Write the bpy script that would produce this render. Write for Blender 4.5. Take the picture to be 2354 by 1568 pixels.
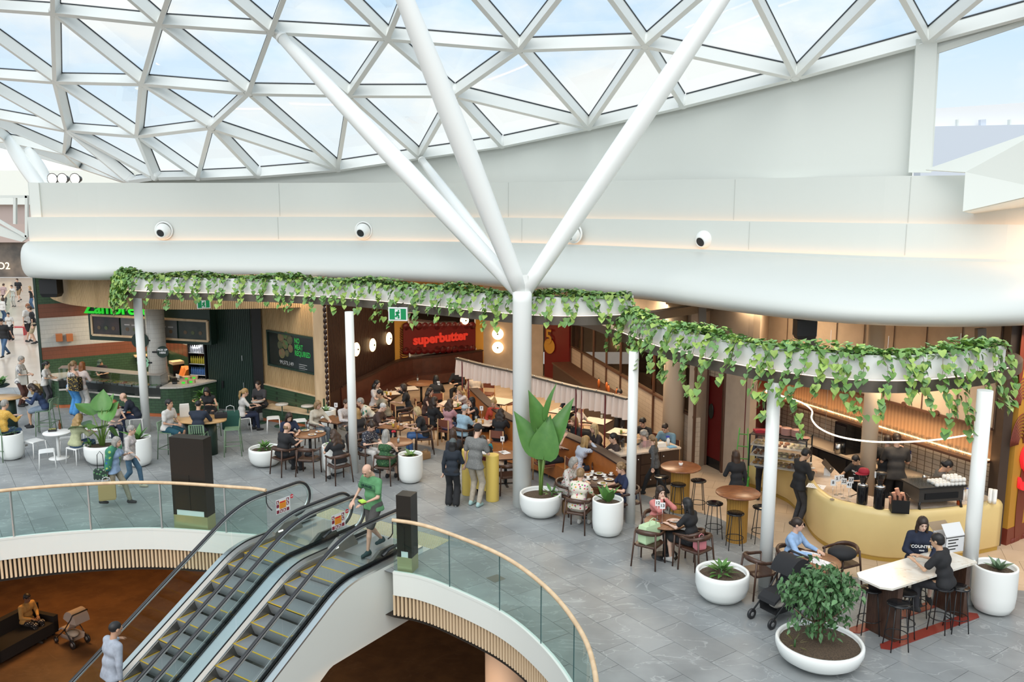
import bpy,math,random
import numpy as np
from mathutils import Vector,Matrix,Euler
random.seed(7);rnd=random.random
for o in list(bpy.data.objects):bpy.data.objects.remove(o)
SC=bpy.context.scene
COL=SC.collection
pi=math.pi
# ------ camera
F,CX,CY,CAMH=2000.0,1177.0,784.0,7.0
TH=math.atan(324/2000.0);cT,sT=math.cos(TH),math.sin(TH)
cd=bpy.data.cameras.new('camera');cam=bpy.data.objects.new('camera',cd);COL.objects.link(cam)
cam.location=(0,0,CAMH);cam.rotation_euler=(pi/2-TH,0,0)
cd.sensor_width=36.0;cd.lens=36.0*F/2354.0;cd.clip_end=500
SC.camera=cam
SC.view_settings.view_transform='Standard';SC.view_settings.look='None'
SC.view_settings.gamma=1.0;SC.view_settings.use_curve_mapping=False
SC.view_settings.exposure=0.24
cy=SC.cycles;cy.max_bounces=7;cy.diffuse_bounces=3;cy.glossy_bounces=3;cy.transmission_bounces=4;cy.transparent_max_bounces=12;cy.adaptive_threshold=.02;cy.caustics_reflective=False;cy.caustics_refractive=False
# ------ world: bright sky with loose clouds
W=bpy.data.worlds.new('sky');SC.world=W;W.use_nodes=True
nt=W.node_tree;nt.nodes.clear()
def WN(t,**k):
 n=nt.nodes.new(t)
 for a,b in k.items():setattr(n,a,b)
 return n
tc=WN('ShaderNodeTexCoord');mp=WN('ShaderNodeMapping');mp.inputs['Scale'].default_value=(1.0,1.0,2.2)
mp.inputs['Location'].default_value=(3.1,1.7,0.4)
nz=WN('ShaderNodeTexNoise');nz.inputs['Scale'].default_value=2.6;nz.inputs['Detail'].default_value=6;nz.inputs['Roughness'].default_value=.55
cr=WN('ShaderNodeValToRGB');cr.color_ramp.elements[0].position=.46;cr.color_ramp.elements[1].position=.60
cr.color_ramp.elements[0].color=(.62,.80,.98,1);cr.color_ramp.elements[1].color=(1.0,1.0,.97,1)
sx=WN('ShaderNodeSeparateXYZ');hz=WN('ShaderNodeMapRange');hz.inputs['From Min'].default_value=.0;hz.inputs['From Max'].default_value=.16
mh=WN('ShaderNodeMixRGB');mh.inputs['Color1'].default_value=(.95,.98,.97,1)
gd=WN('ShaderNodeMapRange');gd.inputs['From Min'].default_value=-.03;gd.inputs['From Max'].default_value=.0
mg=WN('ShaderNodeMixRGB');mg.inputs['Color1'].default_value=(.38,.38,.37,1)
bg=WN('ShaderNodeBackground');bg.inputs['Strength'].default_value=0.95
wo=WN('ShaderNodeOutputWorld');L=nt.links.new
L(tc.outputs['Generated'],mp.inputs['Vector']);L(mp.outputs['Vector'],nz.inputs['Vector']);L(nz.outputs['Fac'],cr.inputs['Fac'])
L(tc.outputs['Generated'],sx.inputs['Vector']);L(sx.outputs['Z'],hz.inputs['Value']);L(sx.outputs['Z'],gd.inputs['Value'])
L(hz.outputs['Result'],mh.inputs['Fac']);L(cr.outputs['Color'],mh.inputs['Color2'])
L(gd.outputs['Result'],mg.inputs['Fac']);L(mh.outputs['Color'],mg.inputs['Color2']);L(mg.outputs['Color'],bg.inputs['Color'])
L(bg.outputs['Background'],wo.inputs['Surface'])
# a veiled sun, high and behind the viewer's left, softened by cloud
sd=bpy.data.lights.new('sun','SUN');sd.energy=1.9;sd.angle=math.radians(65);sd.color=(1,.97,.92)
so=bpy.data.objects.new('sun',sd);COL.objects.link(so);so.rotation_euler=Euler((math.radians(42),math.radians(-12),0))
def area(name,loc,size,energy,color=(1,.82,.6),rot=(0,0,0),sy=None):
 d=bpy.data.lights.new(name,'AREA');d.energy=energy;d.color=color;d.size=size
 if sy:d.shape='RECTANGLE';d.size_y=sy
 o=bpy.data.objects.new(name,d);COL.objects.link(o);o.location=loc;o.rotation_euler=rot
 return o
WARM=(1,.78,.52)
# ceiling lights of the shops, the dining room, the bar and the lower level
for nm,lx,ly,lz,s,e in[('shop_ceiling_light',-13.2,29.6,4.3,2.0,260),('shop_ceiling_light',-10.4,29.6,4.3,2.0,240),('bench_ceiling_light',-6.8,27.0,4.3,1.2,40),('dining_ceiling_light',-2.4,27.5,4.3,2.0,95),('dining_ceiling_light',-.4,30.5,4.3,2.0,80),('dining_ceiling_light',1.8,27.0,4.3,2.0,160),('dining_ceiling_light',3.4,23.6,4.3,2.0,160),('bar_ceiling_light',6.3,21.5,4.4,1.5,100),('bar_ceiling_light',8.2,18.6,3.6,1.0,80),('bar_ceiling_light',10.6,16.2,4.4,1.2,30)]:
 area(nm,(lx,ly,lz),s,e,WARM)
for lx,ly,e in[(-11,15.5,170),(-13.5,24,120),(-9,27,70),(-1.5,13.5,60),(3,8,40),(-14,11,120)]:
 area('lower_level_light',(lx,ly,-1.2),1.5,e,(1,.5,.16))
# ------ helpers
def G(u,v,z=0.0):
 a=(u-CX)/F;b=(v-CY)/F
 dy=cT-b*sT;dz=-sT-b*cT;t=(z-CAMH)/dz
 return Vector((a*t,dy*t,z))
def AT(u,v,Y):
 a=(u-CX)/F;b=(v-CY)/F
 dy=cT-b*sT;dz=-sT-b*cT;t=Y/dy
 return Vector((a*t,Y,CAMH+dz*t))
def rot2(a):return Vector((math.cos(math.radians(a)),math.sin(math.radians(a)),0))
MATS={}
def mat(name,col,rough=.5,metal=0.0,var=0.0,scale=8.0,bump=0.0,emit=0.0,coat=0.0,col2=None,kind='noise',stretch=(1,1,1),world=False,spec=None,lo=.35,hi=.65,rndv=0.0,sheen=0):
 if name in MATS:return MATS[name]
 m=bpy.data.materials.new(name);m.use_nodes=True;MATS[name]=m
 t=m.node_tree;p=t.nodes['Principled BSDF'];L=t.links.new
 c4=(*col,1);p.inputs['Base Color'].default_value=c4
 p.inputs['Roughness'].default_value=rough;p.inputs['Metallic'].default_value=metal
 if coat:p.inputs['Coat Weight'].default_value=coat
 if spec is not None:p.inputs['Specular IOR Level'].default_value=spec
 if emit:
  p.inputs['Emission Color'].default_value=c4;p.inputs['Emission Strength'].default_value=emit
 m.diffuse_color=c4
 if col2 is None and var:col2=tuple(max(0,min(1,x*(1-var))) for x in col)
 out=None
 if col2 is not None:
  if world:v=t.nodes.new('ShaderNodeNewGeometry').outputs['Position']
  else:v=t.nodes.new('ShaderNodeTexCoord').outputs['Object']
  mp=t.nodes.new('ShaderNodeMapping');mp.inputs['Scale'].default_value=stretch;L(v,mp.inputs['Vector'])
  if kind=='noise':
   n=t.nodes.new('ShaderNodeTexNoise');n.inputs['Scale'].default_value=scale;n.inputs['Detail'].default_value=4;f=n.outputs['Fac']
  elif kind=='wave':
   n=t.nodes.new('ShaderNodeTexWave');n.inputs['Scale'].default_value=scale;n.inputs['Distortion'].default_value=1.5;f=n.outputs['Fac']
  elif kind=='stripe':
   n=t.nodes.new('ShaderNodeTexWave');n.inputs['Scale'].default_value=scale;f=n.outputs['Fac']
  elif kind=='dots':
   n=t.nodes.new('ShaderNodeTexVoronoi');n.inputs['Scale'].default_value=scale;f=n.outputs['Distance']
  elif kind=='cells':
   n=t.nodes.new('ShaderNodeTexVoronoi');n.inputs['Scale'].default_value=scale
   s=t.nodes.new('ShaderNodeSeparateColor');L(n.outputs['Color'],s.inputs['Color']);f=s.outputs['Red']
  L(mp.outputs['Vector'],n.inputs['Vector'])
  r=t.nodes.new('ShaderNodeValToRGB');r.color_ramp.elements[0].position=lo;r.color_ramp.elements[1].position=hi
  r.color_ramp.elements[0].color=(*col2,1);r.color_ramp.elements[1].color=c4
  L(f,r.inputs['Fac']);out=r.outputs['Color']
  if bump:
   b=t.nodes.new('ShaderNodeBump');b.inputs['Strength'].default_value=bump;b.inputs['Distance'].default_value=.01
   L(f,b.inputs['Height']);L(b.outputs['Normal'],p.inputs['Normal'])
  m['ramp']=r.name
 if rndv:
  oi=t.nodes.new('ShaderNodeObjectInfo');mr=t.nodes.new('ShaderNodeMapRange')
  mr.inputs['To Min'].default_value=1-rndv;mr.inputs['To Max'].default_value=1+rndv;L(oi.outputs['Random'],mr.inputs['Value'])
  hs=t.nodes.new('ShaderNodeHueSaturation');L(mr.outputs['Result'],hs.inputs['Value'])
  if out:L(out,hs.inputs['Color'])
  else:hs.inputs['Color'].default_value=c4
  out=hs.outputs['Color']
 if out:L(out,p.inputs['Base Color'])
 return m
def floral(name,base,cols,scale=16):
 """printed cloth: cells of several colours on a base"""
 if name in MATS:return MATS[name]
 m=mat(name,base,.8);t=m.node_tree;p=t.nodes['Principled BSDF'];L=t.links.new
 tcn=t.nodes.new('ShaderNodeTexCoord');n=t.nodes.new('ShaderNodeTexVoronoi');n.inputs['Scale'].default_value=scale
 L(tcn.outputs['Object'],n.inputs['Vector']);s=t.nodes.new('ShaderNodeSeparateColor');L(n.outputs['Color'],s.inputs['Color'])
 r=t.nodes.new('ShaderNodeValToRGB');r.color_ramp.interpolation='CONSTANT';e=r.color_ramp.elements
 e[0].color=(*base,1);e[0].position=0;e[1].color=(*cols[0],1);e[1].position=.5
 for i,c in enumerate(cols[1:]):
  q=e.new(.5+(i+1)*.5/len(cols));q.color=(*c,1)
 L(s.outputs['Green'],r.inputs['Fac'])
 mx=t.nodes.new('ShaderNodeMixRGB');cmpn=t.nodes.new('ShaderNodeMath');cmpn.operation='LESS_THAN';cmpn.inputs[1].default_value=.42
 L(n.outputs['Distance'],cmpn.inputs[0]);L(cmpn.outputs[0],mx.inputs['Fac']);mx.inputs['Color1'].default_value=(*base,1)
 L(r.outputs['Color'],mx.inputs['Color2']);L(mx.outputs['Color'],p.inputs['Base Color'])
 return m
def glassmat(name,tint=(.8,.93,.9),refl=.08,rough=0.0):
 """clear pane: tinted see-through with a mirror share that grows at grazing angles"""
 if name in MATS:return MATS[name]
 m=bpy.data.materials.new(name);m.use_nodes=True;MATS[name]=m
 t=m.node_tree;t.nodes.clear();L=t.links.new
 o=t.nodes.new('ShaderNodeOutputMaterial');a=t.nodes.new('ShaderNodeBsdfTransparent');a.inputs['Color'].default_value=(*tint,1)
 g=t.nodes.new('ShaderNodeBsdfGlossy');g.inputs['Roughness'].default_value=rough;fr=t.nodes.new('ShaderNodeFresnel');fr.inputs['IOR'].default_value=1.3
 mu=t.nodes.new('ShaderNodeMath');mu.operation='MULTIPLY_ADD';mu.inputs[1].default_value=.12;mu.inputs[2].default_value=refl*.4;L(fr.outputs[0],mu.inputs[0])
 mx=t.nodes.new('ShaderNodeMixShader');L(mu.outputs[0],mx.inputs[0]);L(a.outputs[0],mx.inputs[1]);L(g.outputs[0],mx.inputs[2]);L(mx.outputs[0],o.inputs['Surface'])
 m.diffuse_color=(*tint,.4)
 return m
class MB:
 def __init__(s):s.v=[];s.f=[];s.m=[];s.sm=[];s.k=0;s.T=None
 def av(s,p):
  p=Vector(p)
  if s.T:p=s.T@p
  s.v.append(tuple(p));return len(s.v)-1
 def af(s,idx,smooth=False):s.f.append(tuple(idx));s.m.append(s.k);s.sm.append(smooth)
 def quad(s,a,b,c,d):s.af([s.av(a),s.av(b),s.av(c),s.av(d)])
 def box(s,lo,hi):
  x0,y0,z0=lo;x1,y1,z1=hi
  i=[s.av(p) for p in((x0,y0,z0),(x1,y0,z0),(x1,y1,z0),(x0,y1,z0),(x0,y0,z1),(x1,y0,z1),(x1,y1,z1),(x0,y1,z1))]
  for f in((3,2,1,0),(4,5,6,7),(0,1,5,4),(1,2,6,5),(2,3,7,6),(3,0,4,7)):s.af([i[k] for k in f])
 def cbox(s,c,sz,rz=0):
  T0=s.T;R=Matrix.Translation(Vector(c))@Matrix.Rotation(rz,4,'Z');s.T=T0@R if T0 else R
  s.box([-x/2 for x in sz],[x/2 for x in sz]);s.T=T0
 def prism(s,pts,z0,z1,smooth=False):
  n=len(pts);a=[s.av((p[0],p[1],z0)) for p in pts];b=[s.av((p[0],p[1],z1)) for p in pts]
  s.af(a[::-1]);s.af(b)
  for i in range(n):j=(i+1)%n;s.af([a[i],a[j],b[j],b[i]],smooth)
 def rings(s,rings,close=True,cap=True,smooth=True):
  ids=[[s.av(p) for p in r] for r in rings];n=len(ids[0])
  for a,b in zip(ids,ids[1:]):
   for i in range(n if close else n-1):
    j=(i+1)%n;s.af([a[i],a[j],b[j],b[i]],smooth)
  if cap and close:s.af(ids[0][::-1]);s.af(ids[-1])
 def lathe(s,prof,n=24,c=(0,0,0),cap=True,smooth=True,sx=1,sy=1):
  s.rings([[(c[0]+r*sx*math.cos(2*pi*i/n),c[1]+r*sy*math.sin(2*pi*i/n),c[2]+z) for i in range(n)] for r,z in prof],cap=cap,smooth=smooth)
 def tube(s,pts,r,n=8,cap=True,flat=None):
  pts=[Vector(p) for p in pts];R=r if isinstance(r,(list,tuple)) else[r]*len(pts)
  rings=[];up=None
  for i,p in enumerate(pts):
   t=((pts[i+1] if i+1<len(pts) else p)-(pts[i-1] if i else p)).normalized()
   if up is None:up=Vector((0,0,1)) if abs(t.z)<.9 else Vector((1,0,0))
   sd=t.cross(up)
   if sd.length<1e-5:sd=t.cross(Vector((0,1,.01)))
   sd.normalize();u2=sd.cross(t).normalized();up=u2
   k=flat or 1
   rings.append([p+(sd*math.cos(2*pi*q/n)*R[i]+u2*math.sin(2*pi*q/n)*R[i]*k) for q in range(n)])
  s.rings(rings,cap=cap)
 def bar(s,a,b,w,h,up=(0,0,1),off=(0,0)):
  a=Vector(a);b=Vector(b);t=(b-a).normalized();sd=t.cross(Vector(up))
  if sd.length<1e-4:sd=Vector((1,0,0))
  sd.normalize();u=sd.cross(t).normalized()
  r=[[p+sd*(x*w/2+off[0])+u*(y*h/2+off[1]) for x,y in((-1,-1),(1,-1),(1,1),(-1,1))] for p in(a,b)]
  s.rings(r,smooth=False)
 def sweep(s,path,prof,closed_prof=True,cap=True,smooth=False,normal=None):
  """profile (o, z): o outward to the right of the walking direction, z up"""
  P=[Vector(p) for p in path];rings=[]
  for i,p in enumerate(P):
   t=(P[i+1] if i+1<len(P) else p)-(P[i-1] if i else p);t.z=0;t.normalize()
   nrm=Vector((t.y,-t.x,0))
   rings.append([p+nrm*o+Vector((0,0,z)) for o,z in prof])
  s.rings(rings,close=closed_prof,cap=cap,smooth=smooth)
 def sphere(s,c,r,n=12,m=8,sz=(1,1,1)):
  s.rings([[(c[0]+r*sz[0]*math.sin(max(1e-3,pi*j/m))*math.cos(2*pi*i/n),c[1]+r*sz[1]*math.sin(max(1e-3,pi*j/m))*math.sin(2*pi*i/n),c[2]-r*sz[2]*math.cos(pi*j/m)) for i in range(n)] for j in range(m+1)])
 def mesh(s,name,mats):
  me=bpy.data.meshes.new(name);me.from_pydata(s.v,[],s.f)
  for m in(mats if isinstance(mats,(list,tuple)) else[mats]):me.materials.append(m)
  me.polygons.foreach_set('material_index',s.m);me.polygons.foreach_set('use_smooth',s.sm);me.update()
  return me
 def build(s,name,mats,parent=None,loc=None,rz=None,**k):
  return link(name,s.mesh(name,mats),parent,loc,rz,**k)
def link(name,me,parent=None,loc=None,rz=None,**k):
 o=bpy.data.objects.new(name,me);COL.objects.link(o)
 if parent:o.parent=parent
 if loc is not None:o.location=loc
 if rz is not None:o.rotation_euler=(0,0,rz)
 for a,b in k.items():o[a]=b
 return o
def thing(name,label,category,loc=(0,0,0),rz=0,group=None,**k):
 o=bpy.data.objects.new(name,None);COL.objects.link(o);o.empty_display_size=.1
 o.location=loc;o.rotation_euler=(0,0,rz)
 if label:o['label']=label
 if category:o['category']=category
 if group:o['group']=group
 for a,b in k.items():o[a]=b
 return o
def struct(name,loc=(0,0,0),**k):return thing(name,None,None,loc,kind='structure',**k)
def tag(o,label,category,group=None):
 o['label']=label;o['category']=category
 if group:o['group']=group
 return o
def dup(root,loc,rz=0,label=None,group=None,scale=None):
 r=root.copy();COL.objects.link(r);r.location=loc;r.rotation_euler=(0,0,rz)
 if label:r['label']=label
 if group:r['group']=group
 if scale:r.scale=(scale,)*3
 for ch in KIDS.get(root.name,()):
  c=ch.copy();COL.objects.link(c);c.parent=r
  for g in KIDS.get(ch.name,()):
   d=g.copy();COL.objects.link(d);d.parent=c
 return r
KIDS={}
def remember(root):
 for o in bpy.data.objects:
  p=o.parent
  if p and(p==root or p.parent==root):KIDS.setdefault(p.name,[]).append(o)
USED=set()
def place(proto,loc,rz=0,label=None,group=None,scale=None):
 """first use moves the pattern itself, later ones copy it"""
 if proto.name not in USED:
  USED.add(proto.name);remember(proto)
  proto.location=loc;proto.rotation_euler=(0,0,rz)
  if label:proto['label']=label
  if group:proto['group']=group
  if scale:proto.scale=(scale,)*3
  return proto
 return dup(proto,loc,rz,label,group,scale)
def crom(pts,n=6):
 """smooth curve through points"""
 P=[Vector(p) for p in pts];P=[2*P[0]-P[1]]+P+[2*P[-1]-P[-2]];out=[]
 for i in range(1,len(P)-2):
  a,b,c,d=P[i-1:i+3]
  for k in range(n):
   t=k/n
   out.append(.5*((2*b)+(c-a)*t+(2*a-5*b+4*c-d)*t*t+(3*b-a-3*c+d)*t**3))
 out.append(P[-2]);return out
def resample(path,step):
 P=[Vector(p) for p in path];L=[0]
 for a,b in zip(P,P[1:]):L.append(L[-1]+(b-a).length)
 n=max(2,int(round(L[-1]/step))+1);out=[];j=0
 for i in range(n):
  s=L[-1]*i/(n-1)
  while j<len(P)-2 and L[j+1]<s:j+=1
  t=(s-L[j])/max(1e-9,L[j+1]-L[j]);out.append(P[j].lerp(P[j+1],min(1,max(0,t))))
 return out
def offset(path,d):
 P=[Vector(p) for p in path];out=[]
 for i,p in enumerate(P):
  t=(P[i+1] if i+1<len(P) else p)-(P[i-1] if i else p);t.z=0;t.normalize()
  out.append(p+Vector((t.y,-t.x,0))*d)
 return out
def text_mesh(s,size=1.0,depth=.0,mat_=None,name='lettering',parent=None,M=None,bold=0.0,align='CENTER'):
 c=bpy.data.curves.new(name,'FONT');c.body=s;c.size=size;c.extrude=depth;c.align_x=align;c.align_y='CENTER';c.offset=bold;c.resolution_u=3
 o=bpy.data.objects.new(name,c);COL.objects.link(o)
 bpy.context.view_layer.update()
 me=bpy.data.meshes.new_from_object(o.evaluated_get(bpy.context.evaluated_depsgraph_get()));me.name=name
 bpy.data.objects.remove(o);bpy.data.curves.remove(c)
 me.materials.clear()
 if mat_:me.materials.append(mat_)
 q=link(name,me,parent)
 if M is not None:q.matrix_basis=M
 return q
def facing(loc,yaw,pitch=0):
 """matrix for flat things built in XY facing +Z: stood up, their face looking along heading yaw (degrees)"""
 a=math.radians(yaw)
 X=Vector((-math.sin(a),math.cos(a),0));Z=Vector((math.cos(a),math.sin(a),0));Yv=Vector((0,0,1))
 R=Matrix((X,Yv,Z)).transposed().to_4x4()
 return Matrix.Translation(Vector(loc))@R
WHITE=mat('white_paint',(.73,.75,.7),.5)
ROOFP=mat('roof_paint',(.85,.86,.83),.4)
WHITEG=mat('white_gloss',(.83,.84,.81),.28)
WOODR=mat('pale_wood',(.72,.53,.33),.5,col2=(.6,.42,.25),scale=6,stretch=(1,1,.15))
BRONZE=mat('bronze_metal',(.155,.13,.105),.42,.5)
BLACK=mat('black_paint',(.012,.012,.013),.4)
BLACKG=mat('black_gloss',(.01,.01,.011),.12)
DARKWOOD=mat('dark_wood',(.075,.035,.02),.35,col2=(.045,.02,.012),scale=5,stretch=(1,6,1))
MIDWOOD=mat('walnut_top',(.3,.145,.07),.35,col2=(.2,.09,.042),scale=5,stretch=(1,7,1))
OAK=mat('oak_legs',(.52,.3,.13),.45)
STEEL=mat('brushed_steel',(.55,.56,.56),.32,1.0)
CHROME=mat('chrome',(.7,.7,.7),.12,1.0)
SOIL=mat('soil',(.11,.075,.045),.95,col2=(.045,.03,.02),scale=40,bump=.6)
# ====== floor and the void
STONE=mat('grey_stone_tile',(.285,.297,.297),.42,world=True,col2=(.2,.21,.212),scale=1.1,rndv=.07)
def veins(m,amt=.35,sc=1.0,col=(.62,.63,.62)):
 t=m.node_tree;p=t.nodes['Principled BSDF'];L=t.links.new
 src=p.inputs['Base Color'].links[0].from_socket
 g=t.nodes.new('ShaderNodeNewGeometry');w=t.nodes.new('ShaderNodeTexNoise');w.inputs['Scale'].default_value=sc;w.inputs['Detail'].default_value=5;w.inputs['Distortion'].default_value=1.2
 mp=t.nodes.new('ShaderNodeMapping');mp.inputs['Rotation'].default_value=(0,0,.6);mp.inputs['Scale'].default_value=(1,2.2,1)
 L(g.outputs['Position'],mp.inputs['Vector']);L(mp.outputs['Vector'],w.inputs['Vector'])
 s=t.nodes.new('ShaderNodeMath');s.operation='SUBTRACT';s.inputs[1].default_value=.5;L(w.outputs['Fac'],s.inputs[0])
 a=t.nodes.new('ShaderNodeMath');a.operation='ABSOLUTE';L(s.outputs[0],a.inputs[0])
 r=t.nodes.new('ShaderNodeMapRange');r.inputs['From Min'].default_value=0;r.inputs['From Max'].default_value=.012;r.inputs['To Min'].default_value=amt;r.inputs['To Max'].default_value=0
 L(a.outputs[0],r.inputs['Value']);mx=t.nodes.new('ShaderNodeMixRGB');mx.inputs['Color2'].default_value=(*col,1)
 L(r.outputs['Result'],mx.inputs['Fac']);L(src,mx.inputs['Color1']);L(mx.outputs['Color'],p.inputs['Base Color'])
veins(STONE,.3,.9)
CREAM=mat('cream_stone_tile',(.62,.47,.33),.4,world=True,col2=(.55,.41,.28),scale=1.6,rndv=.05)
BEIGE=mat('beige_polished_floor',(.6,.5,.4),.22,world=True,col2=(.55,.455,.36),scale=.7)
GROUT=mat('grout',(.16,.165,.165),.8)
CGROUT=mat('cream_grout',(.4,.3,.2),.8)
rimL=crom([(-14.5,13.2,0),(-12.6,15.9,0),(-10.67,17.24,0),(-8.02,17.82,0),(-5.67,17.48,0),(-5.1,17.3,0)],8)
rimR=crom([(-2.25,15.61,0),(-1.77,15.42,0),(-1.17,14.97,0),(-.2,13.99,0),(.44,12.92,0),(.85,11.8,0),(1.05,10.6,0),(.95,9.2,0),(.4,7.6,0)],8)
ED=rot2(236);EN=Vector((-ED.y,ED.x,0))
if EN.x<0:EN=-EN
L1=Vector((-4.64,18.0,0));L2=Vector((-3.24,17.16,0))
EW=1.63;HR=1.28
ESCO=[L1+EN*HR/2,L1+EN*(EW+HR/2)]
LANDS=.65
floor_poly=[Vector((-19.0,31.0,0)),Vector((-19.0,12.0,0)),Vector((-14.5,13.2,0))]
floor_poly=[Vector((-24,32.5,0)),Vector((-24,12.0,0))]+rimL[:-1]
e0=L1+ED*LANDS-EN*.25;e1=L1+ED*LANDS+EN*(EW+HR+.25)
floor_poly+=[e0,e1]+rimR+[Vector((3,6,0)),Vector((14,6,0)),Vector((14,13.2,0))]
cb=[(2500,1365),(2354,1358),(2200,1345),(2000,1335),(1850,1300),(1740,1235),(1650,1190),(1560,1165),(1400,1110),(1180,1075),(1000,1030),(830,992),(760,978)]
cream_edge=[G(u,v) for u,v in cb]
floor_poly+=cream_edge+[Vector((-6,27.2,0)),Vector((-8,28.6,0)),Vector((-14.5,29.4,0)),Vector((-16.2,30.4,0)),Vector((-18.5,32.2,0))]
cream_poly=cream_edge[::-1]+[Vector((14.5,12.9,0)),Vector((14.5,26,0)),Vector((6,37,0)),Vector((-7,37,0))]
def clip(poly,px,py,nx,ny):
 out=[];n=len(poly)
 for i in range(n):
  a=poly[i];b=poly[(i+1)%n]
  da=(a[0]-px)*nx+(a[1]-py)*ny;db=(b[0]-px)*nx+(b[1]-py)*ny
  if da>=0:out.append(a)
  if da*db<0:
   t=da/(da-db);out.append((a[0]+(b[0]-a[0])*t,a[1]+(b[1]-a[1])*t))
 return out
def area2(p):return sum(p[i][0]*p[(i+1)%len(p)][1]-p[(i+1)%len(p)][0]*p[i][1] for i in range(len(p)))/2
def inview(x,y,m=40):
 d=y*cT+CAMH*sT
 if d<1:return False
 return-m<CX+F*x/d<2354+m and-m<CY+F*(CAMH*cT-y*sT)/d<1568+m
def lay_tiles(poly,parent,ang,tw,tl,material,keep,gap=.007,th=.012,top=0.0):
 A=math.radians(ang);ca,sa=math.cos(A),math.sin(A)
 loc=[(p[0]*ca+p[1]*sa,-p[0]*sa+p[1]*ca) for p in poly]
 x0=min(p[0] for p in loc);x1=max(p[0] for p in loc);y0=min(p[1] for p in loc);y1=max(p[1] for p in loc)
 full=MB();full.box((-tl/2+gap/2,-tw/2+gap/2,-th),(tl/2-gap/2,tw/2-gap/2,0));fm=full.mesh('floor_tile',material)
 tiles=[]
 r=0;y=math.floor(y0/tw)*tw
 while y<y1:
  strip=clip(clip(loc,0,y+gap/2,0,1),0,y+tw-gap/2,0,-1)
  x=math.floor(x0/tl)*tl+(r%2)*tl*.37
  if len(strip)>2:
   sx0=min(p[0] for p in strip);sx1=max(p[0] for p in strip)
   while x<x1:
    if x+tl>sx0 and x<sx1:
     t=clip(clip(strip,x+gap/2,0,1,0),x+tl-gap/2,0,-1,0)
     if len(t)>2 and abs(area2(t))>.004:
      cx=x+tl/2;cy=y+tw/2;wx=cx*ca-cy*sa;wy=cx*sa+cy*ca
      if inview(wx,wy,140):tiles.append((math.hypot(wx,wy-0),t,(cx,cy),(wx,wy),abs(area2(t))>.9995*(tl-gap)*(tw-gap)))
    x+=tl
  y+=tw;r+=1
 tiles.sort(key=lambda q:q[0]);rest=MB();n=0
 for d,t,c,w,whole in tiles:
  if n<keep:
   n+=1
   if whole:o=link('floor_tile',fm,parent,(w[0],w[1],top),A)
   else:
    b=MB();pts=[(p[0]-c[0],p[1]-c[1]) for p in t]
    if area2(pts)<0:pts.reverse()
    flatpoly(b,pts,0,lambda q:pip((q[0]+c[0],q[1]+c[1]),loc));o=b.build('floor_tile',material,parent,(w[0],w[1],top),A)
  else:
   pts=[(p[0]*ca-p[1]*sa,p[0]*sa+p[1]*ca) for p in t]
   if area2(pts)<0:pts.reverse()
   rest.prism(pts,top-th,top) if whole else flatpoly(rest,pts,top,lambda q:pip(q,poly))
 if rest.v:rest.build('distant_floor_tiles',material,parent,kind='stuff')
fl=struct('floor')
b=MB()
import mathutils
def pip(p,poly):
 r=False;n=len(poly)
 for i in range(n):
  a=poly[i];c=poly[i-1]
  if(a[1]>p[1])!=(c[1]>p[1]) and p[0]<(c[0]-a[0])*(p[1]-a[1])/(c[1]-a[1])+a[0]:r=not r
 return r
def flatpoly(b,poly,z,test=None):
 tri=mathutils.geometry.tessellate_polygon([[Vector((p[0],p[1],0)) for p in poly]])
 ids=[b.av((p[0],p[1],z)) for p in poly]
 for t in tri:
  t=list(t)
  a,c,d=[poly[i] for i in t]
  if test and not test(((a[0]+c[0]+d[0])/3,(a[1]+c[1]+d[1])/3)):continue
  if(c[0]-a[0])*(d[1]-a[1])-(c[1]-a[1])*(d[0]-a[0])<0:t.reverse()
  b.af([ids[i] for i in t])
flatpoly(b,floor_poly,-.009);b.build('tile_bed',GROUT,fl)
lay_tiles(floor_poly,fl,-55,.6,1.2,STONE,300)
fl2=struct('floor_cream')
b=MB();flatpoly(b,cream_poly,-.009);b.build('tile_bed',CGROUT,fl2)
lay_tiles(cream_poly,fl2,-20,.6,.6,CREAM,260)
b=MB();b.quad((-110,25,-.03),(-3,25,-.03),(-3,140,-.03),(-110,140,-.03));b.build('floor_beige',BEIGE,kind='structure')
# ---- slab edge: white fascia, timber slats below, soffit
SLATW=mat('slat_timber',(.74,.57,.38),.5,col2=(.62,.46,.29),scale=4,stretch=(1,1,.2))
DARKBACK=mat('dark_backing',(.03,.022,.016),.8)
def slab_edge(name,path,flip=1):
 s=struct(name)
 b=MB();b.sweep(path,[(0.0,0.0),(.03,-.0),(.03,-.43),(-.06,-.43),(-.06,-.9),(-.3,-.9),(-.3,-.05),(0,-.05)] if flip>0 else[(0,0),(-.03,0),(-.03,-.43),(.06,-.43),(.06,-.9),(.3,-.9),(.3,0)],smooth=False)
 me=b.build('fascia',[WHITE,DARKBACK],s)
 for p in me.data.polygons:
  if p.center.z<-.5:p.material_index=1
 b=MB();b.box((-.021,-.02,-.42),(.021,.05,0));sm=b.mesh('slat',SLATW)
 P=resample(path,.083);D=offset(path,.0)
 for i,p in enumerate(P):
  t=(P[min(i+1,len(P)-1)]-P[max(i-1,0)]).normalized()
  if not(inview(p.x,p.y,60)):continue
  nrm=Vector((t.y,-t.x,0))*flip
  link('slat',sm,s,p-nrm*.045+Vector((0,0,-.43)),math.atan2(nrm.y,nrm.x)-pi/2)
 return s
slab_edge('void_edge_far',rimL,1)
slab_edge('void_edge_near',rimR,1)
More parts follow.
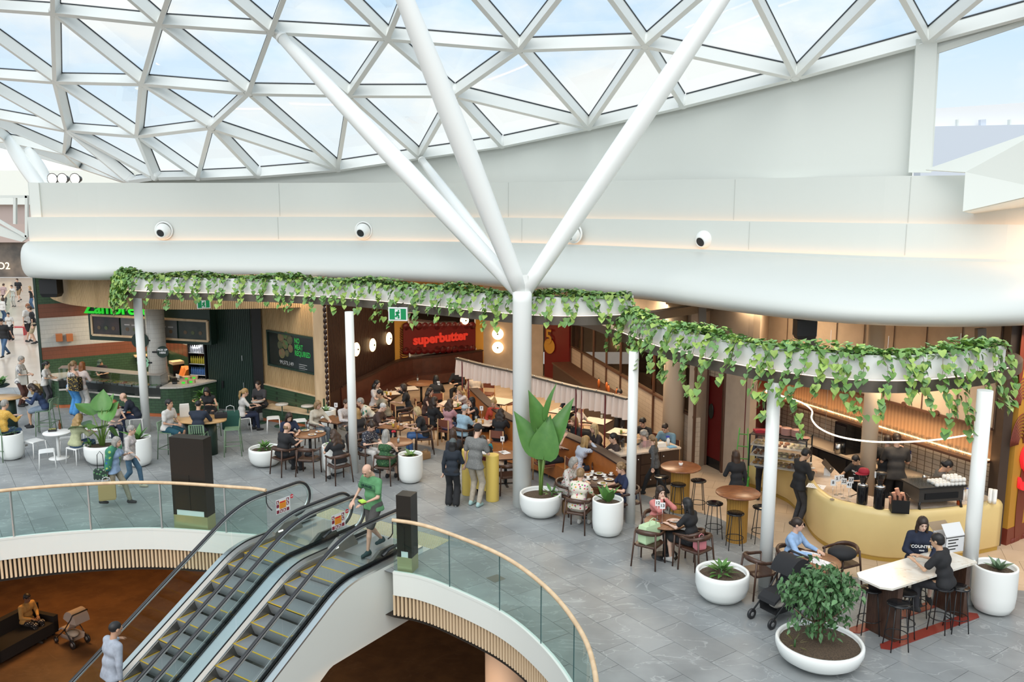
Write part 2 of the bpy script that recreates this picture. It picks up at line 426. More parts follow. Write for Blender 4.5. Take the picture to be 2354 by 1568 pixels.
# slab underside and lower level
LOWZ=-5.2
CARPET=mat('brown_floor',(.15,.075,.03),.55,world=True,col2=(.1,.048,.02),scale=2.2,stretch=(1,1,1));veins(CARPET,.35,.55,(.2,.115,.06))
b=MB();b.quad((-40,-6,LOWZ),(30,-6,LOWZ),(30,45,LOWZ),(-40,45,LOWZ));b.build('floor_lower',CARPET,kind='structure')
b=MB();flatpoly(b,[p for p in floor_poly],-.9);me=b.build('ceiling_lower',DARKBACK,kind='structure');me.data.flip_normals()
b=MB();b.quad((-40,34,LOWZ),(30,34,LOWZ),(30,34,-.9),(-40,34,-.9));b.build('wall_lower_back',mat('brown_wall',(.07,.035,.018),.7),kind='structure')
b=MB();b.lathe([(.36,0),(.36,4.3)],28,smooth=True);b.build('lower_column',mat('cream_render',(.6,.45,.33),.6),None,(-11.9,14.9,LOWZ),kind='structure')
b=MB();b.lathe([(.42,0),(.42,4.3)],28);b.build('lower_column',MATS['cream_render'],None,(-.1,15.6,LOWZ),kind='structure')
# ---- glass balustrades
BGLASS=glassmat('balustrade_glass',(.74,.89,.85),.1)
EDGEG=mat('glass_edge',(.05,.1,.1),.2)
CHAN=mat('grey_channel',(.5,.52,.52),.4,.6)
def balustrade(name,label,path,pane_len,start=0.0,joint='dark'):
 t=thing(name,label,'balustrade')
 P=resample(path,pane_len/6);n=len(P)
 b=MB();b.sweep(path,[(-.035,0),(.035,0),(.035,.045),(-.035,.045)]);b.build('base_channel',WHITE,t)
 b=MB();b.tube([p+Vector((0,0,1.06)) for p in resample(path,.15)],.036,10);b.build('handrail',WOODR,t)
 i=0
 while i<n-1:
  j=min(i+6,n-1);seg=P[i:j+1]
  seg=[seg[0].lerp(seg[1],.03)]+seg[1:-1]+[seg[-1].lerp(seg[-2],.03)]
  b=MB();b.sweep(seg,[(-.004,.04),(-.004,1.03)],closed_prof=False,cap=False);o=b.build('glass_pane',BGLASS,t)
  if j<n-1:
   b=MB();b.bar(P[j]+Vector((0,0,.04)),P[j]+Vector((0,0,1.03)),.028 if joint=='light' else.016,.02 if joint=='dark' else.05)
   b.build('joint',CHAN if joint=='light' else EDGEG,t)
  i=j
 return t
balustrade('glass_balustrade','curved glass balustrade with timber handrail along the far edge of the void',rimL,1.5,joint='light')
br=balustrade('glass_balustrade','curved glass balustrade with timber handrail beside the escalator side wall',rimR,1.32,joint='dark')
for pth,sgn in((rimL,-1),(rimR,0)):
 pe=pth[sgn];b=MB();b.tube([pe+Vector((0,0,1.04)),pe+Vector((0,0,.8)),pe+Vector((0,0,.72))+ED*-.0+EN*(.05 if sgn else-.05),pe+EN*(.16 if sgn else-.12)+Vector((0,0,.66))],.012,6)
 b.build('end_bracket',BLACK,[o for o in bpy.data.objects if o.name.startswith('glass_balustrade') and o.parent is None][0 if sgn else 1])
# ====== white bulkhead
lipz=4.6
lip_px=[(72,640),(130,645),(220,647),(300,645),(500,641),(800,645),(1000,653),(1200,668),(1400,687),(1500,697),(1600,713),(1850,746),(2100,761),(2354,757),(2600,735)]
lip=[G(u,v,lipz) for u,v in lip_px]
wall_px=[(68,559),(300,557.5),(800,557.5),(1200,563),(1600,578),(2000,594),(2225,600),(2354,603),(2650,607)]
wallp=[G(u,v,5.6) for u,v in wall_px]
NB=60
lipc=resample(crom([Vector((p.x,p.y,0)) for p in lip],8),.3);lipc=[lipc[int(i*(len(lipc)-1)/NB)] for i in range(NB+1)]
wlc=resample(crom([Vector((p.x,p.y,0)) for p in wallp],8),.3);wlc=[wlc[int(i*(len(wlc)-1)/NB)] for i in range(NB+1)]
endx=0
def prof_ring(a,w,f=1.0):
 """section of the rounded lip: a outer edge, w foot of the wall band"""
 d=(w-a);n=d.normalized() if d.length>0 else Vector((0,1,0));D=d.length;out=[]
 for q,z in((1.0,5.64),(1.0,5.6),(.93,5.61),(.6,5.53),(.35,5.42),(.2,5.32),(.1,5.2),(.03,5.03),(.0,4.88),(.012,4.74),(.05,4.65),(.12,4.6),(.3,4.58),(1.0,4.6)):
  out.append(a+n*(q*D)+Vector((0,0,z)))
 return out
LIPM=mat('white_bulkhead',(.6,.62,.585),.45)
bk=struct('bulkhead')
b=MB()
rings=[prof_ring(a,w) for a,w in zip(lipc[endx:],wlc[endx:])]
first=rings[0];c0=wlc[endx]+(lipc[endx]-wlc[endx])*.5
# rounded left end
ends=[]
for k in range(1,7):
 a=pi/2*k/6;sc_=math.cos(a);sh=math.sin(a)*.6
 tdir=(lipc[endx]-lipc[endx+1]).normalized();C0=Vector((c0.x,c0.y,5.15));ends.append([C0+(p-C0)*max(.03,sc_)**.7+tdir*sh for p in first])
rings=ends[::-1]+rings
b.rings(rings,close=False,cap=False)
b.af([b.av(p) for p in rings[0]]);b.build('rounded_lip',LIPM,bk)
# stepped bands behind the lip, with a cove channel between them
b=MB();wl=wlc[endx:]
def band(b,path,prof):b.sweep(path,prof,closed_prof=False,cap=False)
# outward (towards the void) is to the right when walking from right to left, so reverse
wr=wl[::-1];sgn=1 if offset(wr,1)[10].y<wr[10].y else-1
def off(d):return offset(wr,d*sgn)
b=MB();b.sweep(off(0),[(0.0,5.5),(0.0,6.45),(-.06*sgn,6.45),(-.06*sgn,6.33),(-.3*sgn,6.33),(-.3*sgn,7.57),(-.8*sgn,7.57)],closed_prof=False,cap=False)
b.build('stepped_band',mat('white_band',(.64,.66,.615),.5),bk)
COVE=mat('cove_led',(1,.58,.34),.5,emit=2.2)
for nm,o_,z_ in(('cove_light_strip',-.2,6.345),('cove_light_strip',.1,5.625)):
 b=MB();b.sweep(off(o_),[(-.03,z_),(.03,z_),(.03,z_+.015),(-.03,z_+.015)]);b.build(nm,COVE,bk)
b=MB();b.sweep(off(.16),[(-.01,5.54),(.01,5.54),(.01,5.67),(-.01,5.67)]);b.build('cove_upstand',LIPM,bk)
# end wall of the bands at the left
le=off(0)[-1]
b=MB();b.box((le.x-.02,le.y+.3,5.6),(le.x+.3,le.y+1.8,7.56));b.build('band_end',WHITE,bk)
# joints between cladding panels
b=MB()
# ---- upper wall up to the roof edge
edge_px=[(302,413,31.2),(360,404,30.5),(457,402,30.6),(593,396,30.5),(777,381,30.4),(964,353,30.0),(1153,326,29.2),(1353,284,27.6),(1571,233,25.6),(1829,167,23.1),(2131,84,21.5),(2420,5,20.1)]
edge=[AT(u,v,Y) for u,v,Y in edge_px]
b=MB()
up=[Vector((p.x,p.y+.25,7.3)) for p in edge]
b.rings([[Vector((q.x,q.y,7.3)),Vector((p.x,p.y+.25,p.z+.05))] for q,p in zip(up[:-1],edge[:-1])],close=False,cap=False)
b.build('wall_upper',WHITE,kind='structure')
b=MB();pe=[p+Vector((0,.06,-.04)) for p in edge];b.sweep(pe,[(-.03,-.07),(.03,-.07),(.03,.0),(-.03,.0)]);b.build('trim_roof_gap',mat('dark_gap',(.06,.075,.07),.6),kind='structure')
# seams in the cladding
b=MB();
def seam(u,v0,v1,Y):
 p=AT(u,v0,Y);q=AT(u,v1,Y);bb=MB();bb.bar(p,q,.012,.012,up=(0,1,0));bb.build('panel_seam',mat('seam',(.6,.62,.6),.6),bk)
W0_=off(0);W1_=off(-.3)
for u in(640,1185,1700,2090):
 for pth,z0,z1 in((off(.004),5.7,6.43),(off(-.296),6.47,7.55)):
  p=min(pth,key=lambda q:abs(CX+F*q.x/(q.y*cT+(CAMH-z0)*sT)-u));b=MB();b.bar(p+Vector((0,0,z0)),p+Vector((0,0,z1)),.012,.012,up=(0,1,0));b.build('panel_seam',mat('seam',(.5,.52,.49),.6),bk)
# air nozzles
NOZ=thing('air_nozzle',None,'vent')
b=MB();b.lathe([(.36,0),(.36,.02),(.33,.05),(.31,.05),(.30,.02)],28,cap=False);b.build('flange',WHITEG,NOZ)
b=MB();b.lathe([(.30,.0),(.29,.12),(.25,.2),(.2,.26),(.165,.3),(.15,.29),(.145,.2)],28,cap=False);nb=b.build('nozzle_body',WHITEG,NOZ)
b=MB();b.lathe([(.15,0),(.15,.01)],24);o=b.build('nozzle_throat',BLACK,nb,(0,0,.27))
nb.rotation_euler=(math.radians(20),math.radians(-10),0)
for i,(u,v,lab) in enumerate([(377,530,'round white air nozzle above the green takeaway shop'),(836,530,'round white air nozzle left of the branching white column'),(1320,537,'round white air nozzle half hidden behind a slanted white strut'),(1622,549,'round white air nozzle nearest the right of the white bulkhead')]):
# point on the band seen at that pixel
 best=min(off(.0),key=lambda p:abs((CX+F*p.x/(p.y*cT+(CAMH-6.1)*sT))-u));k=off(0).index(best) if best in off(0) else 0
 p=AT(u,v,best.y-.02);W_=off(0);kk=min(range(len(W_)),key=lambda q:(W_[q]-best).length);tg=(W_[min(kk+1,len(W_)-1)]-W_[max(kk-1,0)]);hd=math.degrees(math.atan2(tg.y,tg.x))-90*sgn
 r=place(NOZ,(0,0,0),label=lab,group='air nozzles in the white bulkhead');r.matrix_basis=facing(p+rot2(hd)*.02,hd)@Matrix.Scale(.85,4)
# right: tall window and the ramp side
WF=struct('window_1')
wq=[AT(2143,97,21.60),AT(2150,130,21.55),AT(2141,388,21.60),AT(2420,40,20.30),AT(2420,300,20.30)]
def poly_obj(name,pts,m,parent=None,th=.0,**k):
 b=MB()
 if th:
  n=(pts[1]-pts[0]).cross(pts[2]-pts[0]).normalized()*th;b.rings([pts,[p+n for p in pts]],smooth=False)
 else:b.af([b.av(p) for p in pts])
 return b.build(name,m,parent,**k)
fr=lambda a,c_,w=.12,d=.14:(lambda bb:(bb.bar(a,c_,w,d,up=(.3,1,0)),bb.build('window_frame',WHITE,WF)))(MB())
A_,B_,C_,D_=AT(2150,118,21.50),AT(2134,392,21.50),AT(2430,295,20.25),AT(2430,25,20.25)
fr(A_,B_,.16);fr(A_,D_,.14);fr(B_,C_,.1)
poly_obj('window_pane',[A_,B_,C_,D_],glassmat('window_glass',(.93,.95,.97),.08),WF)
poly_obj('window_pier',[AT(2104,92,21.62),AT(2152,96,21.5),AT(2138,397,21.5),AT(2086,397,21.62)],WHITE,WF,-.15);poly_obj('window_head',[AT(2128,86,21.7),AT(2440,0,20.3),AT(2440,24,20.2),AT(2146,120,21.55)],WHITE,WF,-.1)
GREYB=mat('far_facade',(.62,.66,.72),.7);PALEB=mat('far_parapet',(.82,.81,.8),.7)
ft=thing('neighbouring_building','pale roof building with ribbed parapet seen through the tall window','building',(0,0,0))
q=[AT(2100,294,60),AT(2600,284,60),AT(2600,460,60),AT(2100,460,60)];poly_obj('facade',q,GREYB,ft,-1.0)
q=[AT(2100,255,61),AT(2600,222,61),AT(2600,290,61),AT(2100,296,61)];poly_obj('parapet',q,PALEB,ft,-1.0)
for du in range(2110,2420,12):
 a=AT(du,250,60.6);c_=AT(du,296,60.6);bb=MB();bb.bar(a,c_,.12,.12,up=(0,1,0));bb.build('parapet_rib',PALEB,ft)
for u_ in(2200,2258,2320):bb=MB();bb.bar(AT(u_,275,59.5),AT(u_,400,59.5),.35 if u_==2258 else.1,.3,up=(0,1,0));bb.build('facade_mullion',WHITE if u_!=2258 else GREYB,ft)
# sloping ramp side and the warm lit recess at the right
RS=struct('wall_ramp')
poly_obj('ramp_side',[AT(2222,397,20.0),AT(2216,487,19.9),AT(2420,440,18.8),AT(2420,290,18.8)],WHITE,RS,.1);poly_obj('ramp_wedge',[AT(2130,392,20.9),AT(2222,398,20.0),AT(2420,290,18.8)],WHITE,RS,.05)
poly_obj('ramp_soffit',[AT(2216,487,19.88),AT(2420,440,18.75),AT(2420,470,20.20),AT(2240,492,20.60)],WHITE,RS)
area('recess_light',(11.9,18.7,6.9),.5,28,(1,.5,.2),sy=1.2)
# ====== glass roof
ND=dict(n1=(128,21,25.9),n2=(371,46,25.1),n3=(626,63,24.4),n4=(893,78,24.1),n5=(1194,103,23.9),n6=(1484,93,23.1),m0=(132,180,28.9),m1=(331,184,27.4),m2=(574,205,26.5),m3=(804,209,26.4),m4=(1045,209,25.9),k0=(159,293,31.9),k1=(320,306,29.9),k2=(488,285,28.1),t0=(128,-165,22.9),t1=(424,-107,22.4),t2=(695,-118,21.7),t3=(982,-142,21.1),t4=(1348,-94,20.8),t5=(1698,-93,20.3),t6=(2050,-61,19.7),t7=(2360,-110,18.5),nl=(-110,5,26.9),ml=(-70,165,30.4),kl=(-70,250,33.4),q0=(153,346,35.9),tl=(-190,-180,23.9),q1=(20,318,37.9),q2=(186,379,41.9),q3=(-70,310,38.9),e00=(302,413,31.2))
for i,q in enumerate(edge_px[1:]):ND['e%d'%i]=q
NP={k:AT(*v) for k,v in ND.items()}
EDG='''nl n1|n1 n2|n2 n3|n3 n4|n4 n5|n5 n6|n6 e8|ml m0|m0 m1|m1 m2|m2 m3|m3 m4|m4 e6|kl k0|k0 k1|k1 k2|k2 e3|e00 e0|e0 e1|e1 e2|e2 e3|e3 e4|e4 e5|e5 e6|e6 e7|e7 e8|e8 e9|e9 e10
nl m0|n1 m1|n2 m2|n3 m3|n4 m4|n5 e6|n6 e7|ml k0|m0 k1|m1 k2|m2 e3|m3 e4|m4 e5|k0 e0|k1 e1|k2 e2|k1 e0|n2 m1|n3 m2|n4 m3|n5 m4|n6 e6|n1 m0|m1 k1|m2 k2|m0 k0|m3 e3|m4 e4|k2 e1|k0 q0|nl ml|ml kl|k0 e00
n1 t0|n2 t0|n2 t1|n3 t1|n3 t2|n4 t2|n4 t3|n5 t3|n5 t4|n6 t4|n6 t5|e8 t5|e8 t6|e9 t6|e9 t7|t0 t1|t1 t2|t2 t3|t3 t4|t4 t5|t5 t6|t6 t7|tl t0|tl nl|nl t0|kl q0|q0 e00|q0 q2|q2 e00|q0 q1|q1 kl|q1 q2|q1 q3|q3 kl|e10 t7|q3 q2'''.replace('\n','|').split('|')
TRI='''nl n1 m0|n1 m1 m0|n1 n2 m1|n2 m2 m1|n2 n3 m2|n3 m3 m2|n3 n4 m3|n4 m4 m3|n4 n5 m4|n5 e6 m4|n5 n6 e6|n6 e7 e6|n6 e8 e7|ml nl m0|ml m0 k0|m0 k1 k0|m0 m1 k1|m1 k2 k1|m1 m2 k2|m2 e3 k2|m2 m3 e3|m3 e4 e3|m3 m4 e4|m4 e5 e4|m4 e6 e5|kl ml k0|k0 k1 e0|k1 e1 e0|k1 k2 e1|k2 e2 e1|k2 e3 e2|kl k0 q0|k0 e0 e00|k0 e00 q0|q0 e00 q2|q1 q0 q2|kl q0 q1|q3 kl q1|q3 q1 q2
t0 n1 nl|t0 n2 n1|t0 t1 n2|t1 n3 n2|t1 t2 n3|t2 n4 n3|t2 t3 n4|t3 n5 n4|t3 t4 n5|t4 n6 n5|t4 t5 n6|t5 e8 n6|t5 t6 e8|t6 e9 e8|t6 t7 e9|tl t0 nl|t7 e10 e9'''.replace('\n','|').split('|')
roof=struct('roof')
RGLASS=glassmat('roof_glass',(.93,.965,.975),.06)
GASK=mat('black_gasket',(.02,.025,.03),.5)
NRM={k:Vector() for k in NP}
for t in TRI:
 a,c_,d=t.split();n=(NP[c_]-NP[a]).cross(NP[d]-NP[a]).normalized()
 if n.z<0:n=-n
 for k in(a,c_,d):NRM[k]+=n
for k in NRM:NRM[k].normalize()
for t in TRI:
 a,c_,d=t.split();cen=(NP[a]+NP[c_]+NP[d])/3
 b=MB();b.af([b.av(NP[k]+NRM[k]*.2+(cen-NP[k])*.01) for k in(a,c_,d)]);b.build('roof_pane',RGLASS,roof)
for e in EDG:
 a,c_=e.split();pa,pc=NP[a],NP[c_];n=(NRM[a]+NRM[c_]).normalized();tdir=(pc-pa).normalized()
 pa=pa+tdir*.1;pc=pc-tdir*.1
 b=MB();b.bar(pa,pc,.1,.36,up=n,off=(0,-.01));bo=b.build('roof_beam',ROOFP,roof)
 b=MB();b.bar(pa,pc,.13,.035,up=n,off=(0,.185));b.build('gasket',GASK,bo)
 b=MB();b.bar(pa,pc,.13,.02,up=n,off=(0,-.19));b.build('bottom_flange',WHITEG,bo)
b=MB();b.lathe([(.1,-.2),(.15,-.14),(.15,.1),(.1,.16)],12);jm=b.mesh('roof_node',WHITEG)
for k,p in NP.items():
 o=link('roof_node',jm,roof,p);o.rotation_euler=NRM[k].to_track_quat('Z','Y').to_euler()
# ====== branching column
def spindle(b,p,q,r0,rm,r1,n=24):
 p=Vector(p);q=Vector(q);pts=[p.lerp(q,t/14) for t in range(15)]
 b.tube(pts,[(r0*(1-t/14)+r1*t/14)+(rm-(r0+r1)/2)*math.sin(pi*t/14) for t in range(15)],n)
CB=G(1200,1168)+Vector((0,.2,0))
tcn=thing('branching_column','big round white column branching into slanted struts that carry the glass roof','column',CB)
b=MB();b.lathe([(.215,0),(.215,4.75),(.22,5.0)],32);b.build('trunk',WHITEG,tcn)
top=CB+Vector((0,0,4.9))
for nm,tgt,r in(('strut',NP['n3'],.19),('strut',AT(868,-160,18.6),.20),('strut',AT(1735,-115,20.0),.19),('strut',NP['e4']+Vector((0,-.1,-.1)),.15)):
 d=(tgt-top).normalized();tt=tgt-d*.55
 b=MB();spindle(b,top-CB,tt-CB,r*.85,r*1.22,r*.8);so_=b.build('strut',WHITEG,tcn)
 b=MB();b.tube([tt-CB,tt+d*.1-CB,tt+d*.12-CB,tgt-CB],[r*.86,r*.86,r*.35,r*.3],16);b.build('strut_pin',WHITEG,so_)
b=MB();b.box((-.12,-.12,4.85),(.12,.12,5.35));b.build('junction_plate',WHITEG,tcn)
# second branching column far at the left
tf=thing('branching_column','distant white slanted struts under the roof at the far left','column',AT(75,440,35))
for a,c_ in(((100,445,35),(10,308,38)),((118,445,35.5),(66,345,37))):
 b=MB();spindle(b,AT(*a)-tf.location,AT(*c_)-tf.location,.2,.3,.18);b.build('strut',WHITEG,tf)
SPOT=thing('spotlight',None,'lamp');b=MB();b.lathe([(.1,-.25),(.17,0),(.19,.02)],16);b.build('housing',BLACK,SPOT)
b=MB();b.lathe([(.165,.021),(.165,.026)],16);b.build('lens',mat('lamp_lens',(1,.93,.8),.3,emit=1.1),SPOT)
for i,u in enumerate((121,144,173)):
 r=place(SPOT,(0,0,0),label='small round spotlight above the bulkhead end, %s of three'%('left','middle','right')[i],group='spotlights on the bulkhead');r.matrix_basis=facing(AT(u,411,29.7),265)
 b=MB();b.bar((0,-.05,-.2),(0,-.55,-.25),.04,.04);b.build('bracket',BLACK,r)
# ====== pergola: posts, bronze beams, white troughs
LEDS=mat('led_strip',(1,.8,.64),.5,emit=1.3)
def pergola(name,label,beam_px,zb,tr_rng):
 t=thing(name,label,'planter trough')
 path=crom([G(u,v,zb) for u,v in beam_px],8);path=resample([Vector((p.x,p.y,zb)) for p in path],.2)
 sg=1 if offset(path,1)[len(path)//2].y<path[len(path)//2].y else-1
 b=MB();b.sweep(path,[(-.24*sg,0),(0,0),(0,.2),(-.24*sg,.2)]);b.build('bronze_beam',BRONZE,t)
 n=len(path);seg=path[int(n*tr_rng[0]):int(n*tr_rng[1])+1]
 b=MB();b.sweep(seg,[(-.1*sg,.2),(-.1*sg,.62),(-.115*sg,.62),(-.115*sg,.24),(-.42*sg,.24),(-.42*sg,.62),(-.435*sg,.62),(-.435*sg,.2)]);b.build('trough',WHITEG,t)
 b=MB();b.sweep(seg,[(-.115*sg,.5),(-.115*sg,.56),(-.42*sg,.56),(-.42*sg,.5)]);b.build('potting_soil',SOIL,t)
 b=MB();b.sweep(seg,[(-.05*sg,.201),(-.03*sg,.201),(-.03*sg,.212),(-.05*sg,.212)]);b.build('led_strip',LEDS,t)
 return t,seg,sg
b1px=[(262,672),(300,684),(400,689),(500,691),(650,696),(812,705),(1000,724),(1100,735),(1200,744),(1300,748),(1400,746),(1480,740),(1560,728),(1640,714)]
TR1,seg1,sg1=pergola('hanging_trough','long curved white trough of trailing vines over the takeaway shop',b1px,4.22,(0.02,.84))
b2px=[(1310,744),(1360,757),(1420,782),(1500,815),(1600,843),(1700,865),(1770,878),(1900,896),(2000,903),(2100,903),(2200,894),(2270,884),(2320,872)]
TR2,seg2,sg2=pergola('hanging_trough','lower curved white trough of trailing vines in front of the yellow coffee bar',b2px,3.82,(.2,.985))
# ring turning back at the right end of the lower beam
p0=G(2320,872,3.82);pts=crom([p0,G(2346,858,3.82),G(2348,846,3.82),G(2325,832,3.82),G(2250,815,3.82)],6)
b=MB();b.sweep(pts,[(-.24*sg2,0),(0,0),(0,.2),(-.24*sg2,.2)]);b.build('bronze_return',BRONZE,TR2)
PB=MB();PB.lathe([(.11,0),(.11,1)],20)
for i,(u,v,zt,lab,r) in enumerate([(333,995,4.22,'slim white post rising behind the tall planter in front of the green counter',.125),(812,1090,4.22,'slim white post left of the seated diners with a round planter each side',.112),(1450,1205,3.82,'slim white post in front of the walnut sideboard',.108),(1762,1352,3.82,'slim white post rising behind the black stroller',.118),(2230,1392,3.82,'slim white post beside the tall planter at the right',.125)]):
 p=G(u,v)+Vector((0,r,0));b=MB();b.lathe([(r,0),(r,zt)],22);q=b.build('support_post',WHITEG,None,p);tag(q,lab,'post','white posts of the pergola')
# ====== escalators
T30=math.tan(math.radians(30))
def drop(s,a,b):
 if s<=a:return 0.0
 if s>=b:return-T30*(s-(a+b)/2)
 return-T30*(s-a)**2/(2*(b-a))
def stz(s):return drop(s,1.25,2.05)
def hrz(s):return drop(s,.95,2.05)
RUN=11.0
SS=[-.5,0,.5,.95]+[.95+.1*i for i in range(1,13)]+[2.6,3.6,5,7,9,RUN]
STEPM=mat('step_metal',(.36,.375,.38),.45,.35,col2=(.2,.21,.215),kind='stripe',scale=18,stretch=(1,0,0),lo=.3,hi=.7)
YEL=mat('yellow_step_edge',(.55,.36,.03),.5)
SKIRT=mat('skirt_steel',(.3,.285,.26),.35,.9)
RUBBER=mat('black_rubber',(.018,.018,.02),.3)
ALU=mat('aluminium',(.62,.63,.63),.3,.9)
EGL=glassmat('escalator_glass',(.86,.94,.925),.1)
ANG=math.atan2(ED.y,ED.x)
def EP(o,x,s,z):return Vector((0,0,0))+EN*x+ED*s+Vector((0,0,z))
def esweep(b,prof,fz,ss,smooth=False,close=True):b.rings([[EP(None,x,s,fz(s)+dz) for x,dz in prof] for s in ss],close=close,cap=close,smooth=smooth)
STICK=mat('sticker_white',(.8,.8,.8),.4);ORG=mat('sticker_orange',(.85,.42,.02),.4);MAR=mat('sticker_maroon',(.23,.02,.04),.4);REDM=mat('sign_red',(.7,.02,.04),.4);INKB=mat('ink_black',(.015,.015,.015),.5)
def escalator(o,label,outer):
 e=thing('escalator',label,'escalator',o)
 b=MB()
 trz=lambda s:min(stz(s)-.28 if s>1.6 else-.25,-.25)
 def tb(s):return-1.3 if s<2.1 else-1.3-T30*(s-2.1)
 for x0,x1 in((-.815,-.64),(.64,.815)):
  esweep(b,[(x0,.1),(x1,.1),(x1,.06),(x0,.06)],lambda s:stz(s),SS)
 b.build('outer_deck',ALU,e)
 b=MB()
 for x in(-.815,.80):
  b.rings([[EP(None,x,s,stz(s)+.06),EP(None,x+.015,s,stz(s)+.06),EP(None,x+.015,s,tb(s)),EP(None,x,s,tb(s))] for s in SS[0:]],smooth=False)
 b.rings([[EP(None,-.8,s,tb(s)),EP(None,.8,s,tb(s)),EP(None,.8,s,tb(s)+.03),EP(None,-.8,s,tb(s)+.03)] for s in SS],smooth=False)
 b.build('truss_cladding',WHITE,e)
 b=MB()
 for sg in(-1,1):
  esweep(b,[(.508*sg,-.35),(.522*sg,-.35),(.522*sg,.07),(.6*sg,.13),(.6*sg,.15),(.508*sg,.07)][::sg],lambda s:stz(s),SS[1:])
 b.build('skirt_panel',SKIRT,e)
 b=MB()
 for sg in(-1,1):
  esweep(b,[(.6*sg,.1),(.612*sg,.1),(.612*sg,.175),(.6*sg,.175)][::sg],lambda s:stz(s),SS)
  esweep(b,[(.66*sg,.1),(.672*sg,.1),(.672*sg,.115),(.66*sg,.115)][::sg],lambda s:stz(s),SS)
 b.build('deck_trim',RUBBER,e)
# skirt light line
 b=MB()
 for sg in(-1,1):esweep(b,[(.5*sg,.1),(.507*sg,.1),(.507*sg,.125),(.5*sg,.125)][::sg],lambda s:stz(s),[s for s in SS if.7<s<9])
 b.build('skirt_brush',ALU,e)
# glass in panels
 cuts=[-.12,.75,1.75,3.0,4.25,5.5,6.75,8,9.2,10.4]
 for sg in(-1,1):
  for a,c_ in zip(cuts,cuts[1:]):
   ss=[a+.006]+[s for s in SS if a<s<c_]+[c_-.006]
   b=MB();b.rings([[EP(None,.62*sg,s,stz(s)+.12),EP(None,.62*sg,s,hrz(s)+.95)] for s in ss],close=False,cap=False,smooth=True)
   b.build('glass_panel',EGL,e)
# newel end glass (half disc)
  b=MB();pts=[EP(None,.62*sg,-.12,.14),EP(None,.62*sg,-.12,.95)]+[EP(None,.62*sg,-.12-.33*math.sin(t*pi/10),.63+.33*math.cos(t*pi/10)) for t in range(0,11)]
  b.af([b.av(p) for p in pts[1:]]);b.build('newel_glass',EGL,e)
# handrail
  path=[EP(None,.64*sg,s,hrz(s)+1.0) for s in[RUN-1,9,7,5,3.6,2.6]+[2.05-.1*i for i in range(12)]+[.5,0]]
  path+=[EP(None,.64*sg,-.36*math.sin(t*pi/12),.64+.36*math.cos(t*pi/12)) for t in range(1,13)]+[EP(None,.64*sg,.3,.27),EP(None,.64*sg,.5,.2)]
  b=MB();b.tube(path,.04,8,flat=.6);hr=b.build('handrail',RUBBER,e)
  path2=[EP(None,.64*sg,s,hrz(s)+.955) for s in[RUN-1,9,7,5,3.6,2.6]+[2.05-.1*i for i in range(12)]+[.5,0]]+[EP(None,.64*sg,-.315*math.sin(t*pi/12),.64+.315*math.cos(t*pi/12)) for t in range(1,12)]
  b=MB();b.tube(path2,.022,6,flat=1.2);b.build('handrail_guide',ALU,hr)
# inlet boxes at the newel
 for sg in(-1,1):
  b=MB();b.rings([[EP(None,x*sg,s,z) for x,z in((.5,0),(.6,0),(.6,h),(.5,h-.03))][::sg] for s,h in((.0,.08),(.12,.3),(.5,.3),(.75,.16))],smooth=False);b.build('inlet_cover',SKIRT,e)
  b=MB();b.box((0,0,0),(.12,.008,.03));lo=b.build('indicator_light',mat('indicator',(1,.98,.95),.5,emit=1.2),e);lo.location=EP(None,.496*sg,.55,.12);lo.rotation_euler=(0,0,ANG)
# landing and comb
 b=MB();b.rings([[EP(None,x,s,z) for x,z in((-.5,-.02),(.5,-.02),(.5,.012),(-.5,.012))] for s in(-.62,LANDS-.22)],smooth=False);b.build('landing_plate',mat('landing_steel',(.5,.52,.53),.3,.6,col2=(.42,.44,.45),kind='stripe',scale=30),e)
 b=MB();b.rings([[EP(None,x,s,z) for x,z in((-.5,-.02),(.5,-.02),(.5,zt),(-.5,zt))] for s,zt in((LANDS-.21,.016),(LANDS,.006))],smooth=False);b.build('comb_plate',STEEL,e)
# steps
 sm=MB();sm.box((-.5,0,-.03),(.5,.4,0))
 sm.rings([[(-.5,.4-d,z),(.5,.4-d,z)] for d,z in((0,0),(.0,-.02),(.012,-.08),(.04,-.16),(.08,-.25))],close=False,cap=False)
 smm=sm.mesh('step',STEPM)
 ye=MB();ye.box((-.5,.378,-.004),(.5,.402,.004));ye.box((-.5,0,-.004),(-.478,.4,.004));ye.box((.478,0,-.004),(.5,.4,.004));yem=ye.mesh('yellow_edge',YEL)
 k=0
 while True:
  s=LANDS+.12+.4*k-.4;k+=1
  if s>8.5:break
  st=link('step',smm,e,EP(None,0,s,stz(s+.2)-.012),ANG-pi/2)
  link('yellow_edge',yem,st)
# safety sticker on the left glass panel
 for sg in(-1,):
  card=MB();card.box((-.19,-.16,0),(.19,.16,.002));ca=card.build('safety_sticker',STICK,e)
  X=-ED;Y=Vector((0,0,1));Z=X.cross(Y)
  ca.matrix_basis=Matrix.Translation(EP(None,.62*sg+.012,.42,.62))@Matrix((X,Y,Z)).transposed().to_4x4()
  q=MB();q.box((-.1,-.06,.002),(.08,.1,.004));q.build('orange_field',ORG,ca)
  for x,y in((-.145,.1),(-.145,.015),(.125,.1),(.125,.015),(-.145,-.11),(-.055,-.11),(.035,-.11),(.125,-.11)):q=MB();q.box((x-.035,y-.035,.002),(x+.035,y+.035,.004));q.build('pictogram_tile',MAR,ca)
  q=MB()
  for x,y in((-.145,.1),(.125,.1),(.125,.015),(-.055,-.11),(.035,-.11)):q.box((x-.02,y-.02,.004),(x+.006,y+.02,.005));q.box((x-.002,y-.024,.004),(x+.02,y-.01,.005))
  q.build('pictograms',STICK,ca)
  q=MB();q.box((-.085,.065,.004),(.055,.095,.005));[q.box((-.09,.04-.022*i,.004),(.07,.046-.022*i,.005)) for i in range(5)]
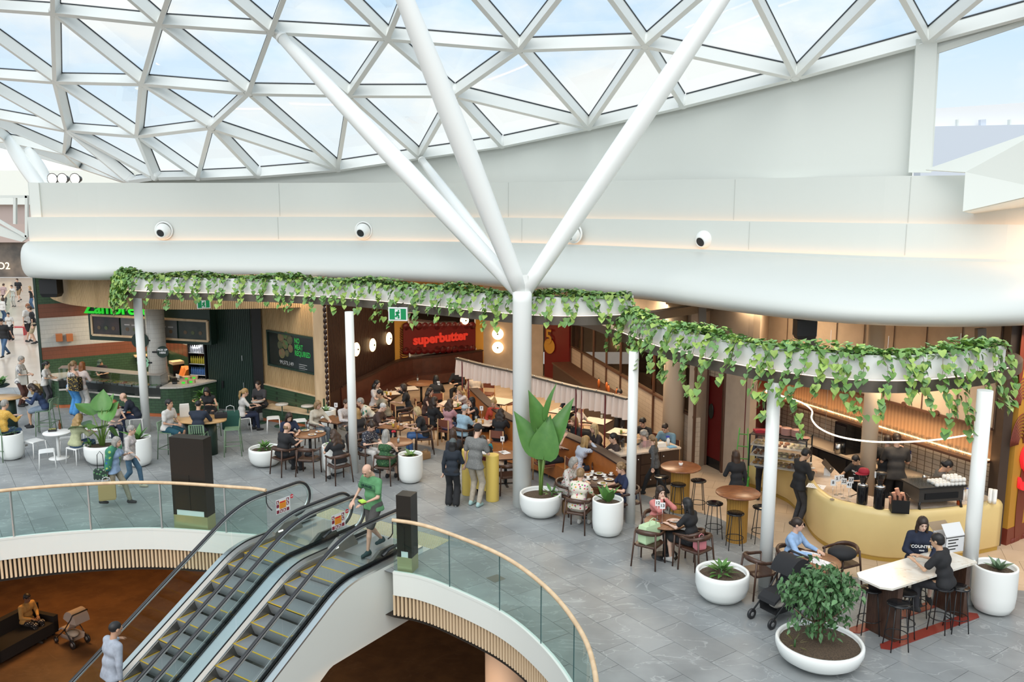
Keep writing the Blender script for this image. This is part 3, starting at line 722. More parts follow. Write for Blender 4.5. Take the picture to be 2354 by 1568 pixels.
  q.build('notice_lines',REDM,ca)
  q=MB();q.lathe([(.045,.0),(.045,.004)],16,(.245,.13,0));q.build('stop_disc',REDM,ca)
  text_mesh('STOP',.032,0,STICK,'stop_lettering',ca,Matrix.Translation((.245,.13,.006)),.002)
 return e
escalator(ESCO[0],'left escalator of the pair, carrying the person in the pale grey shirt',0)
escalator(ESCO[1],'right escalator of the pair, with the white side wall beside the glass balustrade',1)
# tactile pad before the landing
tp=thing('tactile_pad','dotted tactile paving strip before the escalator landing','tactile paving',L1+EN*(EW/2+HR/2))
b=MB();b.rings([[EP(None,x,s,z) for x,z in((-1.75,.0),(1.75,.0),(1.75,.006),(-1.75,.006))] for s in(-1.25,-.66)],smooth=False);b.build('pad',mat('pad_grey',(.5,.48,.4),.5),tp)
b=MB()
for i in range(70):
 for j in range(12):
  c_=EP(None,-1.72+i*.05,-1.23+j*.05,.006);b.lathe([(.017,0),(.012,.006)],5,c_,smooth=False)
b.build('studs',mat('brass_stud',(.5,.4,.15),.4,.6),tp,kind='stuff')
# light metal landing floor between the units
b=MB();b.rings([[EP(None,x,s,z) for x,z in((-1.7,.0),(1.7,.0),(1.7,.008),(-1.7,.008))] for s in(-.66,.1)],smooth=False);o=b.build('landing_apron',mat('apron_steel',(.5,.53,.54),.35,.3),None,L1+EN*(EW/2+HR/2));tag(o,'pale metal floor plate across the top of both escalators','floor plate')
# ====== shop fronts
def ray_wall(u,v,A,B):
 """where the line of sight through a pixel meets the upright plane over A-B"""
 a=(u-CX)/F;bq=(v-CY)/F;d=Vector((a,cT-bq*sT,-sT-bq*cT));o=Vector((0,0,CAMH))
 n=Vector((B[1]-A[1],A[0]-B[0],0));t=(n.x*A[0]+n.y*A[1])/(n.x*d.x+n.y*d.y);return o+d*t
def wall(name,A,B,z0,z1,m,th=.12,parent=None,**k):
 A=Vector((A[0],A[1],0));B=Vector((B[0],B[1],0));t=(B-A).normalized();n=Vector((-t.y,t.x,0))
 if n.y<0:n=-n
 pts=[A,B,B+n*th,A+n*th]
 if area2(pts)<0:pts.reverse()
 b=MB();b.prism(pts,z0,z1)
 if parent is None:k.setdefault('kind','structure')
 return b.build(name,m,parent,**k)
def hd(A,B):
 """heading of the wall face that looks to the viewer"""
 t=math.degrees(math.atan2(B[1]-A[1],B[0]-A[0]));h=t-90
 return h if math.sin(math.radians(h))<0.2 else t+90
def onplane(u,v,A,B,out=.02):
 p=ray_wall(u,v,A,B);return p+rot2(hd(A,B))*out
def battens(name,A,B,z0,z1,m,pitch,w,d,parent,**k):
 A=Vector((A[0],A[1],0));B=Vector((B[0],B[1],0));L_=(B-A).length;t=(B-A)/L_;n=rot2(hd(A,B));b=MB();x=pitch/2
 while x<L_:
  p=A+t*x;b.rings([[p-t*w/2,p+t*w/2,p+t*w/2+n*d,p-t*w/2+n*d],[q+Vector((0,0,z1)) for q in(p-t*w/2,p+t*w/2,p+t*w/2+n*d,p-t*w/2+n*d)]] if False else[[q+Vector((0,0,z)) for q in(p-t*w/2,p+t*w/2,p+t*w/2+n*d,p-t*w/2+n*d)] for z in(z0,z1)],smooth=False);x+=pitch
 return b.build(name,m,parent,kind='stuff',**k)
GREEN=mat('dark_green_tile',(.045,.085,.045),.35,col2=(.03,.06,.033),scale=9);GREEND=mat('deep_green_paint',(.012,.032,.022),.4)
def brickmat(name,c1,c2,mortar,w,h,off=.0,rough=.3):
 m=mat(name,c1,rough);t=m.node_tree;p=t.nodes['Principled BSDF'];L=t.links.new
 g=t.nodes.new('ShaderNodeTexCoord');s=t.nodes.new('ShaderNodeSeparateXYZ');L(g.outputs['Object'],s.inputs[0])
 ln=t.nodes.new('ShaderNodeMath');ln.operation='ADD';L(s.outputs['X'],ln.inputs[0]);L(s.outputs['Y'],ln.inputs[1])
 c=t.nodes.new('ShaderNodeCombineXYZ');L(ln.outputs[0],c.inputs[0]);L(s.outputs['Z'],c.inputs[1])
 k=t.nodes.new('ShaderNodeTexBrick');k.offset=off;k.inputs['Scale'].default_value=1;k.inputs['Brick Width'].default_value=w;k.inputs['Row Height'].default_value=h;k.inputs['Mortar Size'].default_value=.006
 k.inputs['Color1'].default_value=(*c1,1);k.inputs['Color2'].default_value=(*c2,1);k.inputs['Mortar'].default_value=(*mortar,1)
 L(c.outputs[0],k.inputs['Vector']);L(k.outputs['Color'],p.inputs['Base Color']);return m
TGREEN=brickmat('green_wall_tile',(.045,.09,.045),(.035,.075,.038),(.02,.035,.02),.22,.09,.5)
TWHITE=brickmat('white_finger_tile',(.5,.5,.47),(.46,.46,.43),(.3,.3,.28),.05,.15)
TRUST=brickmat('rust_wall_tile',(.2,.072,.042),(.18,.064,.037),(.1,.045,.025),.05,.15)
TCREAM=brickmat('cream_square_tile',(.56,.47,.36),(.52,.43,.33),(.16,.11,.07),.11,.11,0)
TBEIGE=brickmat('beige_brick_tile',(.5,.4,.31),(.46,.37,.285),(.33,.25,.19),.4,.13,.5,.5)
BWALL=mat('beige_render',(.47,.37,.28),.7,col2=(.42,.33,.245),scale=3)
TIMB=mat('batten_timber',(.6,.41,.21),.5,col2=(.48,.32,.155),scale=3,stretch=(1,1,.1));TIMBD=mat('batten_gap',(.34,.2,.09),.7)
BROWND=mat('brown_batten',(.03,.011,.007),.5);MAROON=mat('maroon_paint',(.13,.008,.008),.4);MUST=mat('mustard_paint',(.5,.25,.035),.5)
STONETOP=mat('pale_stone_top',(.66,.61,.55),.3,col2=(.55,.5,.44),scale=18)
RUST=mat('rust_kick',(.42,.12,.04),.45)
# ---- takeaway shop at the left
ZA,ZB,ZC=(-16.35,29.8),(-12.9,32.0),(-10.7,29.4)
sw=struct('wall_shop_side')
for z0,z1,m in((0,1.5,TGREEN),(1.5,1.93,TRUST),(1.93,2.96,TWHITE),(2.96,3.45,TRUST),(3.45,4.6,TGREEN)):
 wall('tile_band',ZA,ZB,z0,z1,m,parent=sw)
wall('wall_end',(ZA[0]-.1,ZA[1]),(ZA[0],ZA[1]-.02),0,4.6,GREEND,.5,parent=sw)
sb=struct('wall_shop_back')
for z0,z1,m in((0,1.5,TGREEN),(1.5,1.93,TRUST),(1.93,2.4,TWHITE)):wall('tile_band',ZB,ZC,z0,z1,m,parent=sb)
# header with menu screens
HA,HB=ray_wall(205,760,(-14.4,29.4),(-9.9,28.3)),ray_wall(484,760,(-14.4,29.4),(-9.9,28.3))
mh_=struct('wall_menu_header');wall('header',HA,HB,2.28,4.6,GREEND,.35,parent=mh_)
mb=thing('menu_board','long timber framed menu board of four dark screens above the green counter','menu board')
q=[onplane(u,v,HA,HB,.03) for u,v in((212,724),(478,738),(480,784),(215,769))]
for a,c_ in zip(q,q[1:]+q[:1]):
 b=MB();b.bar(a,c_,.07,.08,up=rot2(hd(HA,HB)));b.build('frame_rail',WOODR,mb)
def screenmat(name,base,spots,scale=3.0):return mat(name,base,.25,col2=spots,kind='noise',scale=scale,lo=.55,hi=.45,emit=0)
for i in range(4):
 t0,t1=i/4+.008,(i+1)/4-.008
 pts=[q[0].lerp(q[1],t0),q[0].lerp(q[1],t1),q[3].lerp(q[2],t1),q[3].lerp(q[2],t0)]
 sc_=poly_obj('screen',pts,mat('menu_screen_%d'%i,[(.03,.035,.035),(.12,.125,.12),(.11,.115,.115),(.025,.035,.03)][i],.3,col2=[(.07,.05,.05),(.17,.16,.15),(.15,.155,.15),(.05,.06,.05)][i],scale=2.5),mb,-.01)
 cen=sum(pts,Vector())/4+rot2(hd(HA,HB))*.016
 for j in range(3):
  fx=(j-1)*.28;M_=facing(cen+(q[1]-q[0]).normalized()*fx+Vector((0,0,-.08)),hd(HA,HB))
  b=MB();b.lathe([(.065,0),(.065,.004)],14);d_=b.build('dish_picture',mat('dish_%d'%(j%2),[(.14,.09,.05),(.1,.12,.05)][j%2],.5),mb);d_.matrix_basis=M_
  if i in(1,2):
   b=MB();[b.box((-.1,.13+.03*r_,0),(.1,.14+.03*r_,.003)) for r_ in range(2)];d_=b.build('price_lines',STICK,mb);d_.matrix_basis=M_
NEONG=mat('green_sign_letters',(.02,.75,.03),.4,emit=.35)
sg_=thing('shop_sign','bright green lettering over the menu board, half hidden by the timber fascia','sign')
pz=ray_wall(272,722,HA,HB);text_mesh('Zambrero',.62,.02,NEONG,'sign_letters',sg_,facing(Vector((pz.x,pz.y,3.4))+rot2(hd(HA,HB))*.05,hd(HA,HB)),.012)
# round tiled column standing in the counter
b=MB();b.lathe([(.3,0),(.3,4.6)],28);o=b.build('tiled_column',brickmat('white_column_tile',(.6,.57,.52),(.56,.53,.48),(.42,.4,.36),.05,.15),None,G(353,958)+Vector((0,.6,0)));tag(o,'round white tiled column standing in the green takeaway counter','column')
# timber batten fascia
fpx=[(119,668,30.6),(118,683,29.8),(130,690,28.9),(160,700,27.8),(220,707,27.0),(300,710,26.6),(400,711,26.5),(480,711,26.5),(590,708,26.7),(752,699,27.2)]
fp=[AT(u,v,Y) for u,v,Y in fpx];fp=resample(crom([Vector((p.x,p.y,0)) for p in fp],8),.055)
fs=struct('trim_timber_fascia')
b=MB();b.sweep(fp,[(0,3.7),(0,4.75)],closed_prof=False,cap=False);b.build('fascia_backing',TIMBD,fs)
b=MB();b.sweep(fp,[(0,3.705),(-1.5,3.705)],closed_prof=False,cap=False);b.build('fascia_soffit',TIMB,fs)
b=MB()
for i in range(len(fp)-1):
 p=fp[i];t=(fp[i+1]-p).normalized();n=Vector((t.y,-t.x,0));b.rings([[r_+Vector((0,0,z)) for r_ in(p-t*.017,p+t*.017,p+t*.017+n*.03,p-t*.017+n*.03)] for z in(3.69,4.75)],smooth=False)
b.build('battens',TIMB,fs,kind='stuff')
# counter
cpx=[(108,918),(114,929),(135,938),(165,938),(230,946),(335,957),(425,957),(500,940)]
cp=crom([G(u,v) for u,v in cpx],5)
ct=thing('shop_counter','curved green tiled counter with pale stone top of the takeaway shop','counter')
sgc=1 if offset(cp,1)[len(cp)//2].y<cp[len(cp)//2].y else-1
b=MB();b.sweep(cp,[(0,.12),(0,.95),(-.7*sgc,.95),(-.7*sgc,.12)]);b.build('counter_body',TGREEN,ct)
b=MB();b.sweep(cp,[(-.02*sgc,0),(-.02*sgc,.12),(-.6*sgc,.12),(-.6*sgc,0)]);b.build('kickboard',RUST,ct)
i0=int(len(cp)*.33);i1=int(len(cp)*.76)
for a,c_ in((0,i0),(i1,len(cp)-1)):
 b=MB();b.sweep(cp[a:c_+1],[(.04*sgc,.95),(.04*sgc,1.0),(-.8*sgc,1.0),(-.8*sgc,.95)]);b.build('stone_top',STONETOP,ct)
b=MB();b.sweep(cp[i0:i1+1],[(.04*sgc,.62),(.04*sgc,.67),(-.2*sgc,.67),(-.2*sgc,.62)]);b.build('stone_ledge',STONETOP,ct)
b=MB();b.sweep(cp[i0:i1+1],[(.005*sgc,.67),(.005*sgc,.96),(-.45*sgc,.96),(-.45*sgc,.67)]);b.build('display_well',mat('display_dark',(.02,.022,.02),.25),ct)
DG=glassmat('display_glass',(.75,.8,.78),.2)
b=MB();b.sweep(cp[i0:i1+1],[(.012*sgc,.67),(-.06*sgc,1.36),(-.45*sgc,1.38)],closed_prof=False,cap=False);b.build('sneeze_glass',DG,ct)
b=MB();b.sweep(cp[i0:i1+1],[(-.06*sgc,1.355),(-.06*sgc,1.37),(-.45*sgc,1.395),(-.45*sgc,1.38)]);b.build('glass_shelf',mat('smoked_top',(.3,.26,.22),.15),ct)
TRAYC=[(.05,.16,.03),(.35,.3,.05),(.3,.08,.03),(.5,.45,.3),(.08,.2,.04),(.4,.2,.05)]
dwp=resample(offset(cp[i0:i1+1],-.22*sgc),.3)
for i,p in enumerate(dwp[1:-1]):
 tr=thing('food_tray','steel tray of fillings in the takeaway counter, number %d from the till'%(i+1),'tray',p+Vector((0,0,.96)),math.atan2((dwp[i+2]-dwp[i]).y,(dwp[i+2]-dwp[i]).x),group='food trays in the takeaway counter')
 tr['label']='steel food tray of %s fillings in the takeaway counter'%('green','yellow','rust red','pale','leafy','orange')[i%6]
 b=MB();b.box((-.13,-.16,0),(.13,.16,.05));b.build('tray',STEEL,tr)
 b=MB();
 for k in range(14):b.sphere((random.uniform(-.1,.1),random.uniform(-.13,.13),.05),random.uniform(.02,.035),6,4,(1,1,.6))
 b.build('filling',mat('filling_%d'%(i%6),TRAYC[i%6],.6),tr,kind='stuff')
# fridge with bottles and the green door wall
GA,GB=G(484,938),G(586,945)
gw=struct('wall_green');wall('panel',GA,GB,0,4.6,GREEND,.9,parent=gw);battens('battens',GA,GB,.02,3.72,GREEND,.07,.05,.02,gw)
wall('return',GB+Vector((.0,0,0)),GB+Vector((.12,-.3,0)),0,4.6,BLACK,.3,parent=gw)
for u,v in((558,823),(562,885)):b=MB();b.box((-.012,-.09,0),(.012,.09,.03));o=b.build('door_pull',STEEL,gw);o.matrix_basis=facing(onplane(u,v,GA,GB,.02),hd(GA,GB))
b=MB();b.box((-.03,-.12,0),(.03,.12,.05));o=b.build('door_lock',BLACK,gw);o.matrix_basis=facing(onplane(514,883,GA,GB,.02),hd(GA,GB))
fr_=thing('drinks_fridge','black drinks fridge stocked with bottles beside the green panelled wall','fridge',GA+Vector((-.42,-.0,0)),math.atan2((GB-GA).y,(GB-GA).x))
b=MB();b.box((-.32,0,0),(.34,.6,.08));b.box((-.32,.05,0),(-.29,.6,2.25));b.box((.31,.05,0),(.34,.6,2.25));b.box((-.32,.57,0),(.34,.6,2.25));b.box((-.32,.05,2.2),(.34,.6,2.28));b.build('cabinet',BLACK,fr_)
for k in range(5):b=MB();b.box((-.29,.06,.36+k*.38),(.31,.57,.38+k*.38));b.build('shelf',STICK,fr_)
b=MB();b.lathe([(.032,0),(.032,.16),(.014,.21),(.014,.25)],8);bm={}
for nm,c_ in(('clear',(.55,.55,.6)),('yellow',(.6,.5,.05)),('blue',(.08,.2,.5)),('cola',(.06,.02,.02))):
 bb=MB();bb.lathe([(.034,0),(.034,.16),(.014,.21),(.014,.25)],8);bm[nm]=bb.mesh('bottle',mat('bottle_'+nm,c_,.2))
FT=Matrix.Translation(fr_.location)@Matrix.Rotation(fr_.rotation_euler.z,4,'Z')
for k,nm in enumerate(('clear','cola','blue','yellow','clear')):
 for j in range(7):
  o=link('bottle',bm[nm],None,FT@Vector((-.24+j*.08,.12,.385+k*.38)));tag(o,'%s drink bottle on the %s shelf of the drinks fridge'%(nm,('bottom','second lowest','middle','fourth','top')[k]),'bottle','bottles in the drinks fridge, shelf %d'%(k+1))
area('fridge_light',FT@Vector((0,.2,2.15)),.3,4,(1,1,1))
# timber wall with the screen and the bench
TA,TB=G(590,940),G(752,984)
tw=struct('wall_timber');wall('panel',TA,TB,.0,4.7,TIMBD,.15,parent=tw);battens('battens',TA,TB,.95,3.9,TIMB,.055,.034,.025,tw)
wall('jamb',TB-Vector((.28,.12,0)),TB+Vector((.02,-.02,0)),0,4.7,WOODR,.3,parent=tw)
bn=thing('bench','green tiled bench with timber seat and back below the wall screen','bench')
BA,BB=G(603,967),G(716,985);d_=(BB-BA).normalized();hb=rot2(hd(BA,BB))
wall('bench_base',BA-hb*.02,BB-hb*.02,.1,.42,TGREEN,.45,parent=bn);wall('kickboard',BA-hb*.05,BB-hb*.05,0,.1,RUST,.4,parent=bn)
wall('seat_board',BA+hb*.03,BB+hb*.03,.42,.47,WOODR,.5,parent=bn);wall('backrest',TA+rot2(hd(TA,TB))*.1,TB+rot2(hd(TA,TB))*.1,.47,.95,TGREEN,.08,parent=bn);wall('top_rail',TA+rot2(hd(TA,TB))*.11,TB+rot2(hd(TA,TB))*.11,.95,.98,WOODR,.1,parent=bn)
tv=thing('wall_screen','large dark screen in a green frame on the timber wall, showing dishes and green lettering','screen')
H2=hd(TA,TB);q=[onplane(u,v,TA,TB,.06) for u,v in((619,765),(739,769),(740,853),(623,848))]
c_=sum(q,Vector())/4;tw_=((q[1]-q[0]).length+(q[2]-q[3]).length)/2;th_=((q[0]-q[3]).length+(q[1]-q[2]).length)/2
tv.matrix_basis=facing(c_,H2)
b=MB();b.box((-tw_/2+.03,-th_/2+.03,-.03),(tw_/2-.03,th_/2-.03,.02));b.build('panel',mat('tv_face',(.012,.018,.016),.15),tv)
for x0,y0,x1,y1 in((-tw_/2,-th_/2,tw_/2,-th_/2+.06),(-tw_/2,th_/2-.06,tw_/2,th_/2),(-tw_/2,-th_/2,-tw_/2+.06,th_/2),(tw_/2-.06,-th_/2,tw_/2,th_/2)):
 b=MB();b.box((x0,y0,-.05),(x1,y1,.06));b.build('frame_rail',mat('tv_frame',(.01,.03,.02),.35),tv)
GT=mat('green_screen_text',(.02,.28,.05),.4,emit=.25);WTXT=mat('white_screen_text',(.4,.4,.4),.4,emit=.15)
for i,s_ in enumerate(('NO','MEAT','REQUIRED')):text_mesh(s_,.23,.001,GT,'slogan',tv,Matrix.Translation((.1,.38-i*.2,.025))@Matrix.Diagonal((.75,1,1,1)),.008,'LEFT')
text_mesh('99,573,149',.17,.001,WTXT,'counter_digits',tv,Matrix.Translation((-.36,-.4,.025)),0)
b=MB();[b.box((.3,-.36-.06*i,.021),(.72-.1*(i%2),-.345-.06*i,.024)) for i in range(4)];b.build('small_print',WTXT,tv)
for i,(x,y,r_,cc) in enumerate([(-.62,.42,.17,0),(-.35,.5,.13,1),(-.15,.38,.15,2),(-.68,.15,.14,2),(-.4,.2,.15,1),(-.12,.1,.13,0),(-.6,-.1,.17,0),(-.32,-.08,.11,2)]):
 b=MB();b.lathe([(r_,.02),(r_,.026)],18,(x,y,0));b.lathe([(r_*.75,.026),(r_*.7,.03)],14,(x,y,0));b.build('dish_picture',mat('tvdish_%d'%cc,[(.2,.1,.06),(.05,.16,.05),(.12,.1,.05)][cc],.5,col2=[(.12,.14,.05),(.16,.09,.04),(.05,.08,.03)][cc],scale=14),tv)
# round hanging signs and shelf at the shop
def disc_sign(name,label,u,v,A,B,r,m,lines,tm,ts,sd=-1):
 t=thing(name,label,'sign');p=ray_wall(u,v,A,B);t.matrix_basis=facing(p,275)
 b=MB();b.lathe([(r,-.015),(r,.015)],28,smooth=False);b.build('disc',m,t)
 for i,s_ in enumerate(lines):text_mesh(s_,ts,.001,tm,'lettering',t,Matrix.Translation((0,(len(lines)-1)*ts*.55-i*ts*1.1+.02,.018)),.004)
 b=MB();b.bar((sd*(r+.14),0,0),(sd*(r-.03),0,0),.05,.04);b.build('arm',BLACK,t);return t
CPL=(G(353,958)+Vector((0,.3,0)))
disc_sign('round_sign','dark green round sign reading PICK UP HERE on the tiled column',374,809,CPL,CPL+Vector((1,0,0)),.19,GREEND,['PICK UP','HERE'],STICK,.085)
disc_sign('round_sign','mint green round sign reading ORDER HERE beside the slim post',329,834,CPL,CPL+Vector((1,0,0)),.19,mat('mint',(.3,.6,.38),.5),['ORDER','HERE'],GREEND,.08,1)
disc_sign('round_sign','large dark green round sign with bright green emblem behind the post',322,783,CPL,CPL+Vector((1,0,0)),.27,GREEND,['Z.'],NEONG,.32,1)
for u,n_ in((135,'left'),(159,'right')):
 t=thing('wall_cube_lamp','small copper cube wall lamp on the white tiles, %s of two'%n_,'lamp');t.matrix_basis=facing(onplane(u,775,ZA,ZB,.0),hd(ZA,ZB));b=MB();b.box((-.1,-.13,.02),(.1,.13,.2));b.build('shade',mat('copper',(.5,.17,.06),.4,.4),t);b=MB();b.box((-.05,-.05,0),(.05,.05,.03));b.build('bracket',BLACK,t)
# speakers
for p,r_,lab in((AT(118,662,27.6),.28,'black loudspeaker under the left end of the white bulkhead'),(AT(1850,757,17.6),.2,'black loudspeaker hanging above the lower trough')):
 t=thing('loudspeaker',lab,'loudspeaker',p);b=MB();b.rings([[(x*r_*k,y*r_*.7*k,z) for x,y in((-1,-1),(1,-1),(1,1),(-1,1))] for k,z in((.8,-r_),(1,-.6*r_),(1,r_))],smooth=False);b.build('cabinet',BLACK,t);b=MB();b.tube([(0,0,r_),(0,0,r_+.25)],.03,8);b.build('bracket',BLACK,t)
# exit signs
for p,yaw,s_,n_ in((AT(468,699,26.2),300,.17,'left of the slim post'),(AT(915,722,20.4),262,.2,'over the dining room')):
 t=thing('exit_sign','green and white running figure exit sign %s'%n_,'sign');t.matrix_basis=facing(p,yaw)
 b=MB();b.box((-s_*1.15,-s_*.8,-.03),(s_*1.15,s_*.8,.02));b.build('casing',STICK,t);b=MB();b.box((-s_,-s_*.65,.02),(s_,s_*.65,.024));b.build('green_face',mat('exit_green',(.0,.22,.07),.4,emit=.15),t)
 b=MB();b.box((-s_*.35,-s_*.6,.024),(s_*.35,s_*.6,.026));b.build('white_door',STICK,t)
 b=MB();b.lathe([(s_*.1,.026),(s_*.1,.03)],10,(.02,s_*.42,0));[b.bar(Vector((a[0]*s_,a[1]*s_,.028)),Vector((c_[0]*s_,c_[1]*s_,.028)),.05*s_/.17*.8,.004,up=(0,0,1)) for a,c_ in(((0,.3),(-.05,-.05)),((-.05,-.05),(-.28,-.35)),((-.05,-.05),(.15,-.25)),((.15,-.25),(.05,-.5)),((0,.25),(-.25,.1)),((0,.25),(.22,.12)))];b.build('running_figure',MATS['exit_green'],t)
 b=MB();b.tube([(0,s_*.8,0),(0,s_*.8+.04,0),(0,s_*.8+.04,-.5)],.014,6);b.build('hanger',BLACK,t)
# ---- dining room
D0,D1,D2,D3=Vector((-5.72,26.5,0)),Vector((-4.45,32.4,0)),Vector((-1.15,34.6,0)),Vector((1.25,34.4,0))
D4=Vector((2.3,33.2,0));D5=Vector((4.75,21.95,0))
dw=struct('wall_dining_left');wall('panel',D0,D1,0,4.7,BROWND,.15,parent=dw);battens('battens',D0,D1,1.05,4.3,BROWND,.09,.06,.03,dw)
es=thing('scalloped_edge_trim','brown scalloped vertical trim with cream points at the dining room corner','trim',TB+Vector((.02,-.06,0)))
for i in range(24):
 b=MB();b.lathe([(.0,-.0),(.075,.0),(.075,.02),(0,.02)],12);o=b.build('scallop',BROWND,es);o.matrix_basis=facing((.04,0,.1+i*.172),285)@Matrix.Diagonal((.75,1.1,1,1))
 b=MB();b.lathe([(.02,.0),(.02,.012)],4);o=b.build('cream_point',STICK,es);o.matrix_basis=facing((.075,0,.186+i*.172),285)
db=struct('wall_dining_back');wall('mustard_panel',D1,D2,0,4.7,MUST,.15,parent=db)
wall('beige_panel',D2,D3,0,4.7,BWALL,.15,parent=db)
# scalloped maroon sign panel and mirrors
HH=hd(D1,D2)
MIR=mat('mirror',(.75,.75,.75),.03,1.0)
for lab,pq in(('tall framed mirror under the glowing red sign',((940,810),(1092,800),(1090,866),(941,868))),('wide mirror strip above the red sign panel',((936,718),(1090,718),(1090,752),(938,752)))):
 t=thing('wall_mirror',lab,'mirror');q=[onplane(u,v,D1,D2,.05) for u,v in pq];poly_obj('mirror_glass',q,MIR,t,-.01)
 for a,c_ in zip(q,q[1:]+q[:1]):b=MB();b.bar(a,c_,.05,.05,up=rot2(HH));b.build('frame_rail',STICK,t)
sp=thing('scalloped_sign_panel','maroon scalloped wall panel with glowing red lettering','sign');q=[onplane(u,v,D1,D2,.08) for u,v in((924,750),(1090,748),(1090,800),(924,806))]
poly_obj('panel',q,MAROON,sp,-.03)
for i in range(12):
 for k_,(a,c_) in enumerate(((q[0],q[1]),(q[3],q[2]))):
  b=MB();b.lathe([(.0,-.01),(.15,-.01),(.15,.03),(0,.03)],14);o=b.build('scallop',MAROON,sp);o.matrix_basis=facing(a.lerp(c_,(i+.5)/12),HH)
NEONR=mat("red_neon_letters",(.6,.035,.02),.4,emit=.35)
text_mesh('superbutter',.5,.03,NEONR,'sign_letters',sp,facing(sum(q,Vector())/4+rot2(HH)*.06,HH),.02)
# wave pattern of ribs down the left of the mirror
wp=thing('wave_pattern','maroon ripple pattern on the mustard wall beside the mirror','wall pattern')
for i in range(22):
 cp_=onplane(930,752+i*5.4,D1,D2,.03);b=MB();pts=[Vector((.19*math.cos(a),.12*math.sin(a)-.0,0)) for a in[pi*(1+k/10) for k in range(11)]]
 b.tube(pts,.018,5);o=b.build('ripple',MAROON,wp);o.matrix_basis=facing(cp_,HH)
# disc lamps
LAMPE=mat('lamp_glow',(1,.68,.34),.5,emit=3.2)
def disc_lamp(label,u,v,A,B,r=.23):
 t=thing('disc_wall_lamp',label,'lamp',group='glowing disc wall lamps');t.matrix_basis=facing(onplane(u,v,A,B,.0),hd(A,B))
 b=MB();b.lathe([(.1,0),(.1,.06)],16);b.build('back_plate',BROWND,t)
 b=MB();b.lathe([(r*.85,.06),(r,.09),(r,.13),(r*.85,.16),(.04,.165)],28);b.build('shade',LAMPE,t);b=MB();b.sphere((0,0,.17),.035,10,6);b.build('centre_knob',BLACK,t)
for u,v,n_ in((812,803,'lowest, half behind the slim post'),(850,793,'middle of the row'),(888,778,'farthest of the row')):disc_lamp('glowing disc lamp on the dark batten wall, '+n_,u,v,D0,D1)
for u,v,n_ in((1145,767,'upper'),(1145,798,'lower')):disc_lamp('glowing disc lamp on the beige back wall, %s of the pair'%n_,u,v,D2,D3)
disc_lamp('small glowing lamp over the end of the red lettering',1066,736,D1,D2,.16)
# banquette along the left wall and back wall
LEB=mat('brown_leather',(.075,.022,.014),.4,col2=(.055,.016,.01),scale=6);LEO=mat('tan_leather',(.42,.14,.03),.4,col2=(.36,.115,.024),scale=6)
bq=thing('banquette','dark brown leather banquette along the dark dining room wall','bench')
pth=resample(crom([D0+Vector((.25,.9,0)),D0.lerp(D1,.5)+Vector((.28,0,0)),D1+Vector((.35,-.25,0)),D1.lerp(D2,.5)+Vector((.15,-.35,0)),D2+Vector((0,-.35,0))],6),.4)
for nm,pr,m in(('seat',[(-.0,.1),(.5,.1),(.5,.46),(0,.46)],LEB),('backrest',[(-.16,.1),(0,.1),(-.03,1.05),(-.16,1.05)],LEB),('top_rail',[(-.2,1.05),(.02,1.05),(.02,1.09),(-.2,1.09)],BROWND)):
 b=MB();b.sweep(pth,pr);b.build(nm,m,bq)
# maroon door with half moon, window wall, kitchen behind
dd=struct('door_1');wall('door_leaf',D3+Vector((.05,-.1,0)),D4+Vector((-.1,-.1,0)),0,3.0,MAROON,.08,parent=dd);wall('door_surround',D3,D4,3.0,4.7,BWALL,.1,parent=dd)
o=MB();o.lathe([(.3,-.01),(.3,.01)],20);h=o.build('half_moon_window',MUST,dd);h.matrix_basis=facing(onplane(1268,795,D3,D4,.12),hd(D3,D4));
text_mesh('5',.8,.01,MUST,'door_number',dd,facing(onplane(1268,775,D3,D4,.16),hd(D3,D4)),.01)
kw=struct('wall_kitchen');wall('kitchen_back',D4+Vector((2.5,.5,0)),D5+Vector((2.2,1.8,0)),0,4.7,mat('kitchen_dark',(.06,.045,.035),.6),.1,parent=kw)
wall('brick_base',D4,D5,0,1.42,TBEIGE,.15,parent=kw);wall('beige_head',D4,D5,3.3,4.7,BWALL,.15,parent=kw)
L_=(D5-D4).length;n_=8
KG=glassmat('kitchen_glass',(.55,.5,.45),.25)
RAILW=mat('brown_frame',(.09,.04,.022),.45)
for i in range(n_+1):
 p=D4.lerp(D5,i/n_);b=MB();b.box((-.03,-.03,0),(.03,.03,3.3));b.build('frame_post',RAILW,kw,p+rot2(hd(D4,D5))*.02,math.atan2((D5-D4).y,(D5-D4).x))
 if i<n_:a=D4.lerp(D5,(i+.03)/n_);c_=D4.lerp(D5,(i+.97)/n_);poly_obj('window_pane',[a+Vector((0,0,1.45)),c_+Vector((0,0,1.45)),c_+Vector((0,0,3.25)),a+Vector((0,0,3.25))],KG,kw)
for z in(1.43,2.7,3.28):b=MB();b.bar(D4+Vector((0,0,z))+rot2(hd(D4,D5))*.02,D5+Vector((0,0,z))+rot2(hd(D4,D5))*.02,.06,.06);b.build('frame_rail',RAILW,kw)
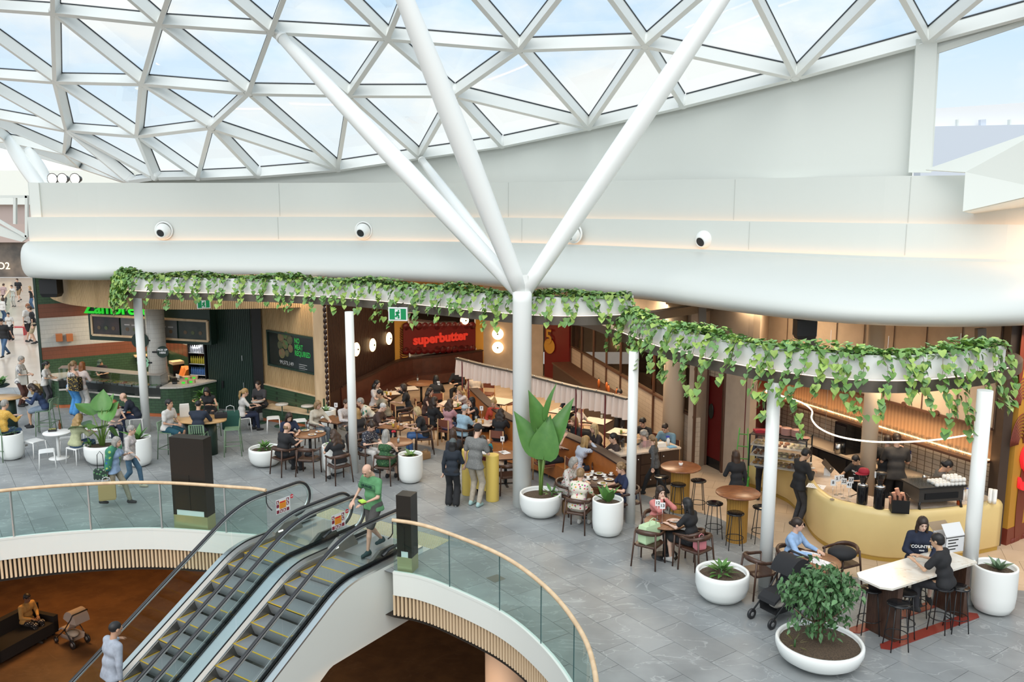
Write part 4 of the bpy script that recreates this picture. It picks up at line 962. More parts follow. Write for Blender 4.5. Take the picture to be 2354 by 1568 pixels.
# walls to the right of the window wall
E1,E2,E3=G(1620,1068),G(1658,1086),G(1716,1113)
wr_=struct('wall_cafe');wall('beige_pier',D5,E1,0,4.7,BWALL,.2,parent=wr_);wall('beige_pier',E2,E3,0,4.7,BWALL,.2,parent=wr_);wall('door_head',E1,E2,2.75,4.7,BWALL,.2,parent=wr_)
d2=struct('door_2');wall('door_leaf',E1.lerp(E2,.06)+Vector((0,.1,0)),E1.lerp(E2,.94)+Vector((0,.1,0)),.1,2.45,MAROON,.06,parent=d2);wall('kick_plate',E1+Vector((0,.08,0)),E2+Vector((0,.08,0)),0,.25,BLACKG,.05,parent=d2);wall('tile_transom',E1,E2,2.45,2.75,TCREAM,.06,parent=d2)
for a in(E1,E2):b=MB();b.box((-.03,-.05,0),(.03,.1,2.8));b.build('door_frame',RAILW,d2,a)
b=MB();b.lathe([(.12,-.01),(.12,.01)],20);o=b.build('oval_window',mat('dark_pane',(.02,.025,.02),.1),d2);o.matrix_basis=facing(onplane(1637,945,E1+Vector((0,.1,0)),E2+Vector((0,.1,0)),.03),hd(E1,E2))@Matrix.Diagonal((.8,1.7,1,1))
# tall beige facade above the bar and dark posts
RW0,RW1=E3+Vector((.03,.1,0)),Vector((7.15,23.9,0));BW0,BW1=Vector((7.15,23.9,0)),Vector((9.95,17.3,0))
rw=struct('wall_bar_end');wall('maroon_panel',RW0,RW1,0,3.1,MAROON,.12,parent=rw);wall('beige_panel',RW0,RW1,3.1,4.7,BWALL,.12,parent=rw)
b=MB();b.box((-.09,-.14,0),(.09,.14,.005));o=b.build('paper_notice',STICK,rw);o.matrix_basis=facing(onplane(1756,943,RW0,RW1,.02),hd(RW0,RW1))
bw=struct('wall_bar_back');wall('square_tiles',BW0,BW1,0,1.72,TCREAM,.12,parent=bw);wall('ribbed_glow_band',BW0,BW1,1.72,2.35,mat('ribbed_splash',(.5,.3,.16),.35,col2=(.4,.23,.12),kind='stripe',scale=8,stretch=(1,1,0)),.14,parent=bw)
wall('upper_panels',BW0+Vector((-.12,-.05,0)),BW1+Vector((-.12,-.05,0)),2.38,4.7,BWALL,.2,parent=bw)
for i in range(9):b=MB();p=BW0.lerp(BW1,i/8)+rot2(hd(BW0,BW1))*.15;b.bar(p+Vector((0,0,2.4)),p+Vector((0,0,4.6)),.012,.02,up=(0,1,0));b.build('panel_joint',RAILW,bw)
b=MB();h_=rot2(hd(BW0,BW1));b.bar(BW0+h_*.16+Vector((0,0,2.38)),BW1+h_*.16+Vector((0,0,2.38)),.04,.05);b.build('panel_rail',RAILW,bw)
for i in range(8):b=MB();b.lathe([(.06,0),(.06,.03)],14);o=b.build('wave_knob',RAILW,bw);o.matrix_basis=facing(BW0.lerp(BW1,(i+.5)/8)+h_*.17+Vector((0,0,2.42)),hd(BW0,BW1))
sh=thing('glowing_shelf','long dark shelf with glowing strip and glassware behind the bar','shelf')
wall('board',BW0+h_*.14,BW1+h_*.14,1.66,1.72,RAILW,.01,parent=sh);b=MB();b.bar(BW0+h_*.3+Vector((0,0,1.69)),BW1+h_*.3+Vector((0,0,1.69)),.34,.05);b.build('shelf_board',RAILW,sh)
b=MB();b.bar(BW0+h_*.17+Vector((0,0,1.735)),BW1+h_*.17+Vector((0,0,1.735)),.04,.02);b.build('glow_strip',mat('amber_led',(1,.52,.2),.5,emit=4.5),sh)
# dark frame and painted pillar at the right edge
PF=G(2300,1262)
pf=struct('trim_bar_frame');b=MB();b.box((-.09,-.09,0),(.09,.25,4.7));b.build('frame_post',mat('dark_brown_frame',(.05,.03,.02),.5),pf,PF+Vector((.0,.25,0)))
PA,PBq=G(2312,1254),G(2440,1200)
pp=thing('painted_pillar','mustard pillar painted with maroon shapes and ripple lines at the right edge','pillar');wall('pillar_face',PA,PBq,0,4.7,MUST,.3,parent=pp);wall('plinth',PA+Vector((0,-.01,0)),PBq+Vector((0,-.01,0)),0,.35,mat('maroon_tile',(.18,.035,.02),.4),.3,parent=pp)
MAR2=MATS['maroon_tile']
for u,v,rx,rz_ in((2344,1160,.16,.9),(2352,790,.12,.8)):
 b=MB();b.lathe([(1,0),(1,.006)],28,smooth=False);o=b.build('maroon_shape',MAR2,pp);o.matrix_basis=facing(onplane(u,v,PA,PBq,.012),hd(PA,PBq))@Matrix.Diagonal((rx,rz_,1,1))
for u,v,n_ in((2345,1020,8),(2345,1230,7),(2350,930,7)):
 for i in range(n_):
  r_=.1+i*.045;up_=1 if v!=1230 else-1
  b=MB();b.tube([(r_*math.cos(a),up_*r_*1.5*math.sin(a),0) for a in[pi*k/14 for k in range(15)]],.012,5);o=b.build('ripple_line',MAR2,pp);o.matrix_basis=facing(onplane(u,v,PA,PBq,.012),hd(PA,PBq))
text_mesh('S',1.3,.03,mat('red_letter',(.8,.02,.03),.4,emit=.4),'red_letter',pp,facing(onplane(2352,1080,PA,PBq,.04),hd(PA,PBq))@Matrix.Diagonal((.8,1,1,1)),.02)
# dark posts and cream columns
dp=struct('trim_2')
for u,v0,v1,Y in((1614,705,775,20.0),(1864,735,815,18.0),(2254,755,815,16.9)):b=MB();b.bar(AT(u,v0,Y),AT(u,v1,Y),.17,.12,up=(0,1,0));b.build('canopy_post',BRONZE,dp)
for p,r_,lab in((G(1545,1062),.29,'round cream column beside the walnut sideboard'),(G(1987,1185),.17,'cream square-looking round column rising from the coffee bar')):
 b=MB();b.lathe([(r_,0),(r_,4.7)],28);o=b.build('cream_column',mat('cream_column',(.58,.46,.33),.6),None,p);tag(o,lab,'column')
# ceiling of the shops
mat('ceiling_paint',(.5,.44,.38),.8)
cl=[p for p in wlc[endx:]]
b=MB();b.rings([[Vector((p.x,p.y-.3,4.66)),Vector((p.x,45,4.66))] for p in cl],close=False,cap=False);b.build('ceiling_shops',MATS['ceiling_paint'],kind='structure')
b=MB();b.quad((-16.4,40,0),(20,40,0),(20,40,8),(-16.4,40,8));b.build('wall_back',BWALL,kind='structure')
b=MB();b.quad((14.5,10,0),(14.5,40,0),(14.5,40,4.7),(14.5,10,4.7));b.build('wall_right',BWALL,kind='structure')
# ---- far mall corridor at the left
fw=struct('wall_far')
b=MB();b.quad((-75,80,0),(-16.5,80,0),(-16.5,80,3.2),(-75,80,3.2));b.build('far_shopfronts',mat('far_dark',(.06,.055,.05),.5,col2=(.2,.16,.13),scale=.6),fw)
b=MB();b.box((-75,79.5,3.2),(-16.5,80,6.6));b.build('far_fascia',mat('far_taupe',(.42,.33,.3),.6),fw)
b=MB();b.box((-75,79,6.6),(-16.5,80,9.6));b.build('far_white_band',WHITE,fw)
text_mesh('O2',.9,.02,mat('warm_sign',(1,.75,.4),.5,emit=2),'far_sign_letters',fw,facing(AT(8,612,79),270))
fwin=struct('window_2');b=MB()
A_,B_=AT(-10,462,33),AT(62,462,33)
poly_obj('window_pane',[AT(-10,455,33),AT(62,455,33),AT(62,515,33),AT(-10,515,33)],glassmat('window_glass',(.93,.95,.97),.08),fwin)
for q in(((-10,452),(64,452)),((62,450),(62,545)),((35,455),(35,515)),((-10,503),(62,545))):b=MB();b.bar(AT(*q[0],32.9),AT(*q[1],32.9),.1,.12,up=(0,1,0));b.build('window_frame',WHITE,fwin)
poly_obj('window_apron',[AT(-10,515,32.9),AT(62,548,32.9),AT(50,556,32.9),AT(-10,540,32.9)],WHITE,fwin,.1)
fb=thing('glass_balustrade','short distant glass balustrade with timber rail in the far corridor','balustrade')
q0,q1,q2=G(-30,735),G(12,727),G(25,705);
for a,c_ in((q0,q1),(q1,q2)):b=MB();b.bar(a+Vector((0,0,1.1)),c_+Vector((0,0,1.1)),.1,.07);b.build('handrail',WOODR,fb);poly_obj('glass_pane',[a,c_,c_+Vector((0,0,1.05)),a+Vector((0,0,1.05))],BGLASS,fb)
rb=thing('red_bench','small red bench standing in the far corridor','bench',G(40,770));b=MB();b.box((-.55,-.2,.4),(.55,.2,.45));b.build('seat',mat('red_paint',(.4,.03,.03),.4),rb);
for x in(-.45,.45):b=MB();b.box((x-.03,-.18,0),(x+.03,.18,.4));b.build('leg',MATS['red_paint'],rb)
# ====== people (smooth solids grown from a posed skeleton)
def s_cap(P,a,b,ra,rb):
 a=np.array(a,np.float32);b=np.array(b,np.float32);ba=b-a;q=P-a
 t=np.clip((q@ba)/max(1e-9,float(ba@ba)),0,1)
 return np.linalg.norm(q-t[...,None]*ba,axis=-1)-(ra+(rb-ra)*t)
def s_ell(P,c,r):
 q=P-np.array(c,np.float32);r=np.array(r,np.float32)
 k0=np.linalg.norm(q/r,axis=-1);k1=np.linalg.norm(q/(r*r),axis=-1)
 return k0*(k0-1)/np.maximum(k1,1e-6)
def smin(a,b,k):
 h=np.clip(.5+.5*(b-a)/k,0,1);return b+(a-b)*h-k*h*(1-h)
def smax(a,b,k):return-smin(-a,-b,k)
def grid(lo,hi,h):
 n=[int(math.ceil((hi[i]-lo[i])/h))+1 for i in range(3)]
 ax=[lo[i]+h*np.arange(n[i],dtype=np.float32) for i in range(3)]
 return np.stack(np.meshgrid(*ax,indexing='ij'),-1)
def snets(f,lo,h):
 """surface nets: one vertex per cell crossed by the zero level"""
 nx,ny,nz=f.shape;ins=f<0
 acc=np.zeros((nx-1,ny-1,nz-1,3),np.float32);cnt=np.zeros((nx-1,ny-1,nz-1),np.float32)
 base=np.stack(np.meshgrid(np.arange(nx),np.arange(ny),np.arange(nz),indexing='ij'),-1).astype(np.float32)
 for ax in range(3):
  sl0=[slice(None)]*3;sl1=[slice(None)]*3;sl0[ax]=slice(0,-1);sl1[ax]=slice(1,None)
  a=f[tuple(sl0)];b=f[tuple(sl1)];cross=(a<0)!=(b<0)
  t=np.where(cross,a/np.where(cross,a-b,1),0);pos=base[tuple(sl0)].copy();pos[...,ax]+=t;pos*=cross[...,None]
  o1,o2=[i for i in range(3) if i!=ax];n1,n2=f.shape[o1],f.shape[o2]
  for d1 in(0,1):
   for d2 in(0,1):
    s=[slice(None)]*3;s[o1]=slice(d1,n1-1+d1);s[o2]=slice(d2,n2-1+d2)
    acc+=pos[tuple(s)];cnt+=cross[tuple(s)]
 act=cnt>0;idx=-np.ones(act.shape,np.int64);idx[act]=np.arange(act.sum())
 v=acc[act]/cnt[act][:,None]*h+np.array(lo,np.float32);quads=[]
 for ax in range(3):
  sl0=[slice(1,-1)]*3;sl1=[slice(1,-1)]*3;sl0[ax]=slice(0,-1);sl1[ax]=slice(1,None)
  a=ins[tuple(sl0)];b=ins[tuple(sl1)];o1,o2=[(1,2),(2,0),(0,1)][ax]
  for flip,m in((False,a&~b),(True,~a&b)):
   w=np.argwhere(m)
   if not len(w):continue
   c=w.copy();c[:,o1]+=1;c[:,o2]+=1
   def at(d1,d2):
    q=c.copy();q[:,o1]-=d1;q[:,o2]-=d2;return idx[q[:,0],q[:,1],q[:,2]]
   Q=np.stack([at(1,1),at(0,1),at(0,0),at(1,0)],1)
   quads.append(Q[:,::-1] if flip else Q)
 return v,np.concatenate(quads) if quads else np.zeros((0,4),np.int64)
def solid(prims,h,cut=None,pad=.03):
 pts=np.array([p for pr in prims for p in((pr[1],pr[2]) if pr[0]=='c' else(np.array(pr[1])-np.array(pr[2]),np.array(pr[1])+np.array(pr[2])))],float)
 mr=max(max(pr[3],pr[4]) if pr[0]=='c' else 0 for pr in prims);lo=pts.min(0)-mr-pad;hi=pts.max(0)+mr+pad
 P=grid(lo,hi,h);d=None
 for pr in prims:
  e=s_cap(P,*pr[1:5]) if pr[0]=='c' else s_ell(P,pr[1],pr[2]);k=pr[5] if pr[0]=='c' else pr[3]
  if k<0:d=smax(d,-e,-k)
  else:d=e if d is None else smin(d,e,k)
 if cut is not None:d=cut(P,d)
 return snets(d,lo,h)
def C_(a,b,ra,rb,k=.03):return('c',a,b,ra,rb,k)
def E_(c,r,k=.02):return('e',c,r,k)
def mesh_np(name,v,q,mats,mi=None):
 me=bpy.data.meshes.new(name);v=np.asarray(v,np.float32);q=np.asarray(q,np.int32)
 me.vertices.add(len(v));me.vertices.foreach_set('co',v.ravel());me.loops.add(q.size);me.loops.foreach_set('vertex_index',q.ravel())
 me.polygons.add(len(q));me.polygons.foreach_set('loop_start',np.arange(0,q.size,4,dtype=np.int32))
 for m in mats:me.materials.append(m)
 me.polygons.foreach_set('use_smooth',np.ones(len(q),bool))
 if mi is not None:me.polygons.foreach_set('material_index',np.asarray(mi,np.int32))
 me.update(calc_edges=True);me.validate();return me
# ---- head, hand and hair patterns
def head_prims():return[E_((0,-.012,.03),(.074,.094,.086)),E_((0,.022,-.035),(.06,.068,.085),.03),C_((0,.055,-.092),(0,.05,-.085),.028,.03,.03),C_((-.035,.08,.024),(.035,.08,.024),.012,.012,.012),C_((0,.09,.006),(0,.108,-.03),.009,.014,.01),E_((.03,.1,.004),(.02,.017,.013),-.012),E_((-.03,.1,.004),(.02,.017,.013),-.012),C_((-.02,.083,-.06),(.02,.083,-.06),.01,.01,.008),E_((.076,-.006,-.008),(.013,.024,.034),.008),E_((-.076,-.006,-.008),(.013,.024,.034),.008),C_((0,-.02,-.07),(0,-.03,-.17),.05,.054,.03)]
def hand_prims(curl):
 P=[E_((0,.05,0),(.042,.055,.016),.01)]
 for x,l,y0 in((.028,.07,.088),(.009,.078,.093),(-.011,.072,.09),(-.03,.056,.08)):
  a=np.array((x,y0-.03,0));d1=curl;p1=np.array((x*1.1,y0+l*.45*math.cos(d1),-l*.45*math.sin(d1)));d2=curl*2.1
  p2=p1+np.array((0,l*.55*math.cos(d2),-l*.55*math.sin(d2)));P+=[C_(a,p1,.0095,.009,.006),C_(p1,p2,.009,.0075,.004)]
 P+=[C_((.02,.02,-.002),(.05,.052,-.012),.014,.011,.01),C_((.05,.052,-.012),(.056,.085,-.022),.011,.008,.004),C_((0,-.02,0),(0,.02,0),.024,.026,.015)]
 return P
HEADS={h:solid(head_prims(),h) for h in(.0095,.016)}
HANDS={(c,h):solid(hand_prims(cv),h) for c,cv in(('open',.25),('grip',.85)) for h in(.0075,.0125)}
def hair_cut(P,d,style):
 x,y,z=P[...,0],P[...,1],P[...,2]
 face=s_ell(P,(0,.12,-.06),(.078,.085,.125));d=smax(d,-face,.012)
 if style=='bald':d=smax(d,z-.028-.25*(y<-.06)*(-y-.06),.01)
 return d
def hair_prims(style):
 base=[E_((0,-.016,.036),(.086,.106,.096))]
 low=[E_((0,-.035,-.02),(.085,.088,.07),.03)]
 if style=='short':return base+[E_((0,-.045,-.015),(.079,.075,.06),.02)]
 if style=='crop':return[E_((0,-.018,.034),(.08,.1,.091))]
 if style=='bald':return[E_((0,-.015,.02),(.0765,.0965,.085)),E_((0,-.04,-.02),(.073,.07,.048),.02)]
 if style=='long':return base+low+[E_((0,-.06,-.14),(.092,.05,.19),.04),C_((.078,.0,-.02),(.09,.02,-.24),.026,.02,.03),C_((-.078,.0,-.02),(-.09,.02,-.24),.026,.02,.03)]
 if style=='wavy':return base+low+[C_((s*(.05+.04*(i%2)),-.07+.03*(i%2),-.03-.05*i),(s*(.06+.035*((i+1)%2)),-.07,-.09-.05*i),.055,.055,.015) for i in range(5) for s in(-1,1)]+[E_((0,-.075,-.15),(.09,.045,.17),.03)]
 if style=='pony':return base+[E_((0,-.045,-.005),(.08,.078,.055),.02),C_((0,-.1,.04),(0,-.155,.0),.028,.034,.015),C_((0,-.155,.0),(0,-.15,-.13),.036,.032,.02),C_((0,-.15,-.13),(0,-.13,-.25),.032,.012,.02)]
 if style=='bun':return base+[E_((0,-.045,-.005),(.08,.078,.055),.02),E_((0,-.075,.115),(.045,.045,.04),.01)]
 if style=='lowbun':return base+[E_((0,-.045,-.005),(.08,.078,.055),.02),E_((0,-.115,.0),(.045,.045,.04),.01)]
 if style=='bob':return base+low+[E_((0,-.045,-.06),(.1,.07,.1),.04),C_((.075,.01,.0),(.085,.02,-.1),.03,.025,.03),C_((-.075,.01,.0),(-.085,.02,-.1),.03,.025,.03)]
 if style=='curls':return base+[E_((.05*math.cos(a)*1.4,-.03+.06*math.sin(a),.07-.05*(i%3)),(.045,.045,.04),.01) for i,a in enumerate([k*2.4 for k in range(12)])]
HAIRS={}
def hair_mesh(style,h):
 if(style,h) not in HAIRS:
  v,q=solid(hair_prims(style),h,cut=lambda P,d:hair_cut(P,d,style));HAIRS[(style,h)]=mesh_np('hair',v,q,[None])
 return HAIRS[(style,h)]
def cap_mesh():
 if 'cap' not in HAIRS:
  v,q=solid([E_((0,-.014,.04),(.09,.108,.1)),E_((0,.12,.045),(.075,.075,.012),.008)],.011,cut=lambda P,d:smax(d,.028-P[...,2],.004));HAIRS['cap']=mesh_np('cap',v,q,[None])
 return HAIRS['cap']
b=MB();b.sphere((.03,.083,.004),.014,8,5,(1,.55,.5));b.sphere((-.03,.083,.004),.014,8,5,(1,.55,.5));EYEM=b.mesh('eyes',mat('eye_dark',(.03,.02,.015),.25))
b=MB();b.tube([(-.046,.078,.026),(-.03,.091,.031),(-.014,.091,.027)],.0045,5);b.tube([(.046,.078,.026),(.03,.091,.031),(.014,.091,.027)],.0045,5);BROWM=b.mesh('eyebrows',None)
b=MB();b.tube([(-.024,.084,-.06),(0,.095,-.059),(.024,.084,-.06)],.0055,6);LIPSM=b.mesh('mouth',mat('lips',(.42,.12,.1),.45))
SKINS=dict(fair=(.62,.38,.27),tan=(.48,.27,.17),olive=(.53,.32,.2),dark=(.2,.1,.06),pale=(.68,.45,.34))
HCOL=dict(black=(.012,.01,.01),brown=(.06,.03,.016),dbrown=(.03,.016,.01),blonde=(.42,.26,.1),lblonde=(.55,.4,.2),grey=(.34,.32,.29),white=(.6,.58,.55),red=(.25,.085,.025),sandy=(.28,.17,.08))
def cloth(spec):
 if isinstance(spec,bpy.types.Material):return spec
 nm='cloth_%02x%02x%02x'%tuple(int(c*255) for c in spec);return mat(nm,spec,.85,var=.18,scale=14)
def hairmat(c):return mat('hair_'+c,HCOL[c],.5,col2=tuple(x*.6 for x in HCOL[c]),scale=30,stretch=(1,1,.12))
def ik(a,b,l1,l2,pole):
 a=Vector(a);b=Vector(b);d=b-a;L_=d.length;mx=(l1+l2)*.995
 if L_>mx:b=a+d*(mx/L_);d=b-a;L_=mx
 L_=max(L_,abs(l1-l2)+.02);x=(l1*l1-l2*l2+L_*L_)/(2*L_);y=math.sqrt(max(0,l1*l1-x*x));n=d.normalized();p=Vector(pole);p=(p-n*p.dot(n)).normalized()
 return a+n*x+p*y,b
def person(who,px,face,pose='sit',seat=.45,head=None,feet=None,top=(.05,.05,.05),sleeve='short',bottom=(.02,.03,.06),leg='long',shoes=(.03,.03,.03),hair='short',hc='brown',skin='fair',lean=8,nod=8,turn=0,hl='lap',hr='lap',hgt=1.7,build=1.0,hat=None,stride=.0,fem=False,tz=None,straps=None,neckdrop=False,name='person'):
 """px: head-top pixel; seated people are placed from it, standing ones from feet"""
 s=1.0;W=.165 if fem else.188;hw=.092;R=lambda v:Vector(v)
 zt=(seat+.28 if seat<.6 else seat+.32) if tz is None else tz
 if pose in('sit',):
  pel=Vector((0,-.03,seat+.1));ls=1
 else:pel=Vector((0,0,.93))
 la=math.radians(lean);upv=Vector((0,math.sin(la),math.cos(la)));fw=Vector((0,math.cos(la),-math.sin(la)))
 waist=pel+upv*.16;chest=pel+upv*.36;neck=pel+upv*.53;shz=pel+upv*.46
 hp=math.radians(nod);hy=math.radians(turn)
 hc0=neck+upv*.055+Vector((0,.02,0));HM=Matrix.Rotation(hy,3,'Z')@Matrix.Rotation(-hp,3,'X');hcen=hc0+HM@Vector((0,.015,.1))
 htop=hcen+HM@Vector((0,0,.12))
 hips=[pel+Vector((sg*hw,0,-.02)) for sg in(-1,1)];S=[shz+Vector((sg*W,0,0)) for sg in(-1,1)]
 if pose=='sit':
  an=[]
  for i,sg in enumerate((-1,1)):
   fz=.09 if seat<.6 else.32
   an.append(Vector((sg*.1,.40+(.06 if i else-.03),fz)))
 elif pose=='walk':an=[Vector((-.08,stride*.5,.09)),Vector((.08,-stride*.5,.14 if stride>.3 else.1))]
 else:an=[Vector((-.1,.02,.085)),Vector((.1,-.01,.085))]
 kn=[]
 for i in range(2):k_,a_=ik(hips[i],an[i],.44,.43,(.05*(-1,1)[i],1,.3));kn.append(k_);an[i]=a_
 PRE={'side':lambda sg:Vector((sg*(W+.07),.03,shz.z-.55)),'table':lambda sg:Vector((sg*.14,pel.y+.44+.1*math.sin(la),zt+.05)),'lap':lambda sg:Vector((sg*.11,pel.y+.3,pel.z+.13)),'chin':lambda sg:hcen+Vector((sg*.045,.09,-.13)),'front':lambda sg:Vector((sg*.1,.34,shz.z-.28)),'phone':lambda sg:Vector((sg*.05,.32,shz.z-.2)),'mouth':lambda sg:hcen+Vector((sg*.05,.13,-.07)),'hip':lambda sg:Vector((sg*.19,.08,pel.z+.08)),'swing':lambda sg:Vector((sg*(W+.06),.22*sg,shz.z-.5)),'reach':lambda sg:Vector((sg*.2,.5,shz.z-.25)),'up':lambda sg:Vector((sg*.25,.3,shz.z+.05))}
 el=[];wr=[]
 for i,(sg,h_) in enumerate(((-1,hl),(1,hr))):
  tg=PRE[h_](sg) if isinstance(h_,str) else Vector(h_)
  e_,w_=ik(S[i],tg,.285,.25,(sg*.7,-.55,-.6));el.append(e_);wr.append(w_)
# placement
 rz=math.radians(face-90);Rz=Matrix.Rotation(rz,3,'Z')
 if pose!='sit' and feet:
  loc=G(*feet);zz=AT(px[0],px[1],loc.y).z;s=max(.75,min(1.12,zz/htop.z)) if px else hgt/1.72
 else:
  s=hgt/1.7 if pose!='sit' else 1.0;zt_=htop.z*s;loc=G(px[0],px[1],zt_)-Rz@Vector((htop.x*s,htop.y*s,0));loc.z=0
 dist=loc.length;vx=.02 if dist<19.5 else(.025 if dist<25 else.034);near=dist<23
 p=thing(name,who,'person',loc,rz)
 p.scale=(s,)*3
 wr_,cw_=(.088,.07) if fem else(.1,.085)
 B=build;sk=[C_(pel+Vector((-.058,0,0)),pel+Vector((.058,0,0)),.1*B,.1*B,.05),C_(waist+Vector((-.055,0,0)),waist+Vector((.055,0,0)),wr_*B,wr_*B,.06),C_(chest+Vector((-cw_,0,0)),chest+Vector((cw_,0,0)),.098*B,.098*B,.06),C_(S[0]+Vector((.06,0,-.005)),S[1]+Vector((-.06,0,-.005)),.062,.062,.05),C_(shz,hc0,.055,.05,.04)]
 if fem:sk+=[E_(chest+fw*.075+Vector((sg*.07,0,.0)),(.06,.055,.06),.03) for sg in(-1,1)]
 torso=list(sk);arms=[];legs=[]
 for i in range(2):
  arms.append((C_(S[i],el[i],.054 if not fem else.046,.04,.03),C_(el[i],wr[i],.04,.027,.015)))
  legs.append((C_(hips[i],kn[i],.084*B,.056*B,.04),C_(kn[i],kn[i].lerp(an[i],.35),.056,.054,.02),C_(kn[i].lerp(an[i],.35),an[i],.054,.036,.02)))
 allp=torso+[c for a in arms for c in a]+[c for l in legs for c in l]
 allp=[(q[0],q[1],q[2],max(.02,q[3]-.008),max(.02,q[4]-.008),q[5]) if q[0]=='c' else q for q in allp]
 v,q=solid(allp,vx);V=[v];Q=[q];n=len(v)
 hv,hq=HEADS[.0095 if near else.016];hm=np.array(HM);V.append(hv@hm.T+np.array(hcen));Q.append(hq+n);n+=len(hv)
 for i in range(2):
  d=(wr[i]-el[i]).normalized();dn=Vector((0,0,-1));
  if abs(d.z)>.8:dn=Vector((-(1,-1)[i],0,0)) if pose!='x' else dn
  x_=d.cross(-dn).normalized();z_=x_.cross(d);M_=np.array(Matrix((x_,d,z_)).transposed())
  tv,tq=HANDS[('grip' if(hl,hr)[i] in('phone','front','side','swing','mouth','chin') else 'open',.0075 if near else.0125)];tv=tv.copy()
  if i:tv[:,0]*=-1;tq=tq[:,::-1]
  V.append(tv@M_.T+np.array(wr[i]+d*.015));Q.append(tq+n);n+=len(tv)
 me=mesh_np('body',np.concatenate(V),np.concatenate(Q),[mat('skin_'+skin,SKINS[skin],.5)])
 body=link('body',me,p)
# clothes
 g=.012
 def fat(c,e):return(c[0],c[1],c[2],c[3]+e,c[4]+e,c[5]) if c[0]=='c' else(c[0],c[1],tuple(np.array(c[2])+e),c[3])
 tp=[fat(c,g) for c in torso[:3]]+[fat(c,g) for c in torso[5:]]
 if sleeve!='strap':tp+=[fat(torso[3],g),C_(shz,shz.lerp(hc0,.35),.07,.058,.03)]
 else:tp=[fat(c,g) for c in torso[:3]]+[fat(c,g) for c in torso[5:]]
 for i in range(2):
  if sleeve=='long':tp+=[fat(arms[i][0],.014),C_(el[i],el[i].lerp(wr[i],.93),.054,.038,.015)]
  elif sleeve=='short':m_=S[i].lerp(el[i],.68);tp.append(C_(S[i],m_,.068 if not fem else.06,.062 if not fem else.055,.03))
  elif sleeve=='tank':tp.append(C_(S[i],S[i].lerp(el[i],.12),.055,.05,.02))
 if leg in('dress',):pass
 hem=(pel-upv*.06)
 zc=pel.z-(.045 if pose=='sit' else.11);hd_=-.02 if pose=='sit' else-.1
 tv,tq=solid(tp+[C_(pel+Vector((-.092,0,hd_)),pel+Vector((.092,0,hd_)),.121*B,.121*B,.04)],vx,cut=lambda P,d:smax(d,zc-P[...,2],.004))
 link('top',mesh_np('top',tv,tq,[cloth(top)]),p)
 bt=[C_(pel+Vector((-.055,0,-.015)),pel+Vector((.055,0,-.015)),.108*B,.108*B,.04)]
 for i in range(2):
  a,m_,c_=legs[i]
  if leg=='long':bt+=[C_(hips[i]+Vector((0,0,-.02)),kn[i],.082*B,.056*B+.013,.03),C_(kn[i],an[i].lerp(kn[i],.04),.068*B,.052,.02)]
  elif leg=='wide':bt+=[fat(a,.02),C_(kn[i],an[i],.085,.095,.03)]
  elif leg=='shorts':bt+=[C_(hips[i],hips[i].lerp(kn[i],.9),.1*B,.08,.03)]
  elif leg in('skirt','dress'):bt+=[C_(hips[i],hips[i].lerp(kn[i],.85),.11*B,.1,.06)]
 if leg in('skirt','dress'):bt+=[C_(hips[0].lerp(hips[1],.5),kn[0].lerp(kn[1],.4),.11,.11,.06)]
 tv,tq=solid(bt,vx);link('dress_skirt' if leg in('skirt','dress') else('shorts' if leg=='shorts' else 'trousers'),mesh_np('trousers',tv,tq,[cloth(top if leg=='dress' else bottom)]),p)
 for i in range(2):
  a=an[i];sv,sq=solid([C_(a+Vector((0,-.045,-.045)),a+Vector((0,.13,-.055)),.04,.035,.02),C_(a+Vector((0,-.02,-.01)),a+Vector((0,.04,-.04)),.045,.04,.02)],vx*.8,pad=.02);link('shoe',mesh_np('shoe',sv,sq,[cloth(shoes)]),p)
 hM=Matrix.Translation(hcen)@HM.to_4x4()
 def hp_(name_,me_,m_=None):
  o=link(name_,me_,p);o.matrix_basis=hM
  if m_ is not None:o.material_slots[0].link='OBJECT';o.material_slots[0].material=m_
  return o
 if hair:hp_('hair',hair_mesh(hair,.0115 if near else.018),hairmat(hc))
 if hat is not None:hp_('cap',cap_mesh(),cloth(hat))
 if dist<31 and math.sin(math.radians(face+turn))<.75:hp_('eyes',EYEM);hp_('eyebrows',BROWM,hairmat(hc));hp_('mouth',LIPSM)
 p['J']=0;del p['J']
 POSED[who]=dict(M=Matrix.Translation(loc)@Matrix.Rotation(rz,4,'Z')@Matrix.Scale(s,4),wr=wr,loc=loc,rz=rz,obj=p,chest=chest,fw=fw,up=upv,shz=shz,pel=pel,seat=seat)
 return p
POSED={}
